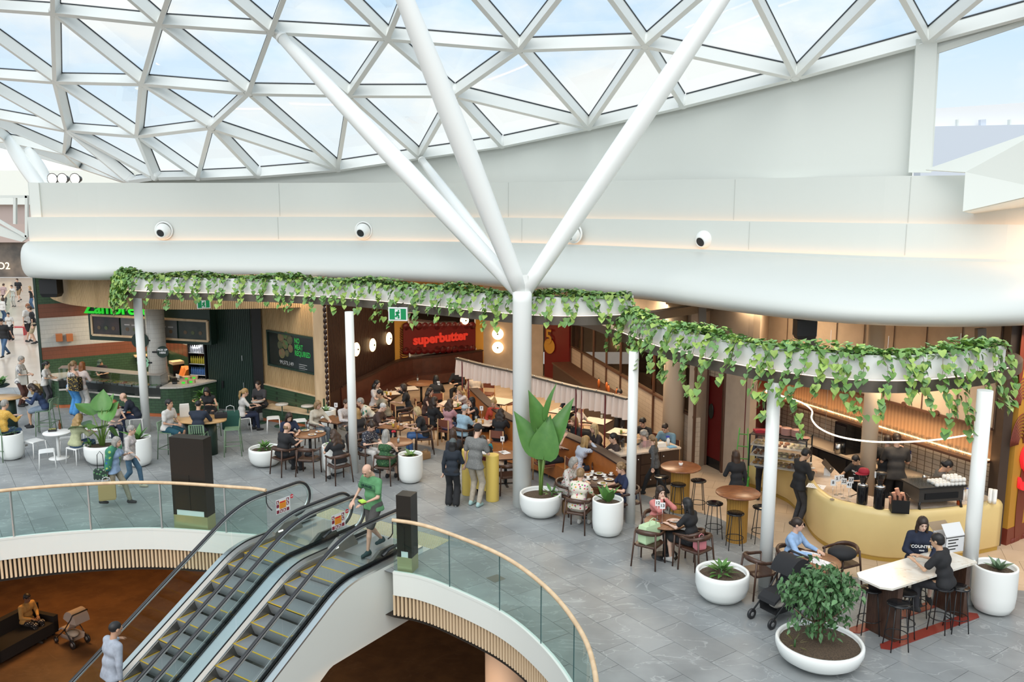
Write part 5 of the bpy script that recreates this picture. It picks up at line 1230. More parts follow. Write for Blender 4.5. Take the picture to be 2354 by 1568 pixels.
# ====== furniture patterns (front looks along +Y)
def T_(b,a,c,r0,r1=None,n=8):b.tube([a,Vector(a).lerp(Vector(c),.5),c],[r0,(r0+(r1 or r0))/2,r1 or r0],n)
def part(root,name,fn,m,**k):
 b=MB();fn(b);return b.build(name,m,root,**k)
def mk_armchair():
 t=thing('armchair',None,'chair')
 for x in(-1,1):
  part(t,'leg',lambda b:T_(b,(x*.25,.22,0),(x*.235,.2,.66),.016,.02),DARKWOOD);part(t,'leg',lambda b:T_(b,(x*.25,-.27,0),(x*.21,-.2,.7),.016,.02),DARKWOOD)
 part(t,'seat',lambda b:b.rings([[(x*k,y*k,z) for x,y in((-.23,-.2),(-.18,-.235),(.18,-.235),(.23,-.2),(.24,.16),(.18,.23),(-.18,.23),(-.24,.16))] for k,z in((.93,.405),(1,.42),(1,.44),(.95,.455))],smooth=False),DARKWOOD)
 arc=[(.235,.24,.655),(.25,.1,.665)]+[(.25*math.cos(a),-.04+.22*math.sin(a)*1.0,.67+.05*(-math.sin(a))) for a in[-pi*k/10 for k in range(0,11)]]+[(-.25,.1,.665),(-.235,.24,.655)]
 part(t,'back_rail',lambda b:b.tube(arc,[.018,.02]+[.021+.014*math.sin(pi*k/10) for k in range(11)]+[.02,.018],8,flat=1.5),DARKWOOD)
 return t
def mk_chair():
 t=thing('dining_chair',None,'chair')
 for x in(-1,1):
  part(t,'leg',lambda b:T_(b,(x*.2,.2,0),(x*.19,.18,.44),.016,.02),OAK);part(t,'leg',lambda b:T_(b,(x*.2,-.25,0),(x*.19,-.24,.8),.018,.018),OAK)
  part(t,'side_rail',lambda b:T_(b,(x*.19,.18,.4),(x*.19,-.22,.4),.014),OAK)
 LS=mat('brown_seat_leather',(.17,.055,.032),.4)
 part(t,'seat',lambda b:b.rings([[(x*k,y*k,z) for x,y in((-.2,-.22),(.2,-.22),(.22,-.1),(.22,.17),(.17,.22),(-.17,.22),(-.22,.17),(-.22,-.1))] for k,z in((.95,.41),(1,.43),(1,.455),(.92,.47))],smooth=False),LS)
 part(t,'backrest',lambda b:b.rings([[(x,-.235-.03*(1-(x/.2)**2)+dy,z) for dy,z in((-.012,.6),(.012,.6),(.016,.8),(-.008,.8))] for x in(-.2,-.13,-.06,0,.06,.13,.2)],smooth=False),LS)
 return t
WST=mat('white_steel',(.8,.8,.78),.35)
def mk_stool():
 t=thing('slatted_stool',None,'stool')
 for i in range(7):part(t,'slat',lambda b:b.rings([[(-.19+i*.063-.022,y,z-.012),(-.19+i*.063+.022,y,z-.012),(-.19+i*.063+.022,y,z),(-.19+i*.063-.022,y,z)] for y,z in((-.19,.43),(-.16,.45),(0,.455),(.16,.45),(.19,.43))],smooth=False),WST)
 for x in(-1,1):
  for y in(-1,1):part(t,'leg',lambda b:T_(b,(x*.23,y*.2,0),(x*.2,y*.17,.44),.013),WST)
 part(t,'rail',lambda b:(T_(b,(-.2,.17,.43),(.2,.17,.43),.012),T_(b,(-.2,-.17,.43),(.2,-.17,.43),.012)),WST)
 return t
GRN=mat('sage_green_steel',(.16,.25,.15),.4)
def mk_barchair():
 t=thing('bar_chair',None,'chair')
 for x in(-1,1):
  part(t,'leg',lambda b:T_(b,(x*.23,.22,0),(x*.19,.18,.75),.013),GRN);part(t,'leg',lambda b:b.tube([(x*.23,-.25,0),(x*.2,-.2,.75),(x*.19,-.23,1.02)],.013,8),GRN)
 for i in range(7):part(t,'seat_slat',lambda b:b.box((-.2+i*.06,-.19,.74),(-.16+i*.06,.19,.755)),GRN)
 for i in range(7):part(t,'back_slat',lambda b:b.bar((-.17+i*.057,-.2,.79),(-.17+i*.057,-.23,1.02),.032,.008,up=(0,1,0)),GRN)
 part(t,'top_rail',lambda b:T_(b,(-.19,-.23,1.025),(.19,-.23,1.025),.014),GRN)
 part(t,'footrest',lambda b:b.tube([(-.215,-.22,.3),(.215,-.22,.3),(.215,.2,.3),(-.215,.2,.3),(-.215,-.22,.3)],.01,6),GRN)
 return t
def mk_barstool():
 t=thing('bar_stool',None,'stool')
 part(t,'seat',lambda b:b.lathe([(.165,.735),(.175,.74),(.175,.757),(.16,.765),(.0,.762)],24),BLACKG)
 for i in range(4):
  a=pi/4+i*pi/2;part(t,'leg',lambda b:T_(b,(.2*math.cos(a),.2*math.sin(a),0),(.12*math.cos(a),.12*math.sin(a),.74),.009),BLACK)
 part(t,'footring',lambda b:b.tube([(.175*math.cos(k*pi/12),.175*math.sin(k*pi/12),.24) for k in range(25)],.008,6),BLACK)
 return t
CH=dict(arm=mk_armchair(),tan=mk_chair(),stool=mk_stool(),green=mk_barchair(),bar=mk_barstool())
CHN=dict(arm='dark bentwood armchair',tan='oak and leather dining chair',stool='white slatted stool',green='sage green bar chair',bar='black round bar stool')
CHG=dict(arm='dark bentwood armchairs',tan='oak and leather dining chairs',stool='white slatted stools',green='sage green bar chairs',bar='black bar stools')
def chair(kind,loc,face,label):
 return place(CH[kind],Vector((loc[0],loc[1],0)),math.radians(face-90),CHN[kind]+' '+label,CHG[kind])
# ---- tables
MARB=mat('pink_marble',(.68,.56,.45),.2,world=True,col2=(.5,.38,.27),scale=1.6,lo=.3,hi=.55);veins(MARB,.5,1.3,(.35,.2,.12))
MARW=mat('white_marble',(.74,.7,.62),.2,world=True,col2=(.62,.52,.4),scale=1.8,lo=.3,hi=.5);veins(MARW,.5,1.1,(.45,.28,.14))
LAM=mat('cream_laminate',(.7,.62,.52),.3)
def round_table(label,u,v,r,z=.74,m=None,base=None,ped=.04,cat='table'):
 p=G(u,v,z);t=thing('round_table',label,cat,(p.x,p.y,0),random.random())
 part(t,'table_top',lambda b:b.lathe([(r*.97,z-.035),(r,z-.028),(r,z-.006),(r*.985,z),(0,z)],40),m or MIDWOOD)
 part(t,'pedestal',lambda b:b.lathe([(ped,.02),(ped,z-.03)],14),base or BLACK);part(t,'foot',lambda b:b.lathe([(.26,0),(.26,.012),(.05,.03)],24),base or BLACK);return t
def square_table(label,u,v,w,d,rot,z=.74,m=None):
 p=G(u,v,z);t=thing('square_table',label,'table',(p.x,p.y,0),math.radians(rot))
 part(t,'table_top',lambda b:b.box((-w/2,-d/2,z-.03),(w/2,d/2,z)),m or LAM)
 part(t,'edge_band',lambda b:[b.box(lo,hi) for lo,hi in(((-w/2-.008,-d/2-.008,z-.03),(w/2+.008,-d/2,z-.001)),((-w/2-.008,d/2,z-.03),(w/2+.008,d/2+.008,z-.001)),((-w/2-.008,-d/2,z-.03),(-w/2,d/2,z-.001)),((w/2,-d/2,z-.03),(w/2+.008,d/2,z-.001)))],DARKWOOD)
 part(t,'pedestal',lambda b:b.box((-.035,-.035,.02),(.035,.035,z-.03)),BLACK);part(t,'foot',lambda b:(b.box((-.3,-.03,0),(.3,.03,.02)),b.box((-.03,-.3,0),(.03,.3,.02))),BLACK);return t
TBL={}
TBL[1]=round_table('round walnut table set with plates between the person in black and the slim post',712,997,.43)
TBL[2]=square_table('square walnut table left of the slim post with a number stand',770,964,.8,.7,-30,m=MIDWOOD)
TBL[3]=square_table('square walnut table with two orange juices',908,979,.75,.7,-20,m=MIDWOOD)
TBL[4]=round_table('round walnut table of the green sparkly dress behind the tall planter',912,1015,.42)
TBL[5]=square_table('pale square table by the dark banquette with juices',893,904,.7,.6,20)
TBL[6]=square_table('pale square table near the banquette corner',935,893,.7,.6,20)
TBL[7]=round_table('round dark table at the back of the dining room',968,880,.5,m=MIDWOOD)
TBL[8]=square_table('pale square table by the diner in red with two juices',1112,971,.7,.7,-25)
TBL[9]=square_table('pale square table between the seated diners at the booth',1035,928,.7,.7,-20)
TBL[10]=square_table('empty pale table behind the curved orange booth',1146,921,.9,.8,-30)
TBL[11]=square_table('walnut table behind the yellow host stand with a menu',1162,1046,.8,.7,10,m=MIDWOOD)
TBL[12]=square_table('pale table at the booth with an orange juice, farther of the two',1300,1022,.8,.65,-35)
TBL[13]=square_table('pale table at the booth with a glass bottle and green drink',1383,1047,.75,.65,-20)
TBL[14]=round_table('round dark table crowded with plates and teacups',1381,1103,.5,m=DARKWOOD)
TBL[15]=square_table('pale table under the pleated valance at the back, left one',1292,945,.6,.6,-30)
TBL[16]=square_table('pale table under the pleated valance with a bottle',1371,967,.75,.65,-30)
TBL[17]=square_table('pale table under the pleated valance nearest the sideboard',1432,993,.75,.65,-30)
TBL[18]=round_table('round walnut table with two number stands between the diners in pink and black',1530,1198,.42)
TBL[19]=round_table('round walnut table with papers behind the ficus planter',1868,1288,.48)
TBL[20]=round_table('small round white table among the white stools',131,993,.36,m=WST,base=WST)
TBL[22]=square_table('far pale table with a diner in beige at the back',1062,868,.7,.6,10)
for i,(u,v) in enumerate(((592,921),(648,928),(707,932))):round_table('small round stone side table along the timber bench, %s of three'%('left','middle','right')[i],u,v,.2,.72,STONETOP,mat('green_steel',(.03,.08,.05),.4),.018)
TBL[23]=round_table('small round white table half hidden behind the broad leaved plant',268,945,.3,m=WST,base=WST)
# tall ochre drum tables
OCH=mat('ochre_timber',(.42,.22,.04),.45,col2=(.34,.17,.03),kind='stripe',scale=7,stretch=(1,1,0))
for u,v,lab in((1565,1072,'tall round bar table with ochre drum base and a condiment pot'),(1697,1131,'tall round bar table with ochre drum base nearest the coffee bar')):
 p=G(u,v,1.05);t=thing('bar_table',lab,'table',(p.x,p.y,0));part(t,'table_top',lambda b:b.lathe([(.44,1.01),(.455,1.02),(.455,1.04),(.44,1.05),(0,1.05)],40),mat('burl_top',(.32,.12,.045),.3,col2=(.17,.06,.025),scale=9,stretch=(1,3,1)))
 def drum(b):
  n=48;b.rings([[(.215*(1-.03*(i%2))*math.cos(2*pi*i/n),.215*(1-.03*(i%2))*math.sin(2*pi*i/n),z) for i in range(n)] for z in(0,1.02)],smooth=False)
 part(t,'fluted_drum',drum,OCH)
# communal tables with green bases
for u,v,rx,ry,lab in((458,962,.8,.5,'long rounded timber bar table with green base by the green counter'),(10,912,.55,.4,'timber topped bar table with green base at the left edge')):
 p=G(u,v,1.0);t=thing('communal_table',lab,'table',(p.x,p.y,0),math.radians(-14));part(t,'table_top',lambda b:b.lathe([(1,.96),(1,1.0),(0,1.0)],40,sx=rx,sy=ry),mat('honey_timber',(.55,.34,.15),.4,col2=(.46,.27,.11),scale=4,stretch=(1,6,1)));part(t,'green_base',lambda b:b.lathe([(1,0),(1,.96)],28,sx=rx*.62,sy=ry*.62),GREEND)
# marble island with timber ends on red floor plates
ia,ib=G(2008,1335,1.0),G(2195,1278,1.0);ia.z=ib.z=0;di=(ib-ia).normalized();ni=Vector((-di.y,di.x,0));mi_=thing('marble_island','long marble topped high table with timber ends beside the ficus planter','table',(ia+ib)/2,math.atan2(di.y,di.x));Li=(ib-ia).length/2+.1
part(mi_,'marble_top',lambda b:b.prism([(-Li,-.2),(-Li+.12,-.34),(Li,-.34),(Li,.34),(-Li+.12,.34),(-Li,.2)],.965,1.0),MARW)
for x in(-Li+.4,Li-.12):part(mi_,'end_panel',lambda b:b.box((x-.06,-.28,0),(x+.06,.28,.965)),DARKWOOD)
for y in(-.3,.3):part(mi_,'floor_plate',lambda b:b.prism([(-Li+.1,y-.1),(Li+.1,y-.1),(Li+.2,y),(Li+.1,y+.1),(-Li+.1,y+.1),(-Li,y)],.0,.012),mat('red_floor_plate',(.22,.03,.02),.45))
# ====== planters
def bowl(kind):
 if kind=='bowl':return[(.22,0),(.33,.03),(.43,.13),(.475,.28),(.48,.45),(.475,.52),(.46,.535),(.43,.535),(.42,.5),(.42,.42)],.46,.42
 if kind=='tall':return[(.16,0),(.25,.04),(.3,.14),(.315,.3),(.315,.72),(.31,.745),(.285,.745),(.275,.71),(.275,.65)],.67,.275
 if kind=='wide':return[(.4,0),(.6,.04),(.78,.16),(.845,.32),(.85,.42),(.83,.455),(.79,.455),(.77,.42),(.77,.36)],.39,.77
PLANT={}
LEAFM={}
def leafmat(name,c,c2,rough=.4):
 m=mat(name,c,rough,col2=c2,scale=5,rndv=.22);m.node_tree.nodes['Principled BSDF'].inputs['Specular IOR Level'].default_value=.35;return m
LG=leafmat('leaf_green',(.1,.22,.05),(.07,.17,.035));LB=leafmat('leaf_banana',(.11,.25,.06),(.085,.21,.05),.3);LY=leafmat('leaf_yellow_green',(.26,.38,.06),(.12,.24,.04));LD=leafmat('leaf_dark',(.035,.095,.03),(.05,.13,.035));LV=leafmat('leaf_variegated',(.3,.4,.2),(.07,.19,.05))
def leaf_mesh(name,L_,w,m,droop=.25,fold=.15,n=6):
 """one leaf along +Y, folded on its midrib and arching down"""
 b=MB();L0=[];
 for i in range(n+1):
  t=i/n;ww=w*(math.sin(pi*min(1,t*1.02)**.75));y=L_*t;z=-droop*L_*t*t
  L0.append([(-ww,y,z+fold*ww),(0,y,z),(ww,y,z+fold*ww)])
 b.rings(L0,close=False,cap=False,smooth=True);return b.mesh(name,m)
def heart(name,s,m):
 b=MB();pts=[(0,0),(-.42,-.12),(-.62,.12),(-.5,.5),(-.22,.85),(0,1.1)]
 L0=[[(x*s,y*s,.12*s*abs(x)*2-.15*s*y*y),(0,max(0,y)*s,-.15*s*max(0,y)**2),(-x*s,y*s,.12*s*abs(x)*2-.15*s*y*y)] for x,y in pts]
 b.rings(L0,close=False,cap=False,smooth=True);return b.mesh(name,m)
def put_leaf(me,parent,base,yaw,pitch,roll=0,sc=1.0,name='leaf'):
 o=link(name,me,parent);o.matrix_basis=Matrix.Translation(Vector(base))@Matrix.Rotation(yaw,4,'Z')@Matrix.Rotation(pitch,4,'X')@Matrix.Rotation(roll,4,'Y')@Matrix.Scale(sc,4);return o
def planter(kind,u,v,label,sc=1.0,rimd=True):
 prof,zs,rs=bowl(kind);p=G(u,v);p.y+=prof[1][0]*.55*sc
 t=thing('planter',label,'planter',p,group='white round planters');t.scale=(sc,)*3
 part(t,'pot',lambda b:b.lathe(prof,48,cap=True),WHITEG);part(t,'soil',lambda b:b.lathe([(rs,zs-.02),(rs*.6,zs+.01),(0,zs+.02)],24,cap=False),SOIL)
 return t,p+Vector((0,0,zs*sc))
def plant_rosette(label,loc,me,n,p0,p1,sc=(.7,1.1),name='potted_plant',stem=True):
 t=thing(name,label,'plant',loc)
 for i in range(n):
  a=i*2.4+random.uniform(-.2,.2);k=i/max(1,n-1);put_leaf(random.choice(me) if isinstance(me,list) else me,t,(.02*math.sin(a)*-1,.02*math.cos(a),.0),a,p0+(p1-p0)*k+random.uniform(-.1,.1),random.uniform(-.3,.3),random.uniform(*sc))
 if stem:part(t,'stem',lambda b:b.tube([(0,0,-.04),(0,0,.06)],.02,6),LD)
 return t
lm_fern=leaf_mesh('leaf',.22,.035,LG,.3);lm_fern2=leaf_mesh('leaf',.2,.04,LY,.3);lm_cal=leaf_mesh('leaf',.26,.055,LV,.25);lm_bird=leaf_mesh('leaf',.5,.09,LB,.12,.3);lm_aga=leaf_mesh('leaf',.26,.05,leafmat('leaf_silver',(.2,.27,.17),(.09,.16,.09)),.15,.35);lm_lush=leaf_mesh('leaf',.28,.065,LG,.35)
def feathery(label,loc,n=26,m=None,sp=.22):
 """low bushy plant of many short arching sprigs"""
 t=thing('potted_plant',label,'plant',loc)
 for i in range(n):
  a=i*2.4;r=sp*.5*math.sqrt(i/n);base=(r*math.cos(a),r*math.sin(a),.02+.1*(1-i/n));put_leaf(m or lm_fern,t,base,a-pi/2+random.uniform(-.3,.3),1.0-.8*i/n,random.uniform(-.4,.4),random.uniform(.7,1.1))
 part(t,'stem',lambda b:b.tube([(0,0,-.04),(0,0,.12)],.015,6),LD);return t
def banana(label,loc,leaves,m=LB):
 t=thing('broad_leaf_plant',label,'plant',loc)
 for(dx,dy,hz_,L_,w,yaw,tilt,*ln) in leaves:
  top=Vector((dx,dy,hz_));st=part(t,'leaf_stalk',lambda b:b.tube([(dx*.08,dy*.08,-.05),(dx*.35,dy*.35,hz_*.5),top],[.035,.022,.013],8),mat('stalk_green',(.12,.2,.04),.4))
  b=MB();rows=[];n=9
  for i in range(n+1):
   k=i/n;ww=w*math.sin(pi*(.06+.94*k)**.62)*(1 if k<1 else 0.05);ww=max(ww,.004);rows.append([(-ww,L_*k,.35*ww-.16*L_*k*k),(-ww*.5,L_*k,.13*ww-.16*L_*k*k),(0,L_*k,-.16*L_*k*k),(ww*.5,L_*k,.13*ww-.16*L_*k*k),(ww,L_*k,.35*ww-.16*L_*k*k)])
  b.rings(rows,close=False,cap=False);o=b.build('leaf',m,t);o.matrix_basis=Matrix.Translation(top)@Matrix.Rotation(math.radians(yaw),4,'Z')@Matrix.Rotation(math.radians(ln[0] if ln else 0),4,'Y')@Matrix.Rotation(math.radians(tilt),4,'X')
  b=MB();b.tube([(0,0,-.004),(0,L_*.5,-.004-.04*L_),(0,L_*.97,-.004-.15*L_)],[.012,.008,.003],5);mo=b.build('midrib',MATS['stalk_green'],o)
 return t
pl={}
t,s_=planter('tall',22,1058,'tall white planter at the left edge beside the white stools',.98);feathery('low green plant in the tall planter at the left edge',s_,14)
t,s_=planter('bowl',232,1068,'white bowl planter with broad leaved plant behind the walking pair',1.0)
banana('broad leaved banana plant behind the walking pair',s_,[(-.2,0,.85,.75,.3,62,28),(.0,.1,.95,.6,.28,10,70),(.2,-.05,.7,.6,.36,-30,60),(-.3,-.1,.55,.62,.32,80,0),(.25,-.1,.5,.5,.26,-60,-50),(.1,-.2,.55,.55,.3,170,20),(.14,.1,.95,.5,.16,-20,65)])
feathery('small trailing leaves at the foot of the banana plant',s_+Vector((-.28,-.12,0)),10)
t,s_=planter('tall',316,1073,'tall white planter behind the walking pair with upright leaves',1.05);plant_rosette('upright glossy leaves in the tall planter behind the walking pair',s_,lm_bird,8,1.2,.5,(.8,1.1))
t,s_=planter('bowl',607,1073,'white bowl planter with a bushy fern left of the dark armchairs',.9);feathery('bushy green fern in the bowl planter left of the dark armchairs',s_,30)
t,s_=planter('tall',767,1088,'tall white planter with patterned leaves left of the slim post',.98);plant_rosette('patterned pale leaves in the tall planter left of the slim post',s_,lm_cal,15,1.2,.35)
t,s_=planter('tall',943,1111,'tall white planter with lime leaves right of the slim post',.98);plant_rosette('lime green leaves in the tall planter right of the slim post',s_,[lm_fern2,lm_cal],20,1.15,.1)
t,s_=planter('bowl',1243,1190,'white bowl planter with tall banana leaves in front of the big column',.99)
banana('tall banana plant with upright leaves in front of the big column',s_,[(-.06,-.02,.95,1.1,.27,25,80,-24),(.06,-.08,.85,1.0,.34,-15,88,6),(.12,.0,1.0,1.35,.24,-30,78,20),(-.04,.1,1.45,.95,.26,40,86,-8),(.1,.08,1.7,.9,.11,-60,88,12)])
feathery('small vine leaves at the foot of the tall banana plant',s_+Vector((.25,-.05,0)),12)
t,s_=planter('tall',1398,1234,'tall white planter with spear leaves beside the crowded round table',1.05);plant_rosette('spear shaped green leaves in the tall planter beside the crowded table',s_,lm_bird,7,1.35,.7,(.7,1.15))
t,s_=planter('bowl',1664,1386,'white bowl planter with a fern left of the black stroller',.98);feathery('feathery green fern in the bowl planter left of the stroller',s_+Vector((-.02,0,0)),34)
t,s_=planter('tall',2291,1414,'tall white planter with a small agave at the right edge',1.12);plant_rosette('small silvery agave in the tall planter at the right edge',s_+Vector((.05,0,0)),lm_aga,12,1.3,.5)
t,s_=planter('wide',1895,1540,'very wide white bowl planter holding the small ficus tree',.77)
fic=thing('ficus_tree','small bushy ficus tree in the very wide bowl planter','tree',s_+Vector((.0,.08,0)))
tips=[]
for i in range(13):
 a=i*2.4;r=.12+.45*(i/12);h_=1.22-.5*(i/12)+.1*math.sin(i);tip=Vector((r*math.cos(a),r*math.sin(a),h_));tips.append(tip)
 part(fic,'branch',lambda b:b.tube([(.03*math.cos(a),.03*math.sin(a),-.05),(.06*math.cos(a),.06*math.sin(a),.3),(tip.x*.6,tip.y*.6,h_*.7),tip],[.02,.016,.011,.005],6),mat('bark',(.16,.1,.06),.8))
lmf=[leaf_mesh('leaf',.12,.03,m,.3,.2,4) for m in(leafmat('leaf_ficus_pale',(.15,.27,.12),(.1,.2,.08)),leafmat('leaf_ficus',(.09,.19,.075),(.06,.14,.05)))]
nl=0;rest=MB()
for k in range(1500):
 tp_=random.choice(tips);c_=Vector((0,0,.82));d=Vector((random.gauss(0,1),random.gauss(0,1),random.gauss(0,.9)));d.normalize()
 p=Vector((d.x*random.uniform(.25,.66),d.y*random.uniform(.2,.5),.84+d.z*random.uniform(.1,.42)))
 if k%5==0:p=tp_+Vector((random.uniform(-.12,.12),random.uniform(-.12,.12),random.uniform(-.3,.08)))
 if k>1380:p=Vector((random.uniform(-.25,.25),random.uniform(-.3,.1),random.uniform(.15,.5)))
 if k<300:put_leaf(lmf[k%2],fic,p,random.uniform(0,6.28),random.uniform(-1.1,.1),random.uniform(-.5,.5),random.uniform(.8,1.25))
 else:
  M_=Matrix.Translation(p)@Matrix.Rotation(random.uniform(0,6.28),4,'Z')@Matrix.Rotation(random.uniform(-1.1,.1),4,'X')@Matrix.Rotation(random.uniform(-.5,.5),4,'Y');rest.T=M_;s1=random.uniform(.8,1.2)
  rest.rings([[(-w*s1,y*s1,z*s1+.2*w),(0,y*s1,z*s1),(w*s1,y*s1,z*s1+.2*w)] for w,y,z in((.003,0,0),(.025,.035,-.003),(.022,.065,-.012),(.002,.1,-.03))],close=False,cap=False)
rest.T=None;rest.build('inner_foliage',lmf[1].materials[0],fic,kind='stuff')
feathery('small dry grass tuft in the soil of the very wide planter',s_+Vector((-.42,-.12,0)),12,leaf_mesh('leaf',.16,.012,leafmat('leaf_dry',(.14,.12,.04),(.08,.08,.03)),.3))
# table plants
t=thing('table_plant_bowl','round dish of lush green leaves on the long timber table','plant',G(466,925,1.0));part(t,'dish',lambda b:b.lathe([(.15,0),(.3,.06),(.3,.08),(.26,.08)],28,cap=False),MATS['honey_timber'])
for i in range(34):a=i*2.4;put_leaf(lm_lush,t,(.06*math.cos(a),.06*math.sin(a),.08+.16*(i%3)/2),a,1.1-.9*(i/34),0,random.uniform(.8,1.2))
t=thing('table_plant_bowl','leafy green plant at the left edge behind the seated pair','plant',G(2,890,1.0));part(t,'dish',lambda b:b.lathe([(.15,0),(.26,.06),(.26,.08)],24,cap=False),GREEND)
for i in range(26):a=i*2.4;put_leaf(lm_lush,t,(.05*math.cos(a),.05*math.sin(a),.08+.1*(i%3)/2),a,1.1-.9*(i/26),0,random.uniform(.8,1.2))
t,s_=planter('tall',747,998,'tall white planter behind the person in the cream blouse',1.0);plant_rosette('pale green leaves in the planter behind the cream blouse',s_,lm_cal,9,1.2,.5)
# ====== trailing vines on both troughs
VH=[heart('leaf',.115,leafmat('vine_leaf',(.2,.34,.09),(.13,.26,.06))),heart('leaf',.125,leafmat('vine_leaf_lime',(.4,.5,.13),(.24,.38,.08))),heart('leaf',.12,leafmat('vine_leaf_deep',(.12,.25,.09),(.17,.31,.1)))]
VS=mat('vine_stem',(.16,.1,.03),.7)
def vines(seg,sg,zb,n_v,lens,label,group,density):
 P=resample(seg,.05);N=len(P)
 for k in range(n_v):
  i=int((k+random.uniform(.1,.9))/n_v*(N-2));p=P[i];t_=(P[min(i+1,N-1)]-P[max(i-1,0)]).normalized();nrm=Vector((t_.y,-t_.x,0))*sg
  Lv=random.uniform(*lens)*(1.45 if random.random()<.25 else 1);q=thing('trailing_vine',label(p),'vine',p-nrm*.12+Vector((0,0,.6)),group=group)
  out=.16;pts=[Vector((0,0,0)),nrm*.06+Vector((0,0,.05)),nrm*.12+Vector((0,0,-.05))];wob=random.uniform(0,6);z=-.05;x=0
  while z>-Lv:z-=.09;x=.07*math.sin(wob+z*5)+random.uniform(-.015,.015);pts.append(nrm*(.13+min(.14,-z*.2))+t_*x+Vector((0,0,z)))
  part(q,'stem',lambda b:b.tube(pts,.004,4),VS)
  hdg=math.atan2(nrm.y,nrm.x)
  for j in range(1,len(pts)):
   for r in range(density if random.random()<.8 else density-1):
    b0=pts[j]+t_*random.uniform(-.07,.07)+nrm*random.uniform(0,.05)+Vector((0,0,random.uniform(-.04,.04)))
    put_leaf(random.choice(VH),q,b0,hdg-pi/2+random.uniform(-1.1,1.1),random.uniform(-1.35,-.35),random.uniform(-.4,.4),random.uniform(.65,1.15))
def top_foliage(trough,seg,sg,n):
 b=MB();P=resample(seg,.05);hs=[((0,0),(-.42,-.12),(-.62,.12),(-.5,.5),(-.22,.85),(0,1.1))][0]
 for k in range(n):
  i=random.randrange(1,len(P)-1);p=P[i];t_=(P[i+1]-P[i-1]).normalized();nrm=Vector((t_.y,-t_.x,0))*sg
  b.T=Matrix.Translation(p+nrm*random.uniform(-.42,-.06)+Vector((0,0,random.uniform(.56,.74+.06*math.sin(i*.11)))))@Matrix.Rotation(random.uniform(0,6.28),4,'Z')@Matrix.Rotation(random.uniform(-.9,.5),4,'X')@Matrix.Rotation(random.uniform(-.5,.5),4,'Y');s=random.uniform(.065,.115);b.k=random.choice((0,0,1,2))
  b.rings([[(x*s,y*s,.2*s*abs(x)),(0,max(0,y)*s,0),(-x*s,y*s,.2*s*abs(x))] for x,y in hs],close=False,cap=False)
 b.T=None;b.build('top_foliage',[m.materials[0] for m in VH],trough,kind='stuff')
def lab1(p):return 'trailing vine on the upper trough, %s'%('at its far left end' if p.x<-9.3 else 'left of the second slim post' if p.x<-4.3 else 'between the second slim post and the big column' if p.x<.2 else 'right of the big column')
def lab2(p):return 'trailing leafy vine on the lower trough, %s'%('left of the stroller post' if p.x<4.7 else 'between the stroller post and the right post' if p.x<7.9 else 'at its right end')
vines(seg1,sg1,4.22,66,(.2,.7),lab1,'vines of the upper trough',2)
vines(seg1[:9],sg1,4.22,15,(.35,.85),lab1,'vines of the upper trough',3)
vines(seg2,sg2,3.82,40,(.35,.95),lab2,'vines of the lower trough',2)
top_foliage(TR1,seg1,sg1,4200);top_foliage(TR2,seg2,sg2,1900)
# ====== booth, valance, sideboard, host stand, pylons
vp=resample(crom([G(1048,822,2.2),G(1110,838,2.2),G(1180,853,2.2),G(1310,886,2.2),G(1380,900,2.2),G(1447,917,2.2)],8),.02);vp=[Vector((p.x,p.y,0)) for p in vp]
va=thing('pleated_valance','pink pleated valance hanging from a curved rail across the dining room','curtain')
def pleat(b):
 rows=[]
 for i,p in enumerate(vp):
  t_=(vp[min(i+1,len(vp)-1)]-vp[max(i-1,0)]).normalized();n=Vector((t_.y,-t_.x,0));w=math.sin(i*.62)+.4*math.sin(i*.27);rows.append([p+n*(.015*w)+Vector((0,0,2.14)),p+n*(.04*w)+Vector((0,0,1.95)),p+n*(.06*w)+Vector((0,0,1.66+.012*math.sin(i*.31)))])
 b.rings(rows,close=False,cap=False)
part(va,'pleated_cloth',pleat,mat('pink_cloth',(.8,.63,.53),.85));part(va,'curved_rail',lambda b:b.sweep(vp[::6],[(-.12,2.15),(.03,2.15),(.03,2.2),(-.12,2.2)]),BRONZE)
for k in range(6,len(vp)-4,max(1,len(vp)//12)):part(va,'rail_hook',lambda b:b.sphere(vp[k]+Vector((0,-.03,2.215)),.018,8,6),CHROME)
for u,v in((1062,905),(1076,910),(1325,1010),(1338,1016),(1392,1030)):
 p=min(vp,key=lambda q:abs(CX+F*q.x/(q.y*cT+5*sT)-u));part(va,'rail_post',lambda b:b.tube([p+Vector((0,.04,0)),p+Vector((0,.04,2.15))],.02,8),MAROON)
bo_=thing('curved_booth','curved tan leather booth with dark timber top rail in the dining room','bench')
bp=resample(crom([G(1080,893,1.05),G(1125,935,1.05),G(1180,968,1.05),G(1245,985,1.05),G(1300,1002,1.05),G(1370,1035,1.05),G(1425,1068,1.05)],8),.25);bp=[Vector((p.x,p.y,0)) for p in bp]
for nm,pr,m in(('backrest',[(-.1,.1),(.04,.1),(.0,1.02),(-.1,1.02)],LEO),('seat',[(.04,.1),(.52,.1),(.52,.46),(.04,.46)],LEO),('top_rail',[(-.26,1.02),(.03,1.02),(.03,1.06),(-.26,1.06)],BROWND),('rear_panel',[(-.26,0),(-.1,0),(-.1,1.02),(-.26,1.02)],BROWND)):
 b=MB();b.sweep(bp,pr);b.build(nm,m,bo_)
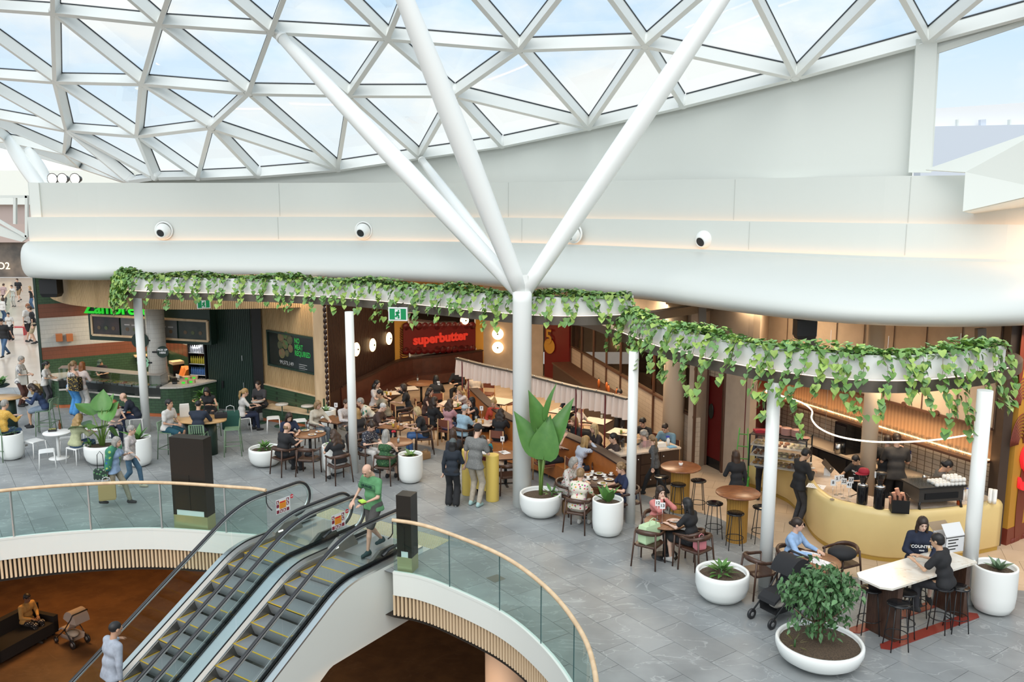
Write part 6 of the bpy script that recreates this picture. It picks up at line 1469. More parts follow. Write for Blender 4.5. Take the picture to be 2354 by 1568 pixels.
# walnut sideboard
sa,sb_=G(1427,1046,.95),G(1562,1028,.95);sa.z=sb_.z=0;d_=(sb_-sa).normalized();Ls=(sb_-sa).length
sd_=thing('sideboard','walnut sideboard with pink marble top and chrome knobs in the cafe','cabinet',sa,math.atan2(d_.y,d_.x));WAL=mat('walnut_panel',(.06,.032,.022),.4,col2=(.042,.022,.015),kind='stripe',scale=9)
part(sd_,'carcass',lambda b:b.box((0,.01,.08),(Ls,.5,.91)),WAL);part(sd_,'marble_top',lambda b:b.box((-.03,-.03,.91),(Ls+.03,.55,.95)),MARB);part(sd_,'plinth',lambda b:b.box((.03,.05,0),(Ls-.03,.48,.08)),BLACK)
n_=3
for i in range(n_):
 x0=Ls*i/n_;x1=Ls*(i+1)/n_
 if i==1:
  for z0,z1 in((.64,.9),(.38,.62),(.1,.36)):dr=part(sd_,'drawer',lambda b:b.box((x0+.01,-.01,z0),(x1-.01,.015,z1)),WAL);part(dr,'knob',lambda b:b.sphere(((x0+x1)/2,-.03,(z0+z1)/2),.022,10,6),CHROME)
 else:dr=part(sd_,'door',lambda b:b.box((x0+.01,-.01,.1),(x1-.01,.015,.9)),WAL);part(dr,'knob',lambda b:b.sphere((x1-.08 if i==0 else x0+.08,-.03,.78),.022,10,6),CHROME)
SDM=Matrix.Translation(sa)@Matrix.Rotation(math.atan2(d_.y,d_.x),4,'Z')
# host stand
hs0,hs1=G(1077,1136),G(1132,1150);c_=(hs0+hs1)/2;d_=(hs1-hs0).normalized();w_=(hs1-hs0).length/2
YL=mat('soft_yellow',(.72,.52,.12),.45);hs_=thing('host_stand','soft yellow host stand with round end posts and dimpled front','stand',c_,math.atan2(d_.y,d_.x))
for x in(-w_,w_):part(hs_,'round_post',lambda b:b.lathe([(.15,0),(.155,.01),(.155,1.1),(.15,1.12)],28,(x,0,0)),YL)
part(hs_,'front_panel',lambda b:b.box((-w_,-.09,.22),(w_,.1,1.1)),YL);part(hs_,'writing_top',lambda b:b.box((-w_+.12,-.08,1.1),(w_-.12,.09,1.115)),STICK)
for x in(-w_*.45,w_*.45):
 for z in(.52,.86):part(hs_,'dimple',lambda b:b.rings([[(x+r*math.cos(2*pi*i/20),y,z+r*math.sin(2*pi*i/20)) for i in range(20)] for r,y in((.09,-.093),(.078,-.1),(.065,-.092),(.0,-.091))],cap=False),mat('ochre_dimple',(.6,.4,.06),.4))
text_mesh('superbutter',.16,.015,MAROON,'raised_lettering',hs_,Matrix.Translation((0,-.1,1.02))@Matrix.Rotation(pi/2,4,'X'),.006)
# bronze pylons with brass feet
BRASS=mat('brass_foot',(.5,.46,.26),.3,.5)
def pylon(label,u,v,w,d,h_,yaw,cut):
 t=thing('sign_pylon',label,'pylon',G(u,v),math.radians(yaw));DB=mat('dark_bronze_panel',(.028,.024,.02),.35,.3)
 part(t,'foot',lambda b:b.box((-w/2,-d/2,0),(w/2,d/2,.3)),BRASS);part(t,'gap_plate',lambda b:b.box((-w/2+.08,-d/2+.01,.3),(w/2-.08,d/2-.01,.42)),STICK)
 part(t,'panel',lambda b:(b.box((-w/2,-d/2,.42),(w/2,d/2,h_)),b.box((-w/2,-d/2,.3),(-w/2+.07,d/2,.42)),b.box((w/2-.07,-d/2,.3),(w/2,d/2,.42))),DB);part(t,'seam',lambda b:b.box((w*.02,-d/2-.004,.42),(w*.02+.012,-d/2,h_*.6)),BLACKG);return t
pylon('broad dark bronze sign pylon with brass foot behind the far balustrade',449,1211,.82,.3,2.02,-14,0)
pylon('narrow dark bronze sign pylon with brass foot beside the escalator',938,1309,.3,.3,1.52,-18,0)
# floor drain
b=MB();b.box((-.13,-.13,0),(.13,.13,.004));o=b.build('floor_drain',mat('drain_metal',(.2,.19,.16),.4,.7),None,G(1140,1330),.7);tag(o,'small square metal floor drain behind the glass balustrade','drain')
# lower level: sofa
sf=thing('sofa','black sofa on the dark lower floor seen through the void','sofa',G(58,1368,LOWZ+1.3)+Vector((.0,-.55,-1.3)),math.radians(250));BF=mat('black_fabric',(.012,.011,.012),.9)
part(sf,'seat',lambda b:b.box((-1.0,-.35,.1),(1.0,.4,.42)),BF);part(sf,'backrest',lambda b:b.box((-1.0,-.5,.1),(1.0,-.3,.85)),BF)
for x in(-1.0,.85):part(sf,'armrest',lambda b:b.box((x,-.45,.1),(x+.15,.4,.6)),BF)
for x in(-.9,.9):
 for y in(-.4,.3):part(sf,'leg',lambda b:b.box((x-.03,y-.03,0),(x+.03,y+.03,.1)),BLACK)
# strollers
def stroller(label,loc,yaw,fab,basket,sc=1.0):
 t=thing('stroller',label,'stroller',loc,math.radians(yaw));t.scale=(sc,)*3
 for x in(-.22,.22):
  part(t,'frame_tube',lambda b:b.tube([(x,.42,.12),(x,.0,.48),(x,-.32,.85),(x,-.42,1.0)],.015,8),BLACK);part(t,'frame_tube',lambda b:b.tube([(x,-.32,.14),(x,-.1,.4),(x,.02,.5)],.015,8),BLACK)
  for y,r in((.42,.09),(-.32,.13)):
   wh=part(t,'wheel',lambda b:b.rings([[(x+dx,y+rr*math.cos(2*pi*i/20),r+rr*math.sin(2*pi*i/20)) for i in range(20)] for rr,dx in((r*.55,-.022),(r,-.018),(r,.018),(r*.55,.022))]),RUBBER);part(wh,'hub',lambda b:b.rings([[(x+dx,y+rr*math.cos(2*pi*i/12),r+rr*math.sin(2*pi*i/12)) for i in range(12)] for rr,dx in((.02,-.03),(r*.5,-.02),(r*.5,.02),(.02,.03))]),mat('grey_plastic',(.2,.2,.2),.5))
 part(t,'handle',lambda b:b.tube([(-.22,-.42,1.0),(-.2,-.46,1.03),(.2,-.46,1.03),(.22,-.42,1.0)],.02,8),BLACK)
 part(t,'seat',lambda b:b.rings([[(x,y,z) for x in(-.18,.18)]+[(x,y+.02,z-.06) for x in(.18,-.18)] for y,z in((.32,.42),(.2,.5),(-.05,.5),(-.18,.62),(-.28,.9))],smooth=False),fab)
 part(t,'canopy',lambda b:b.rings([[(x*.21,-.25+.3*math.cos(a)*.95,.72+.34*math.sin(a)) for x in(-1,-.6,0,.6,1)] for a in[pi*(.08+k/9*.9) for k in range(10)]],close=False,cap=False),fab)
 part(t,'canopy_side',lambda b:[b.af([b.av((x*.21,-.25,.72))]+[b.av((x*.21,-.25+.285*math.cos(a),.72+.34*math.sin(a))) for a in[pi*(.08+k/9*.9) for k in range(10)]]) for x in(-1,1)],fab)
 part(t,'storage_basket',lambda b:b.rings([[(x,y,z) for x,z in((-.19,.32),(-.17,.18),(.17,.18),(.19,.32))] for y in(-.28,.28)],close=False,cap=False),fab);part(t,'packed_bag',lambda b:b.sphere((0,0,.28),.16,10,7,(1,1.3,.55)),basket);return t
stroller('black stroller with folded hood beside the bowl planter',G(1790,1420),122,mat('black_canvas',(.015,.015,.017),.8),mat('cream_bag',(.5,.46,.4),.8),1.0)
stroller('dim stroller beside the black sofa on the lower floor',G(168,1478,LOWZ),60,mat('pale_cover',(.4,.34,.3),.8),mat('cream_bag',(.5,.46,.4),.8),1.0)
# ====== coffee bar
bpx=[(1720,1119),(1748,1129),(1785,1145),(1815,1162),(1842,1195),(1864,1232),(1900,1260),(1950,1276),(2000,1288),(2050,1294),(2110,1294),(2170,1289),(2240,1278),(2296,1266)]
cbp=resample(crom([G(u,v) for u,v in bpx],6),.12);cbt=thing('coffee_bar','curved soft yellow coffee bar counter with pink marble top','counter')
sgb=1 if offset(cbp,1)[len(cbp)//2].y<cbp[len(cbp)//2].y else-1;YB=mat('butter_yellow',(.78,.6,.27),.35,col2=(.74,.56,.25),scale=2)
b=MB();b.sweep(cbp,[(o_*sgb,z) for o_,z in((-.03,.08),(0,.12),(0,.92),(-.01,.98),(-.05,1.03),(-.1,1.05),(-.14,1.05),(-.14,.08))],smooth=True);b.build('yellow_front',YB,cbt)
b=MB();b.sweep(cbp,[(-.04*sgb,0),(-.04*sgb,.08),(-.14*sgb,.08),(-.14*sgb,0)]);b.build('plinth',mat('ochre_plinth',(.45,.28,.05),.5),cbt)
b=MB();b.sweep(cbp,[(-.14*sgb,.99),(-.14*sgb,1.04),(-.8*sgb,1.04),(-.8*sgb,.99)]);b.build('marble_top',MARB,cbt)
b=MB();b.sweep(cbp,[(-.72*sgb,.05),(-.72*sgb,.99),(-.76*sgb,.99),(-.76*sgb,.05)]);b.build('staff_side',BROWND,cbt)
BZ=1.04
def onbar(u,v,z=BZ):return G(u,v,z)
def bx(root,name,lo,hi,m):return part(root,name,lambda b:b.box(lo,hi),m)
CERA=mat('white_ceramic',(.8,.78,.74),.25);CLEAR=glassmat('drink_glass',(.88,.9,.9),.3);PINKC=mat('peach_paper',(.75,.38,.25),.6);COFB=mat('coffee_beans',(.06,.03,.015),.5)
# espresso machine
em=thing('espresso_machine','long black espresso machine with cups stacked on top','coffee machine',onbar(2145,1160),math.radians(10))
bx(em,'body',(-.48,-.22,.14),(.48,.3,.42),mat('gunmetal',(.09,.085,.08),.3,.7));bx(em,'front_glass',(-.36,-.235,.2),(.36,-.22,.32),BLACKG);bx(em,'cup_tray',(-.52,-.26,.42),(.52,.34,.45),BLACK);bx(em,'drip_tray',(-.46,.15,.1),(.46,.42,.15),STEEL)
for x in(-.44,.44):
 for y in(-.2,.25):part(em,'leg',lambda b:b.tube([(x,y,.16),(x*1.03,y,.08),(x*1.03,y-.02,0)],[.03,.02,.03],8),BLACK)
EMM=Matrix.Translation(em.location)@Matrix.Rotation(em.rotation_euler.z,4,'Z')
cupb=MB();cupb.lathe([(.042,0),(.046,.03),(.036,.065),(.02,.075),(0,.075)],14);cupm=cupb.mesh('coffee_cup',CERA);glb=MB();glb.lathe([(.03,0),(.035,.09)],10,cap=False);glm=glb.mesh('glass_cup',CLEAR)
for i in range(8):
 for j in range(3):
  for k in range(2 if i>3 else 1):o=link('coffee_cup',cupm,None,EMM@Vector((-.1+i*.082,-.2+j*.12,.45+k*.072)));tag(o,'white coffee cup upside down on the espresso machine','cup','white cups on the espresso machine')
for i in range(4):
 for j in range(5):o=link('glass_cup',glm,None,EMM@Vector((-.47+i*.085,-.2+j*.1,.45)));tag(o,'small clear glass on the left of the espresso machine top','glass','clear glasses on the espresso machine')
# grinders
for u,v,h_,lab,capred in((1981,1158,.9,'black coffee grinder wearing a red cap',True),(2020,1168,1.0,'taller black coffee grinder with smoky hopper',False)):
 g=thing('coffee_grinder',lab,'grinder',onbar(u,v));k=h_;part(g,'body',lambda b:b.lathe([(.1,0),(.105,.02),(.105,.4*k),(.1,.42*k)],24),BLACKG);part(g,'collar',lambda b:b.lathe([(.085,.42*k),(.1,.43*k),(.1,.46*k),(.05,.48*k)],24),CHROME);part(g,'hopper',lambda b:b.lathe([(.05,.48*k),(.1,.66*k),(.1,.7*k)],24,cap=False),glassmat('smoky_plastic',(.35,.28,.22),.3));part(g,'beans',lambda b:b.lathe([(.045,.48*k),(.07,.56*k),(0,.57*k)],16),COFB)
 if capred:
  c0=thing('baseball_cap','red baseball cap resting on the coffee grinder','cap',g.location+Vector((0,0,.7*k)));part(c0,'crown',lambda b:b.lathe([(.105,0),(.105,.05),(.08,.095),(0,.105)],20),mat('red_cloth',(.35,.015,.03),.8));part(c0,'brim',lambda b:b.lathe([(1,0),(1,.012)],20,(-.06,-.05,0),sx=.13,sy=.1),MATS['red_cloth'])
 else:part(g,'lid',lambda b:b.lathe([(.108,.7*k),(.108,.72*k),(.02,.73*k)],24),BLACK);bx(g,'paper_tag',(-.12,-.02,.62),(-.105,.02,.74),STICK)
# cup dispenser
cdp=thing('cup_dispenser','black slanted dispenser of peach paper cups beside the espresso machine','dispenser',onbar(2066,1176),math.radians(-10))
for i in range(4):bx(cdp,'slot',(-.16+i*.1,-.1,.0),(-.15+i*.1,.12,.34),BLACK)
bx(cdp,'front',(-.16,-.12,0),(.16,-.1,.26),BLACK);bx(cdp,'base',(-.16,-.12,0),(.16,.12,.02),BLACK);CDM=Matrix.Translation(cdp.location)@Matrix.Rotation(cdp.rotation_euler.z,4,'Z')
for i in range(4):
 o=thing('paper_cup_stack','stack of peach paper cups in the slanted dispenser, %s from the left'%('first','second','third','fourth')[i],'cups',(0,0,0),group='paper cup stacks');o.matrix_basis=CDM@Matrix.Translation((-.11+i*.08,0,.1))@Matrix.Rotation(math.radians(-18),4,'Y')
 n_=5+(2-abs(i-2))*3
 for k in range(n_):part(o,'paper_cup',lambda b:b.lathe([(.032,0+k*.03),(.04,.08+k*.03),(.042,.083+k*.03)],12,cap=True),PINKC)
# number stands on the bar and tables
def num_stand(n,loc,yaw=270,label=None,h_=.3):
 t=thing('table_number',label or 'white number %s card on a thin metal stand'%n,'number stand',loc);part(t,'base',lambda b:b.lathe([(.045,0),(.045,.006)],14),STEEL);part(t,'rod',lambda b:b.tube([(0,0,0),(0,0,h_)],.004,6),CHROME)
 b=MB();b.box((-.05,-.065,-.002),(.05,.065,.002));c0=b.build('card',STICK,t);c0.matrix_basis=facing((0,0,h_+.05),yaw);text_mesh(n,.085,.0005,INKB,'digits',c0,Matrix.Translation((0,0,.003)),.002);return t
for i,(n_,u,v) in enumerate([('8',1913,1160),('5',1922,1150),('22',1938,1157),('10',1932,1148),('41',1950,1165),('27',1954,1154)]):num_stand(n_,onbar(u,v-12),262,'number card stand on the coffee bar, %s of the cluster'%('front left','back left','front middle','back middle','front right','back right')[i])
# papers, register, jars and cakes on the bar
def sheet(label,loc,yaw,w=.21,d=.3):
 b=MB();b.box((-w/2,-d/2,0),(w/2,d/2,.002));o=b.build('paper_sheet',STICK,None,loc,math.radians(yaw));o.name='paper_sheet';tag(o,label,'paper')
 q=MB();[q.box((-w*.4,d*.35-i*d*.1,.002),(w*(.4 if i%2 else.2),d*.37-i*d*.1,.0025)) for i in range(7)];q.build('print_lines',mat('print_grey',(.3,.3,.32),.6),o)
sheet('printed sheet lying on the coffee bar beside the person in the black hoodie',onbar(1876,1118),60,.3,.36)
rg=thing('till','tilted white till screen on the coffee bar','till',onbar(1900,1092),math.radians(60));bx(rg,'stand',(-.05,-.08,0),(.05,.05,.16),STICK);part(rg,'screen',lambda b:b.rings([[(-.18,y,z),(.18,y,z),(.18,y+.01,z+.02),(-.18,y+.01,z+.02)] for y,z in((-.12,.1),(.08,.3))],smooth=False),mat('till_black',(.05,.045,.04),.2))
for i,(u,v) in enumerate(((1855,1085),(1862,1078),(1868,1090),(1858,1098))):
 t=thing('biscuit_jar','small glass jar of biscuits on the coffee bar, %s of four'%('first','second','third','fourth')[i],'jar',onbar(u,v),group='jars on the coffee bar');part(t,'glass',lambda b:b.lathe([(.05,0),(.055,.1),(.04,.13)],14,cap=False),CLEAR);part(t,'lid',lambda b:b.lathe([(.043,.13),(.043,.15)],14),CERA);part(t,'biscuits',lambda b:[b.sphere((random.uniform(-.02,.02),random.uniform(-.02,.02),.02+.025*k),.022,6,4) for k in range(4)],mat('biscuit',(.5,.28,.12),.7))
# pastry display case
ca_,cb_=onbar(1755,1075),onbar(1815,1060)
pc=thing('pastry_case','black framed glass pastry case with loaded shelves on the coffee bar','display case',G(1792,1072,BZ),math.radians(-30));w2,d2_,h2=.62,.3,.75
for x in(-w2,w2):
 for y in(-d2_,d2_):bx(pc,'frame_post',(x-.015,y-.015,0),(x+.015,y+.015,h2),BLACK)
bx(pc,'glass_top',(-w2,-d2_,h2-.02),(w2,d2_,h2),mat('dark_case_top',(.05,.045,.04),.08))
for z in(.03,.26,.5):bx(pc,'shelf',(-w2,-d2_,z-.01),(w2,d2_,z),mat('case_shelf',(.55,.52,.48),.3))
for y in(-d2_,d2_):part(pc,'glass_side',lambda b:b.quad((-w2,y,0),(w2,y,0),(w2,y,h2),(-w2,y,h2)),CLEAR)
PCM=Matrix.Translation(pc.location)@Matrix.Rotation(pc.rotation_euler.z,4,'Z');pam=[]
for c_,r in(((.45,.22,.06),.05),((.55,.4,.2),.045),((.25,.1,.04),.05),((.7,.6,.35),.045)):
 b=MB();b.sphere((0,0,r*.6),r,8,5,(1.3,.9,.65));pam.append(b.mesh('pastry',mat('pastry_%.2f'%c_[0],c_,.6,var=.3,scale=20)))
for z,zn in((.03,'bottom'),(.26,'middle'),(.5,'top')):
 for i in range(9):
  for j in range(2):o=link('pastry',pam[(i//3+int(z*10))%4],None,PCM@Vector((-.52+i*.13,-.15+j*.22,z)),rnd()*3);tag(o,'baked pastry on the %s shelf of the glass pastry case'%zn,'pastry','pastries on the %s shelf'%zn)
area('pastry_light',PCM@Vector((0,0,h2-.04)),.5,3,WARM)
for i,(x,y,r) in enumerate(((-.12,.05,.12),(.12,-.02,.12),(.34,-.05,.11))):
 t=thing('plate_stack','stack of pink plates on the pastry case, %s of three'%('left','middle','right')[i],'plates',PCM@Vector((x,y,h2)),group='pink plate stacks')
 for k in range(9):part(t,'plate',lambda b:b.lathe([(r*.6,k*.018),(r,.016+k*.018),(r,.02+k*.018),(0,.008+k*.018)],20),mat('pink_plate',(.6,.33,.27),.35))
t=thing('plate_stack','single shallow pink plate at the edge of the pastry case','plates',PCM@Vector((.55,-.12,h2)));part(t,'plate',lambda b:b.lathe([(.06,0),(.11,.025),(.11,.03),(0,.01)],20),MATS['pink_plate'])
t=thing('red_tray','red cloth bundle on the left end of the pastry case','tray',PCM@Vector((-.45,0,h2)));part(t,'cloth',lambda b:b.rings([[(x,y,0),(x,y,.06*math.sin(3+x*20)*.3+.06)] for x,y in((-.15,-.12),(-.05,-.14),(.08,-.12),(.14,-.1))],close=False,cap=False),MATS['red_cloth']);bx(t,'base',(-.15,-.1,0),(.14,.12,.04),MATS['red_cloth'])
# back bench, oven, coffee brewer along the tiled wall
bbp=[BW0.lerp(BW1,k)+h_b*.38 for k,h_b in((.12,rot2(hd(BW0,BW1))),(.93,rot2(hd(BW0,BW1))))];db_=(bbp[1]-bbp[0]);bb_=thing('back_bench','dark back bench with pale top along the tiled bar wall','counter',(bbp[0]+bbp[1])/2,math.atan2(db_.y,db_.x));Lb=db_.length/2
bx(bb_,'cabinets',(-Lb,-.28,.05),(Lb,.3,.88),BLACK);bx(bb_,'stone_top',(-Lb,-.3,.88),(Lb,.34,.92),MATS['cream_column'])
for i in range(6):x=-Lb+.15+i*Lb*.33;bx(bb_,'door',(x,-.295,.1),(x+Lb*.3,-.28,.84),mat('dark_steel',(.05,.05,.05),.35,.6));
BBM=Matrix.Translation(bb_.location)@Matrix.Rotation(bb_.rotation_euler.z,4,'Z')
if(BBM@Vector((0,-1,0))-bb_.location).dot(rot2(hd(BW0,BW1)))<0:bb_.rotation_euler.z+=pi;BBM=Matrix.Translation(bb_.location)@Matrix.Rotation(bb_.rotation_euler.z,4,'Z')
def item(name,label,cat,M_,loc,fns,group=None):
 t=thing(name,label,cat,M_@Vector(loc),M_.to_euler().z,group)
 for nm,fn,m in fns:part(t,nm,fn,m)
 return t
item('coffee_brewer','tall black coffee brewer against the tiled wall behind the cream column','coffee machine',BBM,(-Lb*.1,0,.92),[('body',lambda b:b.box((-.2,-.2,0),(.2,.25,.75)),BLACKG),('panel',lambda b:b.box((-.16,-.21,.45),(.16,-.2,.68)),mat('dark_steel',(.05,.05,.05),.35,.6)),('urn',lambda b:b.lathe([(.08,0),(.08,.25)],16,(0,-.25,0)),STEEL)])
item('oven','steel fronted oven under the back bench','oven',BBM,(-Lb*.62,-.33,.1),[('body',lambda b:b.box((-.3,0,0),(.3,.05,.7)),STEEL),('window',lambda b:b.box((-.24,-.012,.12),(.24,0,.45)),BLACKG),('handle',lambda b:b.tube([(-.24,-.04,.52),(.24,-.04,.52)],.012,8),CHROME)])
for i in range(4):item('hand_pump_bottle','blue topped pump bottle on the tiled wall, %s of four'%('first','second','third','fourth')[i],'bottle',BBM,(Lb*.38+i*.11,.22,1.15),[('bottle',lambda b:b.lathe([(.035,0),(.035,.14),(.012,.17)],12),CERA),('pump',lambda b:b.tube([(0,0,.17),(0,0,.24),(0,-.04,.24)],.01,6),mat('blue_plastic',(.05,.08,.4),.4))],'pump bottles on the bar wall')
for i in range(3):item('fruit_tub','dark tub of red and orange fruit on the back bench, %s'%('left','middle','right')[i],'tub',BBM,(Lb*.2+i*.2,.0,.92),[('tub',lambda b:b.lathe([(.07,0),(.085,.12)],14,cap=True),mat('grey_tub',(.08,.09,.1),.5)),('fruit',lambda b:[b.sphere((random.uniform(-.05,.05),random.uniform(-.05,.05),.12),.03,6,5) for k in range(7)],mat('red_fruit',(.5,.08,.03),.5))],'fruit tubs')
for i in range(3):item('milk_jug','steel milk jug on the back bench near the right post, %s'%('left','middle','right')[i],'jug',BBM,(Lb*.72+i*.13,-.05,.92),[('jug',lambda b:b.lathe([(.05,0),(.055,.08),(.04,.14)],14),STEEL),('handle',lambda b:b.tube([(.05,0,.12),(.09,0,.09),(.05,0,.03)],.008,6),STEEL)],'milk jugs')
# glassware on the glowing shelf
gj=MB();gj.lathe([(.04,0),(.06,.05),(.05,.12),(.055,.16)],12,cap=False);gjm=gj.mesh('shelf_glass',CLEAR)
sl=BW0+rot2(hd(BW0,BW1))*.3;sl1=BW1+rot2(hd(BW0,BW1))*.3;shn=0
for k in range(34):
 if k%9 in(3,):continue
 p=sl.lerp(sl1,.08+.88*k/34);o=link('shelf_glass',gjm,None,p+Vector((0,0,1.715)));tag(o,'stemless glass on the glowing shelf behind the bar','glass','glasses on the glowing shelf');shn+=1
# bottles and cups at the right end of the bar
for i,(u,v,kind) in enumerate(((2222,1150,'m'),(2232,1146,'m'),(2212,1152,'m'),(2262,1160,'g'),(2275,1156,'c'),(2285,1158,'c'),(2195,1150,'m'),(2204,1160,'o'))):
 p=onbar(u,v)
 if kind=='m':t=thing('milk_bottle','plastic milk bottle at the right end of the coffee bar, %s'%('first','second','third','','','','fourth')[i],'bottle',p,group='milk bottles');part(t,'bottle',lambda b:b.lathe([(.045,0),(.048,.16),(.02,.22),(.02,.24)],14),CERA);part(t,'cap',lambda b:b.lathe([(.022,.24),(.022,.255)],12),mat('blue_plastic',(.05,.08,.4),.4))
 elif kind=='g':t=thing('glass_jug','clear glass jug at the right end of the coffee bar','jug',p);part(t,'glass',lambda b:b.lathe([(.06,0),(.075,.06),(.05,.17),(.06,.2)],16,cap=False),CLEAR)
 elif kind=='o':t=thing('orange_spray_bottle','orange bottle behind the espresso machine','bottle',p);part(t,'bottle',lambda b:b.lathe([(.04,0),(.045,.1),(.015,.15)],12),mat('orange_plastic',(.7,.12,.02),.4));part(t,'nozzle',lambda b:b.box((-.04,-.01,.15),(.02,.01,.18)),BLACK)
 else:t=thing('paper_cup_stack','stack of white paper cups at the right end of the bar, %s'%('left' if i==4 else 'right'),'cups',p,group='white cup stacks');[part(t,'paper_cup',lambda b:b.lathe([(.035,k*.025),(.043,.09+k*.025)],14),CERA) for k in range(9)]
# neon rope over the bar
npx=[(1760,897,22.0),(1800,911,21.2),(1840,924,20.6),(1866,943,20.0),(1866,963,19.3),(1885,985,18.6),(1930,1004,18.0),(2000,1015,17.6),(2080,1016,17.3),(2160,1010,17.0),(2250,996,16.8)]
npt=[G(u,v,2.75) for u,v,Y in npx];nr=thing('neon_rope_light','thin curving white rope light hanging over the coffee bar','lamp');nrp=crom(npt,6)
part(nr,'light_tube',lambda b:b.tube(nrp,.016,8),mat('rope_glow',(1,.85,.62),.5,emit=1.8))
for k in range(8,len(nrp),12):part(nr,'suspension_wire',lambda b:b.tube([nrp[k],Vector((nrp[k].x,nrp[k].y,4.66))],.003,4),STEEL)
# green crate rack beside the maroon door
cr_=thing('crate_rack','tall green wire rack beside the beige wall','rack',G(1702,1125),math.radians(-20));GP=mat('bright_green_plastic',(.05,.3,.04),.4)
for x in(-.16,.16):part(cr_,'upright',lambda b:b.tube([(x,0,0),(x,.1,.5),(x*.6,.2,1.5)],.015,6),GP)
for k in range(4):part(cr_,'crossbar',lambda b:b.tube([(-.16+.02*k,.08+.03*k,.45+.3*k),(.16-.02*k,.08+.03*k,.45+.3*k)],.012,6),GP)
bx(cr_,'tray',(-.2,-.15,.1),(.2,.15,.3),GP)
# ====== the people
BLK=(.016,.016,.018);NAVY=(.012,.02,.05);DEN=(.045,.09,.17);GRY=(.12,.12,.125);WHT=(.62,.6,.57);KHA=(.3,.25,.17)
STR=mat('pinstripe_white',(.6,.62,.66),.8,col2=(.36,.42,.55),kind='stripe',scale=14,stretch=(1,0,0));STRL=mat('striped_shirt',(.6,.58,.55),.8,col2=(.2,.2,.22),kind='stripe',scale=5,stretch=(1,.3,0),lo=.1,hi=.3)
DOT=mat('polka_navy',(.035,.04,.06),.8,col2=(.6,.6,.58),kind='dots',scale=26,lo=.2,hi=.3);KNIT=mat('grey_knit',(.2,.2,.19),.95,col2=(.13,.13,.125),scale=60,bump=.4);CARD=mat('grey_cardigan',(.13,.13,.13),.95,col2=(.05,.05,.05),scale=70)
FLO=floral('floral_bright',(.66,.6,.5),[(.5,.05,.1),(.08,.3,.08),(.6,.3,.02),(.35,.02,.2)],22);TROP=floral('tropical_print',(.6,.58,.5),[(.03,.17,.12),(.05,.25,.1),(.6,.35,.08),(.55,.25,.2)],11)
PAT=floral('pale_print',(.5,.46,.44),[(.3,.2,.25),(.6,.55,.5),(.25,.28,.32)],40);PATF=floral('soft_floral',(.52,.48,.44),[(.35,.12,.12),(.2,.24,.18)],24);SHAWL=floral('shawl_print',(.04,.2,.12),[(.1,.35,.12),(.03,.12,.35),(.35,.5,.12),(.02,.1,.18)],13);GDOT=floral('green_sequin',(.02,.07,.025),[(.15,.3,.1),(.02,.12,.04)],60);YELP=floral('yellow_print',(.58,.34,.06),[(.66,.46,.14),(.45,.24,.03)],40)
def P_(who,u,v,face,seat=None,ch=None,chl=None,**k):
 if seat is not None:
  o=person(who,(u,v),face,'sit',seat,**k)
  if ch:
   m=POSED[who];
   w=who.split()[:16-2-len(CHN[ch].split())]
   while w[-1] in('the','at','of','in','a','with','and','behind','beside','by','on','near','under','two','an','round','white','green','pale','long','dark'):w.pop()
   chair(ch,m['loc']+rot2(face)*.02,face,chl or('under the '+' '.join(w)))
 else:o=person(who,(u,v),face,k.pop('pose','stand'),**k)
 return o
# --- left
P_('person in yellow print top with black strap at the left edge',12,919,65,.75,'green',top=YELP,sleeve='long',hair='short',hc='grey',bottom=DEN,hl='table',hr='table',lean=12,shoes=(.4,.38,.35))
P_('person in navy shirt and denim shorts leaning at the left table',66,884,195,.75,'green',top=(.02,.04,.1),sleeve='long',leg='shorts',bottom=(.2,.26,.33),hair='wavy',hc='dbrown',hl='table',hr='table',lean=24,nod=35,fem=True,shoes=BLK,skin='olive')
P_('person in striped shirt with a pale tote bag queueing at the left',52,819,5,feet=(50,934),top=STRL,bottom=(.1,.04,.03),hair='short',hc='grey',hl='front',hr='front',nod=10,fem=True)
P_('person in white tee and grey trousers at the counter end',103,831,5,feet=(108,936),top=WHT,bottom=(.07,.07,.08),hair='pony',hc='black',hl='front',hr='front',fem=True,shoes=(.5,.5,.48),skin='olive')
P_('person in strapless top and bright blue trousers at the takeaway counter',164,831,60,feet=(170,954),top=STRL,sleeve='strap',bottom=(.07,.28,.6),leg='wide',hair='pony',hc='sandy',hl='side',hr='front',fem=True,shoes=(.08,.04,.03))
P_('person in white with a gold print backpack at the takeaway counter',181,833,75,feet=(192,953),top=(.6,.5,.46),sleeve='long',bottom=WHT,leg='wide',hair='long',hc='red',hl='front',hr='front',fem=True)
P_('worker in dark tee and cap serving behind the takeaway counter',193,807,250,feet=(200,908),top=BLK,bottom=BLK,hair='pony',hc='black',hat=(.015,.02,.018),hl='front',hr='reach',nod=35,lean=14,skin='olive')
P_('worker in dark tee and green cap preparing food behind the display glass',243,826,265,feet=(244,915),top=BLK,bottom=BLK,hair='lowbun',hc='dbrown',hat=(.05,.08,.06),hl='front',hr='front',nod=40,lean=16,fem=True)
P_('person in navy jacket leaning forward beside the slim post',279,904,195,.45,'stool',top=(.012,.018,.035),sleeve='long',bottom=(.02,.03,.07),hair='bald',hc='sandy',hl='table',hr='table',lean=34,nod=18)
P_('person in white sleeveless top seated behind the broad leaves',262,921,300,.45,'stool',top=(.5,.42,.38),sleeve='tank',hair='wavy',hc='red',hl='table',hr='table',lean=15,nod=20,fem=True)
P_('person with back turned in pale yellow top on a white stool',184,951,60,.45,'stool',top=(.45,.47,.28),sleeve='long',bottom=DEN,hair='wavy',hc='blonde',hl='table',hr='table',lean=12,nod=15,fem=True,build=1.1,shoes=(.2,.1,.05))
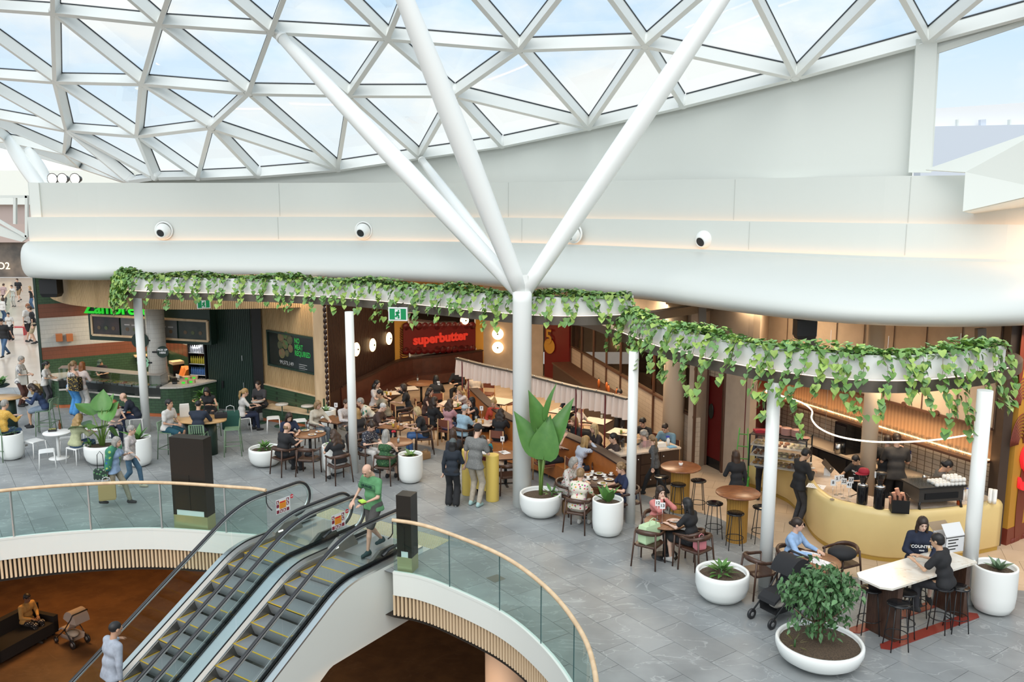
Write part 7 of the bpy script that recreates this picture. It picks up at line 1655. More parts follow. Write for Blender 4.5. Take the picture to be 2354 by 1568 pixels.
P_('walking person in green and blue shawl carrying a brown paper bag',262,1004,0,feet=(268,1160),pose='walk',stride=.62,top=(.3,.42,.6),sleeve='short',bottom=(.3,.27,.2),hair='bob',hc='grey',hl=(-.2,.3,1.25),hr=(.24,-.12,.72),fem=True,lean=8,turn=-15,shoes=(.03,.03,.035))
P_('walking person in pale print blouse and jeans beside the shawl wearer',283,978,0,feet=(303,1122),pose='walk',stride=.5,top=PAT,sleeve='long',bottom=(.06,.13,.2),hair='short',hc='grey',hl='side',hr=(.22,.25,.95),fem=True,lean=6,shoes=(.5,.45,.35))
P_('person in white tee and teal shorts on a green bar chair',388,918,345,.75,'green',top=WHT,sleeve='short',bottom=(.01,.07,.1),leg='shorts',hair='short',hc='black',hl='lap',hr='lap',skin='tan',lean=8,nod=-4,build=1.12)
P_('person in navy shirt with back turned at the long timber table',456,920,95,.75,'green',top=(.014,.022,.04),sleeve='long',bottom=(.02,.025,.04),hair='crop',hc='black',hl='chin',hr='table',skin='olive',lean=14)
P_('person in black reaching behind the leafy table plant',473,893,275,.75,'green',top=BLK,sleeve='tank',bottom=BLK,hair='long',hc='black',hl='table',hr='table',lean=20,nod=30,fem=True,skin='tan')
P_('person in white tee on a white stool facing the timber bench',565,893,30,.45,'stool',top=WHT,bottom=NAVY,hair='pony',hc='blonde',hl='table',hr='table',lean=10,nod=12,fem=True)
P_('person in charcoal tee on the timber bench',592,876,250,.47,None,top=(.045,.042,.045),bottom=BLK,hair='short',hc='dbrown',hl='table',hr='lap',lean=14,nod=5)
# --- middle dining
P_('person in cream blouse at the square walnut table',733,922,320,.45,'arm',top=(.52,.47,.38),sleeve='long',bottom=(.13,.15,.17),hair='bob',hc='sandy',hl='table',hr='lap',lean=6,nod=22,fem=True)
P_('person in navy tee at the round table looking down at a phone',666,951,300,.45,'arm',top=NAVY,bottom=BLK,hair='long',hc='dbrown',hl='table',hr='phone',lean=12,nod=30,fem=True)
P_('person in black tee with back turned at the round table',662,971,50,.45,'arm',top=BLK,bottom=(.03,.03,.035),hair='bald',hc='sandy',hl='table',hr='table',lean=14,nod=12,build=1.12)
P_('person in black half hidden by the patterned leaf planter',765,987,130,.45,'arm',top=BLK,bottom=WHT,hair='wavy',hc='brown',hl='table',hr='table',lean=18,nod=22,fem=True)
P_('person in pale print shirt behind the slim post',797,918,315,.46,None,top=PAT,sleeve='long',bottom=KHA,hair='short',hc='brown',hl='table',hr='table',lean=10)
P_('person with back turned in tropical print shirt',826,915,195,.45,'arm',top=TROP,sleeve='short',bottom=(.3,.28,.25),hair='short',hc='grey',hl='table',hr='table',lean=38,nod=10,build=1.2)
P_('person in black long sleeves right of the slim post',818,938,140,.45,'arm',top=BLK,sleeve='long',bottom=BLK,hair='long',hc='blonde',hl='table',hr='table',lean=12,fem=True)
P_('person in khaki shirt at the banquette table',871,896,205,.45,'tan',top=KHA,sleeve='short',bottom=BLK,hair='short',hc='black',hl='table',hr='table',lean=18,nod=10,skin='olive')
P_('person in pale print top against the dark batten wall',868,874,330,.46,None,top=PAT,sleeve='short',bottom=BLK,hair='wavy',hc='black',hl='table',hr='table',fem=True,lean=8)
P_('person in brown tee eating at the table with two juices',885,928,350,.45,'arm',top=(.075,.045,.038),bottom=DEN,hair='crop',hc='white',hl='table',hr='table',lean=20,nod=28,skin='pale',build=1.1)
P_('person in black blouse and jeans at the table with two juices',955,936,190,.45,'arm',top=BLK,sleeve='short',bottom=(.05,.12,.28),hair='bob',hc='lblonde',hl='table',hr='table',lean=16,nod=18,fem=True)
P_('person in black with hands up at the pale banquette table',925,882,190,.45,'tan',top=BLK,bottom=BLK,hair='bob',hc='dbrown',hl='table',hr='mouth',lean=14,fem=True)
P_('person in navy dotted blouse and white jeans',858,972,325,.45,'arm',top=DOT,sleeve='short',bottom=WHT,hair='bun',hc='dbrown',hl='table',hr='table',lean=20,nod=28,fem=True)
P_('person with back turned in green sparkly strap dress',888,987,75,.45,'arm',top=GDOT,sleeve='strap',leg='dress',hair='long',hc='grey',hl='table',hr='table',lean=10,fem=True,skin='pale',shoes=BLK)
P_('person in brown sleeveless top at the back table',990,891,345,.45,'tan',top=(.06,.03,.025),sleeve='tank',bottom=BLK,hair='wavy',hc='dbrown',hl='table',hr='table',lean=14,fem=True)
P_('person all in black with back turned at the far round table',1002,862,100,.45,'tan',top=BLK,sleeve='long',bottom=BLK,hair='long',hc='black',hl='table',hr='table',lean=10,fem=True)
P_('person in black at the near side of the back table',1000,912,40,.45,'tan',top=BLK,sleeve='long',bottom=BLK,hair='wavy',hc='dbrown',hl='table',hr='table',lean=10,fem=True)
P_('person in white tee resting chin on hands at the booth',1055,888,205,.46,None,top=(.55,.5,.5),sleeve='short',bottom=BLK,hair='wavy',hc='blonde',hl='chin',hr='chin',lean=14,nod=16,fem=True)
P_('person in black top with hands clasped at the booth',1083,913,210,.46,None,top=BLK,sleeve='tank',bottom=BLK,hair='long',hc='black',hl='chin',hr='chin',lean=14,nod=4,fem=True)
P_('person in pink top and jeans with back turned',1036,917,55,.45,'tan',top=(.5,.26,.28),sleeve='long',bottom=(.03,.06,.16),hair='wavy',hc='brown',hl='table',hr='table',lean=10,fem=True)
P_('person in pale cap and light blue shirt at the juice table',1070,931,45,.45,'arm',top=(.33,.48,.58),sleeve='short',bottom=BLK,hair='crop',hc='grey',hat=(.45,.52,.56),hl='table',hr='table',lean=10,build=1.15)
P_('person in red top at the booth',1134,918,250,.46,None,top=(.42,.05,.025),sleeve='long',bottom=BLK,hair='bun',hc='blonde',hl='table',hr='lap',lean=8,nod=14,fem=True)
P_('person in black tee seen from behind opposite the red top',1152,939,70,.45,'tan',top=BLK,bottom=BLK,hair='wavy',hc='dbrown',hl='table',hr='table',lean=10,fem=True,skin='olive')
P_('person in dark jacket standing behind the grey cap wearer',1044,989,120,feet=(1047,1135),top=(.02,.022,.03),sleeve='long',bottom=BLK,hair='long',hc='brown',hl='side',hr='front',fem=True)
P_('person in grey cap and navy sweatshirt standing at the host stand',1036,1012,80,feet=(1040,1163),top=(.014,.02,.03),sleeve='long',bottom=BLK,leg='wide',hair='long',hc='black',hat=(.1,.12,.12),hl='side',hr='front',fem=True,shoes=(.4,.4,.38))
P_('person in black cap, grey knit tee and beige trousers at the host stand',1097,979,60,feet=(1092,1163),top=KNIT,bottom=(.42,.36,.28),hair='crop',hc='dbrown',hat=BLK,hl='side',hr='front',nod=14,shoes=(.35,.5,.48))
P_('person holding the baby behind the host stand',1110,1002,270,.45,'tan',top=BLK,bottom=BLK,hair='lowbun',hc='dbrown',hl='front',hr='front',fem=True)
P_('baby in teal top held above the host stand',1121,1012,300,.62,None,top=(.02,.25,.3),bottom=(.3,.3,.3),hair=None,hl='lap',hr='lap',skin='pale')
bb0=POSED['baby in teal top held above the host stand']['obj'];bb0.scale=(.48,)*3;bl=G(1120,1012,1.2);bb0.location=(bl.x,bl.y,1.2-.48*1.43)
P_('person in beige hoodie with back turned under the valance',1088,853,110,.45,'tan',top=(.5,.42,.35),sleeve='long',bottom=(.12,.14,.18),hair='short',hc='black',hl='table',hr='table',lean=24,nod=20,build=1.12)
P_('person in black at the far table under the valance',1050,842,250,.45,'tan',top=BLK,sleeve='long',bottom=BLK,hair='short',hc='black',hl='table',hr='table',lean=14)
P_('person in dark navy under the valance left of the white top',1303,900,225,.45,'tan',top=(.012,.016,.03),sleeve='long',bottom=BLK,hair='short',hc='black',hl='table',hr='table',lean=22,nod=25,build=1.1)
P_('person in white top under the valance',1337,927,330,.45,'tan',top=(.55,.52,.5),sleeve='short',bottom=BLK,hair='short',hc='grey',hl='table',hr='table',lean=10,fem=True)
P_('waiter in white pinstripe shirt and black trousers behind the valance',1417,893,245,feet=(1425,1020),top=STR,sleeve='long',bottom=BLK,hair='short',hc='black',hl='front',hr='front',nod=15)
P_('person in black with hand at mouth at the booth',1318,958,215,.46,None,top=BLK,sleeve='long',bottom=BLK,hair='long',hc='sandy',hl='table',hr='mouth',lean=10,fem=True)
P_('person in dark top with glasses at the booth',1364,974,205,.46,None,top=(.03,.02,.02),sleeve='long',bottom=BLK,hair='long',hc='lblonde',hl='table',hr='table',lean=14,fem=True)
P_('person in brown top gesturing over the green drink',1408,996,195,.46,None,top=(.05,.032,.028),sleeve='long',bottom=(.02,.03,.06),hair='pony',hc='black',hl='table',hr=(.12,.36,.95),lean=10,fem=True)
P_('person in blue striped shirt eating at the booth table',1350,1002,25,.45,'tan',top=STR,sleeve='long',bottom=(.02,.025,.04),hair='long',hc='blonde',hl='table',hr='mouth',lean=22,nod=14,fem=True)
P_('person in black tee with raised hand behind the tall banana plant',1262,985,25,.45,'tan',top=BLK,bottom=BLK,hair='short',hc='brown',hl='table',hr=(.25,.42,1.15),lean=8,build=1.15)
P_('person in white tee at the left end of the booth',1284,957,300,.46,None,top=(.55,.5,.44),bottom=KHA,hair='short',hc='black',hl='table',hr='table',lean=8)
P_('person in pale soft floral top at the crowded table',1323,1053,320,.45,'arm',top=PATF,sleeve='long',bottom=PATF,hair='bob',hc='grey',hl='table',hr='table',lean=16,nod=18,fem=True)
P_('person with back turned in bright floral shirt at the crowded table',1336,1076,65,.45,'arm',top=FLO,sleeve='short',bottom=(.4,.36,.3),hair='short',hc='sandy',hl='table',hr='table',lean=12,fem=True,build=1.12,shoes=(.55,.52,.48))
P_('person in navy top at the right of the crowded table',1424,1064,195,.45,'arm',top=(.012,.02,.06),sleeve='short',bottom=NAVY,hair='curls',hc='sandy',hl='table',hr='table',lean=16,nod=14,build=1.12,fem=True)
P_('walking person in grey cardigan and black leggings by the sideboard',1506,1001,160,feet=(1505,1138),pose='walk',stride=.65,top=CARD,sleeve='long',bottom=BLK,hair='pony',hc='sandy',hl='side',hr='side',fem=True,turn=-30,shoes=BLK)
P_('person in light blue collar bending behind the sideboard',1526,976,230,.45,'tan',top=(.16,.28,.36),sleeve='short',bottom=BLK,hair='crop',hc='dbrown',hl='table',hr='table',lean=16,nod=30)
P_('person in black leaning down beside the sideboard',1475,962,230,.45,'tan',top=BLK,sleeve='long',bottom=BLK,hair='lowbun',hc='black',hl='table',hr='table',lean=22,nod=20,fem=True)
P_('person in pink behind the glass carafes',1478,988,140,.45,'tan',top=(.5,.3,.3),sleeve='long',bottom=BLK,hair='curls',hc='grey',hl='table',hr='table',lean=12,fem=True)
# --- right
P_('person in black jacket standing by the tall bar table',1676,1038,100,feet=(1690,1196),top=BLK,sleeve='long',bottom=BLK,hair='long',hc='brown',hl='front',hr='side',fem=True,shoes=(.5,.5,.5))
P_('person in blue grey shirt standing at the pastry case',1768,990,75,feet=(1752,1150),top=(.075,.09,.14),sleeve='long',bottom=(.01,.012,.02),hair='bald',hc='grey',hl='front',hr='front',build=1.05)
P_('person in black hoodie paying at the coffee bar',1843,1033,15,feet=(1830,1207),top=BLK,sleeve='long',bottom=(.045,.045,.05),hair='short',hc='black',hl='phone',hr='phone',nod=26,skin='olive')
P_('barista in black tee at the till',1957,1046,205,feet=(1968,1195),top=BLK,bottom=BLK,hair='short',hc='black',hl='front',hr='reach',nod=26,skin='olive',lean=8)
P_('barista in dark overalls with back turned',2058,1000,80,feet=(2052,1190),top=(.05,.045,.042),bottom=BLK,hair='lowbun',hc='dbrown',hl='front',hr='front',build=1.05)
P_('barista half hidden behind the cream column',2024,1003,60,feet=(2028,1182),top=BLK,bottom=BLK,hair='short',hc='dbrown',hl='front',hr='mouth')
P_('barista in grey tee and apron working at the espresso machine',2155,1058,350,feet=(2140,1238),top=(.07,.07,.075),bottom=BLK,hair='lowbun',hc='black',hl='front',hr='front',nod=30,lean=12,skin='tan')
P_('person in pink sweater at the round table',1520,1118,300,.45,'arm',top=(.62,.22,.2),sleeve='long',bottom=BLK,hair='long',hc='dbrown',hl='chin',hr='chin',lean=10,nod=4,turn=-10,fem=True,skin='pale')
P_('person in black dress with back turned at the round table',1577,1144,140,.45,'arm',top=BLK,sleeve='short',leg='dress',hair='long',hc='black',hl='table',hr='table',lean=8,nod=12,fem=True,shoes=(.55,.53,.5),skin='pale')
P_('person in light blue shirt behind the stroller',1836,1191,320,.45,'arm',top=(.3,.45,.68),sleeve='long',bottom=NAVY,hair='lowbun',hc='dbrown',hl='table',hr='table',lean=8,nod=4,turn=15,fem=True)
P_('person in navy sweatshirt seated across the marble island',2124,1191,262,.75,'bar',top=(.012,.018,.04),sleeve='long',bottom=BLK,leg='skirt',hair='long',hc='dbrown',hl='lap',hr='lap',lean=6,nod=16,fem=True,skin='pale')
P_('person in black tee seated at the marble island with back turned',2153,1226,135,.75,'bar',top=BLK,bottom=(.03,.03,.034),hair='short',hc='black',hl='table',hr='table',lean=14,nod=8,skin='olive',build=1.05)
P_('person in green tee stepping off the landing with a phone',858,1066,232,feet=(862,1266),pose='walk',stride=.5,top=(.11,.3,.13),bottom=(.09,.085,.08),leg='shorts',hair='bald',hc='brown',hl=(-.14,.34,1.06),hr=(.3,.22,.98),nod=35,lean=5,build=1.08,shoes=(.02,.05,.055))
P_('person in pale grey shirt riding the escalator with a hand on the rail',240,1424,50,pose='stand',top=(.36,.39,.45),sleeve='long',bottom=BLK,hair='crop',hc='black',hl=(-.5,.38,1.16),hr='side',build=1.08,skin='tan',hgt=1.8)
pg=POSED['person in pale grey shirt riding the escalator with a hand on the rail'];po=pg['obj']
sE=4.75;pz_=stz(sE+.2)-.012;loc=ESCO[0]+ED*sE-EN*.1;po.location=(loc.x,loc.y,pz_)
hz_=Vector((0,0,0))
P_('person in mustard top sitting on the black sofa on the lower floor',60,1360,340,.45,None,top=(.5,.3,.1),sleeve='long',bottom=floral('dark_dots',(.015,.015,.018),[(.5,.5,.48)],30),hair='short',hc='black',skin='dark',lean=5)
pl_=POSED['person in mustard top sitting on the black sofa on the lower floor']['obj'];q=G(58,1368,LOWZ+1.3);pl_.location=(q.x,q.y,LOWZ)
# --- far corridor
FAR=[('person in pale pink top far in the corridor at the left edge',9,652,80,(10,702),dict(top=(.4,.28,.27),bottom=BLK)),('person in white far in the corridor',31,655,265,(33,705),dict(top=WHT,bottom=(.55,.5,.46),fem=True)),('person in black tee and brown shorts far in the corridor',46,640,265,(46,693),dict(top=BLK,bottom=(.25,.16,.08),leg='shorts',pose='walk',stride=.5)),('person in black crop top and jeans in the corridor',77,657,240,(76,710),dict(top=BLK,sleeve='strap',bottom=(.06,.12,.22),hair='long',hc='blonde',fem=True)),('person in white tee and black shorts in the corridor',63,698,350,(66,786),dict(top=WHT,bottom=BLK,leg='shorts',hair='short',hc='red')),('person in black polo and khaki shorts beside the shop wall',80,703,200,(82,790),dict(top=BLK,bottom=(.4,.33,.22),leg='shorts')),('person in white shirt at the far balustrade',9,684,70,(8,740),dict(top=WHT,sleeve='long',bottom=DEN,hair='bob',hc='brown',fem=True)),('person in white top with an orange bag in the corridor',17,718,280,(26,782),dict(top=WHT,bottom=BLK,leg='wide',hair='lowbun',hc='black',fem=True)),('walking person in black tee, cap and jeans in the corridor',7,732,262,(14,820),dict(top=BLK,bottom=(.06,.12,.22),hat=BLK,pose='walk',stride=.6,hl='swing',hr='swing',build=1.1))]
for who,u,v,f,ft,k in FAR:k.setdefault('hl','side');k.setdefault('hr','side');P_(who,u,v,f,feet=ft,**k)
# ---- printed lettering on clothes
def print_on(who,lines,size,m,dz=.0,frame=False,out=.0):
 d=POSED[who];ch=d['chest']+d['up']*dz;fwd=d['fw'];tp_=[o for o in d['obj'].children if o.name.startswith('top')][0]
 X=Vector((-1,0,0));Z=fwd;Y=Z.cross(X);M_=Matrix.Translation(ch+fwd*out)@Matrix((X,Y,Z)).transposed().to_4x4()
 for i,s_ in enumerate(lines):text_mesh(s_,size*(1 if i==0 else.4),.004,m,'printed_lettering',tp_,M_@Matrix.Translation((0,-i*size,0)),.001)
 if frame:
  b=MB();w_,h_=size*len(lines[0])*.4,size*.75
  for lo,hi in(((-w_,h_-.005,0),(w_,h_,.004)),((-w_,-h_,0),(w_,-h_+.005,.004)),((-w_,-h_,0),(-w_+.005,h_,.004)),((w_-.005,-h_,0),(w_,h_,.004))):b.box(lo,hi)
  o=b.build('printed_frame',m,tp_);o.matrix_basis=M_
INK=mat('dark_green_ink',(.015,.06,.04),.7)
print_on('person in green tee stepping off the landing with a phone',['HILFIGER'],.07,INK,.02,True,.135)
print_on('person in navy sweatshirt seated across the marble island',['COUNTRY','ROAD'],.075,STICK,-.06,False,.15)
print_on('barista in black tee at the till',['Filled','butter'],.07,STICK,.02,False,.12)
print_on('barista in grey tee and apron working at the espresso machine',['superbutter'],.04,STICK,.02,False,.122)
# baby, bags and the things people carry
def at_hand(who,i):d=POSED[who];return d['M']@d['wr'][i]
# shawl
d=POSED['walking person in green and blue shawl carrying a brown paper bag'];v,q=solid([C_(d['shz']+Vector((-.2,-.03,.03)),d['shz']+Vector((.2,-.03,.03)),.1,.1,.04),C_(d['shz']+Vector((-.2,-.05,0)),d['shz']+Vector((-.22,-.16,-.5)),.11,.13,.05),C_(d['shz']+Vector((.2,-.04,0)),d['shz']+Vector((.24,-.1,-.38)),.1,.08,.05),C_(d['shz']+Vector((0,-.1,0)),d['shz']+Vector((-.05,-.2,-.6)),.1,.12,.06)],.022);link('shawl',mesh_np('shawl',v,q,[SHAWL]),d['obj'])
def bag(name,label,loc,yaw,w,dd,h_,m,hm=None,handle=.14,hn=2,cat='bag'):
 t=thing(name,label,cat,loc,math.radians(yaw));part(t,'body',lambda b:b.rings([[(x*w*k,y*dd*k,z) for x,y in((-.5,-.5),(.5,-.5),(.5,.5),(-.5,.5))] for k,z in((.9,0),(1,.03),(1,h_*.8),(.93,h_))],smooth=False),m)
 for y in((-.4,.4) if hn==2 else(0,)):part(t,'handle',lambda b:b.tube([(-w*.25,y*dd,h_-.02),(-w*.2,y*dd,h_+handle*.8),(0,y*dd,h_+handle),(w*.2,y*dd,h_+handle*.8),(w*.25,y*dd,h_-.02)],.008,6),hm or m);return t
KRAFT=mat('kraft_paper',(.42,.29,.13),.8);w0=at_hand('walking person in green and blue shawl carrying a brown paper bag',1)
bag('paper_bag','brown paper shopping bag carried by the shawl wearer',w0+Vector((0,-.04,-.62)),20,.36,.14,.42,KRAFT,STICK);bag('handbag','green and black handbag at the hip of the shawl wearer',POSED['walking person in green and blue shawl carrying a brown paper bag']['M']@Vector((.2,-.22,.72)),10,.3,.14,.24,floral('bag_print',(.02,.04,.03),[(.1,.25,.1),(.3,.35,.3)],20),BLACK,.42,1)
ph=thing('phone_wallet','phone with lime green case held by the person in green','phone',at_hand('person in green tee stepping off the landing with a phone',0)+Vector((-.04,-.06,.04)),.6);bx(ph,'case',(-.05,-.08,0),(.05,.08,.03),mat('lime_case',(.5,.75,.1),.5));bx(ph,'wallet',(-.06,-.07,-.02),(.05,.09,0),BLACK)
w0=at_hand('person in striped shirt with a pale tote bag queueing at the left',0);bag('tote_bag','pale canvas tote bag on the striped shirt wearer',w0+Vector((-.2,-.2,-.35)),10,.36,.12,.5,mat('pale_canvas',(.42,.4,.35),.9),None,.3);bag('paper_bag','kraft paper carry bag held by the striped shirt wearer',w0+Vector((.1,.1,-.75)),0,.32,.16,.36,KRAFT)
d=POSED['person in white with a gold print backpack at the takeaway counter'];bag('backpack','black and gold print backpack worn at the takeaway counter',d['M']@Vector((0,-.24,.85)),math.degrees(d['rz']),.4,.2,.45,floral('gold_print',(.015,.013,.01),[(.45,.3,.06),(.3,.2,.04)],24),BLACK,.12)
bag('shopping_tote','dark green tote with white handles hung on a green bar chair',G(532,985,.55),15,.48,.24,.5,mat('bottle_green_bag',(.01,.07,.05),.6),STICK,.2);
bag('paper_bag','tall pale paper takeaway bag on the long timber table',G(425,958,1.0),20,.26,.18,.36,mat('pale_paper',(.6,.57,.52),.8),None,.0)
bag('handbag','black cap and bag lying on the long timber table',G(508,960,1.0),20,.34,.2,.14,mat('black_canvas',(.015,.015,.017),.8),None,.1)
# spare chairs and stools seen empty
for kind,u,v,z,f,lab in[('stool',80,1012,.45,60,'empty beside the white table, left one'),('stool',107,1036,.45,20,'empty in front of the white table'),('stool',152,1008,.45,200,'empty behind the white table'),('stool',628,960,.45,200,'empty in front of the timber bench, left one'),('stool',690,966,.45,200,'empty in front of the timber bench, right one'),('stool',213,985,.45,100,'empty behind the broad leaves'),('green',533,985,.75,190,'carrying a dark green tote bag'),('green',110,935,.75,170,'empty behind the person in navy shirt'),('arm',709,1052,.45,80,'holding a dark cap near the slim post'),('arm',1168,1090,.45,95,'empty in front of the walnut menu table'),('arm',1492,1246,.45,55,'with a pale green tote on its seat'),('arm',1600,1258,.45,125,'with a pink bag on its seat'),('arm',1745,1310,.45,25,'empty left of the black stroller'),('arm',1385,1090,.45,260,'empty behind the crowded table'),('arm',1935,1290,.45,200,'with a dark coat behind the ficus'),('arm',930,962,.45,200,'empty in the middle of the dining room'),('tan',1120,905,.45,250,'empty beside the beige wall, left one'),('tan',1170,925,.45,210,'empty beside the big column'),('tan',1190,985,.45,80,'empty right of the black tee seen from behind'),('bar',1521,1096,.75,0,'left of the condiment pot table'),('bar',1559,1114,.75,0,'in front of the condiment pot table'),('bar',1606,1105,.75,0,'right of the condiment pot table'),('bar',1643,1157,.75,0,'left of the plain bar table'),('bar',1691,1180,.75,0,'in front of the plain bar table'),('bar',1750,1166,.75,0,'right of the plain bar table'),('bar',2002,1354,.75,0,'at the left end of the marble island'),('bar',2041,1344,.75,0,'second from the left at the marble island'),('bar',2082,1362,.75,0,'with back to the camera at the marble island middle'),('bar',2066,1388,.75,0,'nearest the camera at the marble island'),('bar',2205,1350,.75,0,'at the right end of the marble island'),('bar',2110,1318,.75,0,'far side of the marble island')]:
 p=G(u,v,z);chair(kind,p,f+random.uniform(-8,8),lab)
# ---- tableware
PLT=MB();PLT.lathe([(.06,.0),(.115,.016),(.12,.02),(.07,.008),(0,.007)],24,cap=False);PLM=PLT.mesh('plate',CERA)
FOOD=[mat('food_a',(.45,.22,.06),.7,col2=(.12,.2,.04),scale=30),mat('food_b',(.55,.42,.2),.7,col2=(.35,.1,.03),scale=30),mat('food_c',(.12,.22,.05),.7,col2=(.4,.3,.12),scale=30)]
JUI=[mat('orange_juice',(.85,.32,.02),.3),mat('yellow_juice',(.8,.5,.03),.3),mat('green_juice',(.3,.4,.06),.3),mat('iced_coffee',(.3,.16,.07),.3),mat('water',(.55,.58,.58),.15)]
def plate(label,p,f):
 t=thing('plate',label,'plate',p);link('dish',PLM,t);part(t,'food',lambda b:[b.sphere((random.uniform(-.045,.045),random.uniform(-.045,.045),.016),random.uniform(.018,.032),7,5,(1.2,1,.6)) for k in range(6)],FOOD[f]);return t
def drink(label,p,j,tall=True):
 t=thing('drink_glass',label,'glass',p);h_=.13 if tall else.09;part(t,'glass',lambda b:b.lathe([(.032,0),(.038,h_)],14,cap=False),CLEAR);part(t,'drink',lambda b:b.lathe([(.029,.006),(.034,h_*.82)],14),JUI[j])
 if tall:part(t,'straw',lambda b:b.tube([(0,0,.02),(.02,0,h_+.07)],.004,5),STICK)
 return t
def bottle(label,p,m=None):
 t=thing('water_bottle',label,'bottle',p);part(t,'bottle',lambda b:b.lathe([(.035,0),(.037,.12),(.014,.2),(.014,.25)],14,cap=False),m or CLEAR);part(t,'water',lambda b:b.lathe([(.032,.005),(.033,.1)],12),JUI[4])
for(u,v,f,lab) in[(702,990,0,'left plate of food on the round table of the person in black'),(735,993,1,'right plate of food on the round table of the person in black'),(718,1000,1,'white plate at the near edge of the round table of the person in black'),(897,974,0,'plate before the brown tee wearer'),(928,976,1,'plate before the black blouse wearer'),(1352,1093,1,'plate left on the crowded table'),(1378,1090,0,'plate at the back of the crowded table'),(1400,1103,1,'plate right on the crowded table'),(1385,1112,0,'plate at the front of the crowded table'),(1551,1198,1,'plate on the table of the pink and black diners'),(884,902,2,'plate with greens on the banquette table'),(1098,975,1,'plate before the pale cap wearer'),(1340,1020,0,'plate on the farther booth table'),(1432,995,1,'plate under the valance near the sideboard'),(1293,945,2,'plate of greens under the valance'),(1190,972,1,'plate beside the big column')]:plate(lab,G(u,v,.745),f)
for(u,v,j,lab) in[(904,983,1,'left orange juice on the walnut table'),(915,987,0,'right orange juice on the walnut table'),(1095,972,1,'yellow juice before the pale cap wearer'),(1110,974,0,'orange juice near the red top'),(1322,1026,0,'orange juice on the farther booth table'),(1316,1024,3,'iced drink beside the booth orange juice'),(1372,1052,3,'iced coffee by the blue striped shirt'),(1392,1055,2,'green drink on the nearer booth table'),(889,908,1,'yellow juice at the banquette table'),(898,910,0,'orange drink at the banquette table'),(916,1018,4,'water glass by the green sparkly dress'),(1053,936,2,'olive drink by the pink top'),(1289,1012,3,'brown drink beside the raised hand'),(1428,998,2,'green drink under the valance'),(708,985,4,'water glass on the round table')]:drink(lab,G(u,v,.745),j)
for(u,v,lab) in[(1382,1050,'clear water bottle on the nearer booth table'),(1094,965,'clear water bottle by the red top'),(1383,962,'clear water bottle under the valance'),(960,876,'white bottle on the far round table')]:bottle(lab,G(u,v,.745))
bottle('brown sauce bottle on the white round table',G(138,986,.745),mat('brown_glass',(.12,.04,.01),.2))
for n_,u,v,lab in[('5',773,958,'number 5 card on the walnut table left of the post'),('18',1008,905,'number 18 card at the back table'),('7',1107,966,'number 7 card on the juice table'),('4',1155,1040,'number 4 card on the walnut menu table'),('12',1511,1195,'left number card on the table of the pink sweater'),('13',1522,1202,'number 13 card on the table of the pink sweater'),('9',1333,965,'number 9 card on the bar counter at the back')]:num_stand(n_,G(u,v,.745),265,lab)
sheet('white menu sheet on the walnut table behind the host stand',G(1160,1040,.745),30);sheet('white sheet on the round table behind the ficus',G(1862,1275,.745),60,.25,.34);sheet('printed form at the near edge of the round table',G(1884,1292,.745),40,.25,.3)
t=thing('smartphone','dark phone lying on the table of the pink and black diners','phone',G(1538,1205,.745),.4);bx(t,'slab',(-.035,-.07,0),(.035,.07,.008),BLACKG);bx(t,'rim',(-.037,-.072,0),(.037,.072,.004),STEEL)
t=thing('flower_vase','small vase of red flowers on the round table of the green dress','vase',G(905,1003,.745));part(t,'vase',lambda b:b.lathe([(.025,0),(.035,.05),(.02,.1)],12),CLEAR);[part(t,'flower',lambda b:b.sphere((.035*math.cos(k),.035*math.sin(k),.13),.03,8,5),mat('red_petal',(.5,.01,.03),.5)) for k in range(5)]
t=thing('condiment_pot','small pot of sachets on the tall bar table','pot',G(1565,1070,1.05));part(t,'pot',lambda b:b.lathe([(.04,0),(.05,.06)],14),CERA);[part(t,'sachet',lambda b:b.box((-.03+k*.012,-.015,.04),(-.025+k*.012,.02,.1)),PINKC) for k in range(5)]
for i,(u,v) in enumerate(((1362,1088),(1390,1096),(1368,1102),(1405,1092),(1352,1102))):
 t=thing('teacup','white teacup among the dishes of the crowded table, number %d'%(i+1),'cup',G(u,v,.745),group='teacups on the crowded table');t['label']='white teacup among the dishes of the crowded table';part(t,'cup',lambda b:b.lathe([(.025,0.01),(.04,.06)],14),CERA);part(t,'saucer',lambda b:b.lathe([(.04,0),(.07,.012),(0,.008)],18),CERA)
# caddy on the white table, burger boxes on the takeaway counter
t=thing('salad_box','open dark takeaway box of salad on the white table','food box',G(121,991,.745),.3);bx(t,'box',(-.1,-.07,0),(.1,.07,.05),BLACK);part(t,'salad',lambda b:[b.sphere((random.uniform(-.08,.08),random.uniform(-.05,.05),.05),.025,6,4) for k in range(10)],FOOD[2])
for i,(u,v) in enumerate(((423,882),(440,880),(430,873),(447,871))):t=thing('kraft_food_box','kraft food box on the pale counter beside the drinks fridge, %s'%('front left','front right','back left','back right')[i],'food box',G(u,v,1.0)+Vector((0,0,0)),.2,'kraft boxes on the counter');bx(t,'box',(-.12,-.1,0),(.12,.1,.12),mat('kraft_light',(.55,.38,.22),.8));bx(t,'green_label',(-.05,-.104,.02),(.05,-.1,.08),NEONG)
t=thing('payment_terminal','black payment terminal on the pale takeaway counter','terminal',G(402,882,1.0),.3);bx(t,'base',(-.07,-.09,0),(.07,.09,.05),BLACK);part(t,'screen',lambda b:b.rings([[(-.08,y,z),(.08,y,z),(.08,y+.01,z+.02),(-.08,y+.01,z+.02)] for y,z in((-.1,.05),(.05,.16))],smooth=False),BLACKG)
t=thing('paper_cup_stack','stack of cream paper bowls behind the tiled column','cups',G(384,876,1.0));[part(t,'paper_bowl',lambda b:b.lathe([(.06,k*.02),(.08,.05+k*.02)],16),mat('cream_paper',(.62,.55,.42),.7)) for k in range(7)]
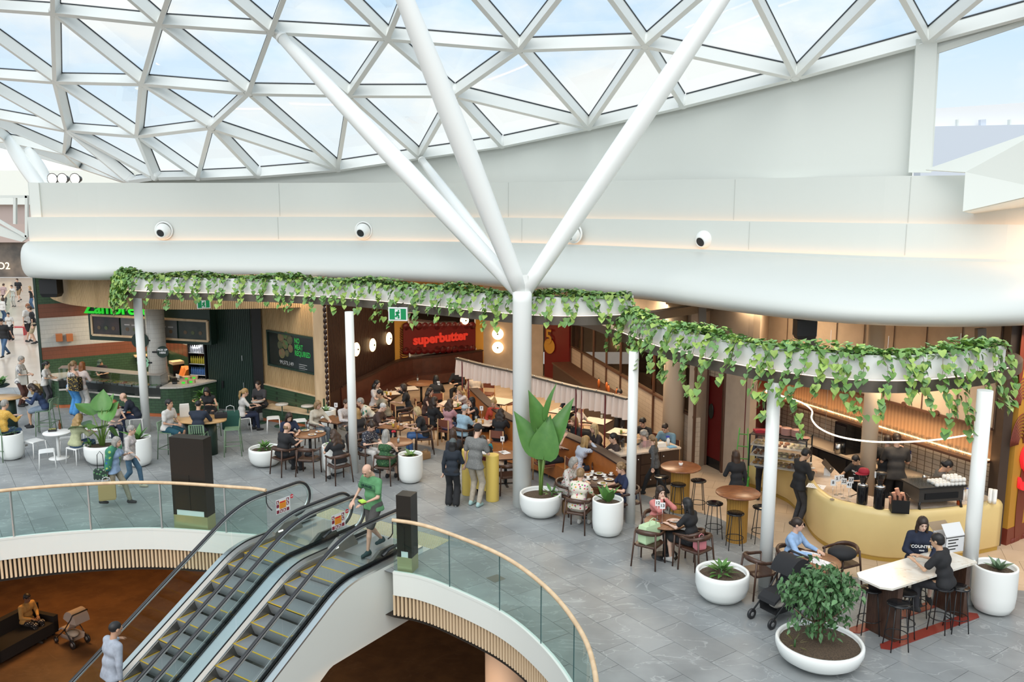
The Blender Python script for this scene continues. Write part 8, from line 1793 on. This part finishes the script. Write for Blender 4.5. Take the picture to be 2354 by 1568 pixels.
# kitchen behind the takeaway counter: back bench, grill light, orange cloth
kb0,kb1=Vector((ZB[0],ZB[1],0)).lerp(Vector((ZC[0],ZC[1],0)),.1),Vector((ZC[0],ZC[1],0));dk=(kb1-kb0);t=thing('kitchen_bench','steel kitchen bench along the rust tiled wall','counter',(kb0+kb1)/2+rot2(hd(ZB,ZC))*.4,math.atan2(dk.y,dk.x));lk=dk.length/2
bx(t,'steel_top',(-lk,-.3,.88),(lk,.3,.92),STEEL);bx(t,'carcass',(-lk,-.28,.05),(lk,.28,.88),mat('dark_steel',(.05,.05,.05),.35,.6));KBM=Matrix.Translation(t.location)@Matrix.Rotation(t.rotation_euler.z,4,'Z')
item('bread_warmer','black toaster oven on the kitchen bench','oven',KBM,(lk*.2,0,.92),[('body',lambda b:b.box((-.2,-.2,0),(.2,.2,.4)),BLACKG),('lid',lambda b:b.box((-.2,-.2,.4),(.2,.2,.5)),mat('kraft_light',(.55,.38,.22),.8))])
item('heat_station','heated orange lit food station on the kitchen bench','food station',KBM,(lk*.72,0,.92),[('pan',lambda b:b.box((-.3,-.2,0),(.3,.2,.12)),STEEL),('orange_wrap',lambda b:b.rings([[(x,-.15+y,.12+z) for y,z in((0,0),(.1,.25+.05*math.sin(x*20)),(.3,.28),(.32,0))] for x in(-.2,-.1,0,.1,.2,.28)],smooth=False),mat('orange_wrap',(.75,.2,.02),.6)),('sign',lambda b:b.box((-.3,-.22,.02),(.05,-.205,.14)),STICK)])
wall('wall_shelf_board',Vector((ZA[0],ZA[1],0)).lerp(Vector((ZB[0],ZB[1],0)),.72)+rot2(hd(ZA,ZB))*.3,Vector((ZB[0],ZB[1],0))+rot2(hd(ZA,ZB))*.3,1.35,1.4,WOODR,.3)
# carafes and tissues on the sideboard
cm=MB();cm.lathe([(.045,0),(.05,.15),(.035,.24),(.045,.28)],14,cap=False);cmm=cm.mesh('carafe',CLEAR)
for i in range(7):o=link('carafe',cmm,None,SDM@Vector((Ls*(.08+.075*i),.2+.12*(i%2),.95)));tag(o,'clear glass carafe on the marble topped sideboard','carafe','glass carafes on the sideboard')
t=thing('tissue_box','white tissue box on the marble topped sideboard','box',SDM@Vector((Ls*.76,.25,.95)),.3);bx(t,'box',(-.12,-.08,0),(.12,.08,.1),CERA);bx(t,'slot',(-.06,-.02,.1),(.06,.02,.11),STICK)
t=thing('spray_bottle','blue and white spray bottle on the sideboard','bottle',SDM@Vector((Ls*.9,.25,.95)));part(t,'bottle',lambda b:b.lathe([(.04,0),(.045,.14),(.015,.2)],12),CERA);bx(t,'trigger',(-.06,-.015,.2),(.03,.015,.25),mat('blue_plastic',(.05,.08,.4),.4))
t=thing('blue_cloth','folded blue cloth on the sideboard corner','cloth',SDM@Vector((Ls*.9,.08,.95)),.4);part(t,'cloth',lambda b:b.rings([[(-.12,y,.0),(0,y,.03+.02*math.sin(y*40)),(.12,y,.0)] for y in(-.08,-.03,.03,.08)],close=False,cap=False),mat('blue_towel',(.2,.42,.62),.9));bx(t,'fold',(-.1,-.07,0),(.1,.07,.02),MATS['blue_towel'])
# carton on the marble island
cx0=G(2178,1262,1.0);t=thing('carton','open white cardboard carton with printing on the marble island','box',cx0,math.radians(18));CW=mat('white_card',(.66,.66,.66),.8);CI=mat('card_inside',(.3,.22,.14),.8)
for lo,hi in(((-.2,-.15,0),(.2,-.14,.3)),((-.2,.14,0),(.2,.15,.3)),((-.2,-.15,0),(-.19,.15,.3)),((.19,-.15,0),(.2,.15,.3))):bx(t,'side',lo,hi,CW)
part(t,'flap',lambda b:b.rings([[(-.2,-.15,.3),(.2,-.15,.3),(.2,-.145,.3),(-.2,-.145,.3)],[(-.2,-.02,.48),(.2,-.02,.48),(.2,-.015,.48),(-.2,-.015,.48)]],smooth=False),CW);part(t,'flap',lambda b:b.rings([[(-.2,.15,.3),(.2,.15,.3),(.2,.145,.3),(-.2,.145,.3)],[(-.2,.3,.4),(.2,.3,.4),(.2,.295,.4),(-.2,.295,.4)]],smooth=False),CI)
for i in range(4):bx(t,'printed_line',(-.15,-.152,.05+i*.055),(.02+.05*(i%2),-.15,.07+i*.055),INKB)
bx(t,'printed_band',(-.2,-.152,.265),(.2,-.15,.28),INKB)
# bags on chairs
bag('tote_bag','pale green tote bag standing on the armchair by the round table',G(1492,1245,.46),40,.42,.2,.36,mat('mint_bag',(.5,.66,.4),.8),None,.14);bag('handbag','pink handbag on the armchair by the black dress',G(1608,1262,.46),20,.22,.12,.2,mat('pink_bag',(.65,.22,.25),.6),None,.12);bag('handbag','tan leather bag under the floral shirt chair',G(1306,1180,0),10,.26,.14,.3,mat('tan_leather_bag',(.28,.16,.07),.6),None,.15);bag('handbag','small brown bag on the floor by the lime planter',G(975,1055,0),40,.3,.2,.2,mat('tan_leather_bag',(.28,.16,.07),.6),None,.1)
cpq=thing('baseball_cap','dark cap lying on the armchair near the slim post','cap',G(708,1047,.46));part(cpq,'crown',lambda b:b.lathe([(.09,0),(.09,.04),(.05,.09),(0,.095)],18),mat('black_canvas',(.015,.015,.017),.8));part(cpq,'brim',lambda b:b.lathe([(1,0),(1,.01)],18,(.08,-.03,0),sx=.1,sy=.08),MATS['black_canvas'])
b=MB();b.sphere((0,0,.1),.26,12,8,(1,.8,.5));o=b.build('dark_coat',mat('black_canvas',(.015,.015,.017),.8),None,G(1935,1283,.62));tag(o,'dark coat heaped over the chair behind the ficus','coat')
# bar counter, bottles and bowls behind the valance
kc=[D4.lerp(D5,k)+rot2(hd(D4,D5))*.9 for k in(.15,.75)];dk=kc[1]-kc[0];t=thing('service_bar','dark service bar with lit food in front of the window wall','counter',(kc[0]+kc[1])/2,math.atan2(dk.y,dk.x));lk=dk.length/2;bx(t,'front',(-lk,-.3,0),(lk,.3,1.1),BROWND);bx(t,'top',(-lk,-.34,1.1),(lk,.34,1.15),DARKWOOD);KCM=Matrix.Translation(t.location)@Matrix.Rotation(t.rotation_euler.z,4,'Z')
for i in range(5):
 q=KCM@Vector((lk*(.3+.14*i),.1*(i%2),1.15));tt=thing('sauce_bottle','orange sauce bottle on the service bar, %s from the left'%('first','second','third','fourth','fifth')[i],'bottle',q,group='sauce bottles');part(tt,'bottle',lambda b:b.lathe([(.04,0),(.04,.2),(.012,.28)],12),mat('sauce_orange',(.5,.12,.02),.3));part(tt,'cap',lambda b:b.lathe([(.016,.28),(.016,.31)],10),BLACK)
area('service_bar_light',KCM@Vector((lk*.6,0,2.3)),.6,6,WARM)
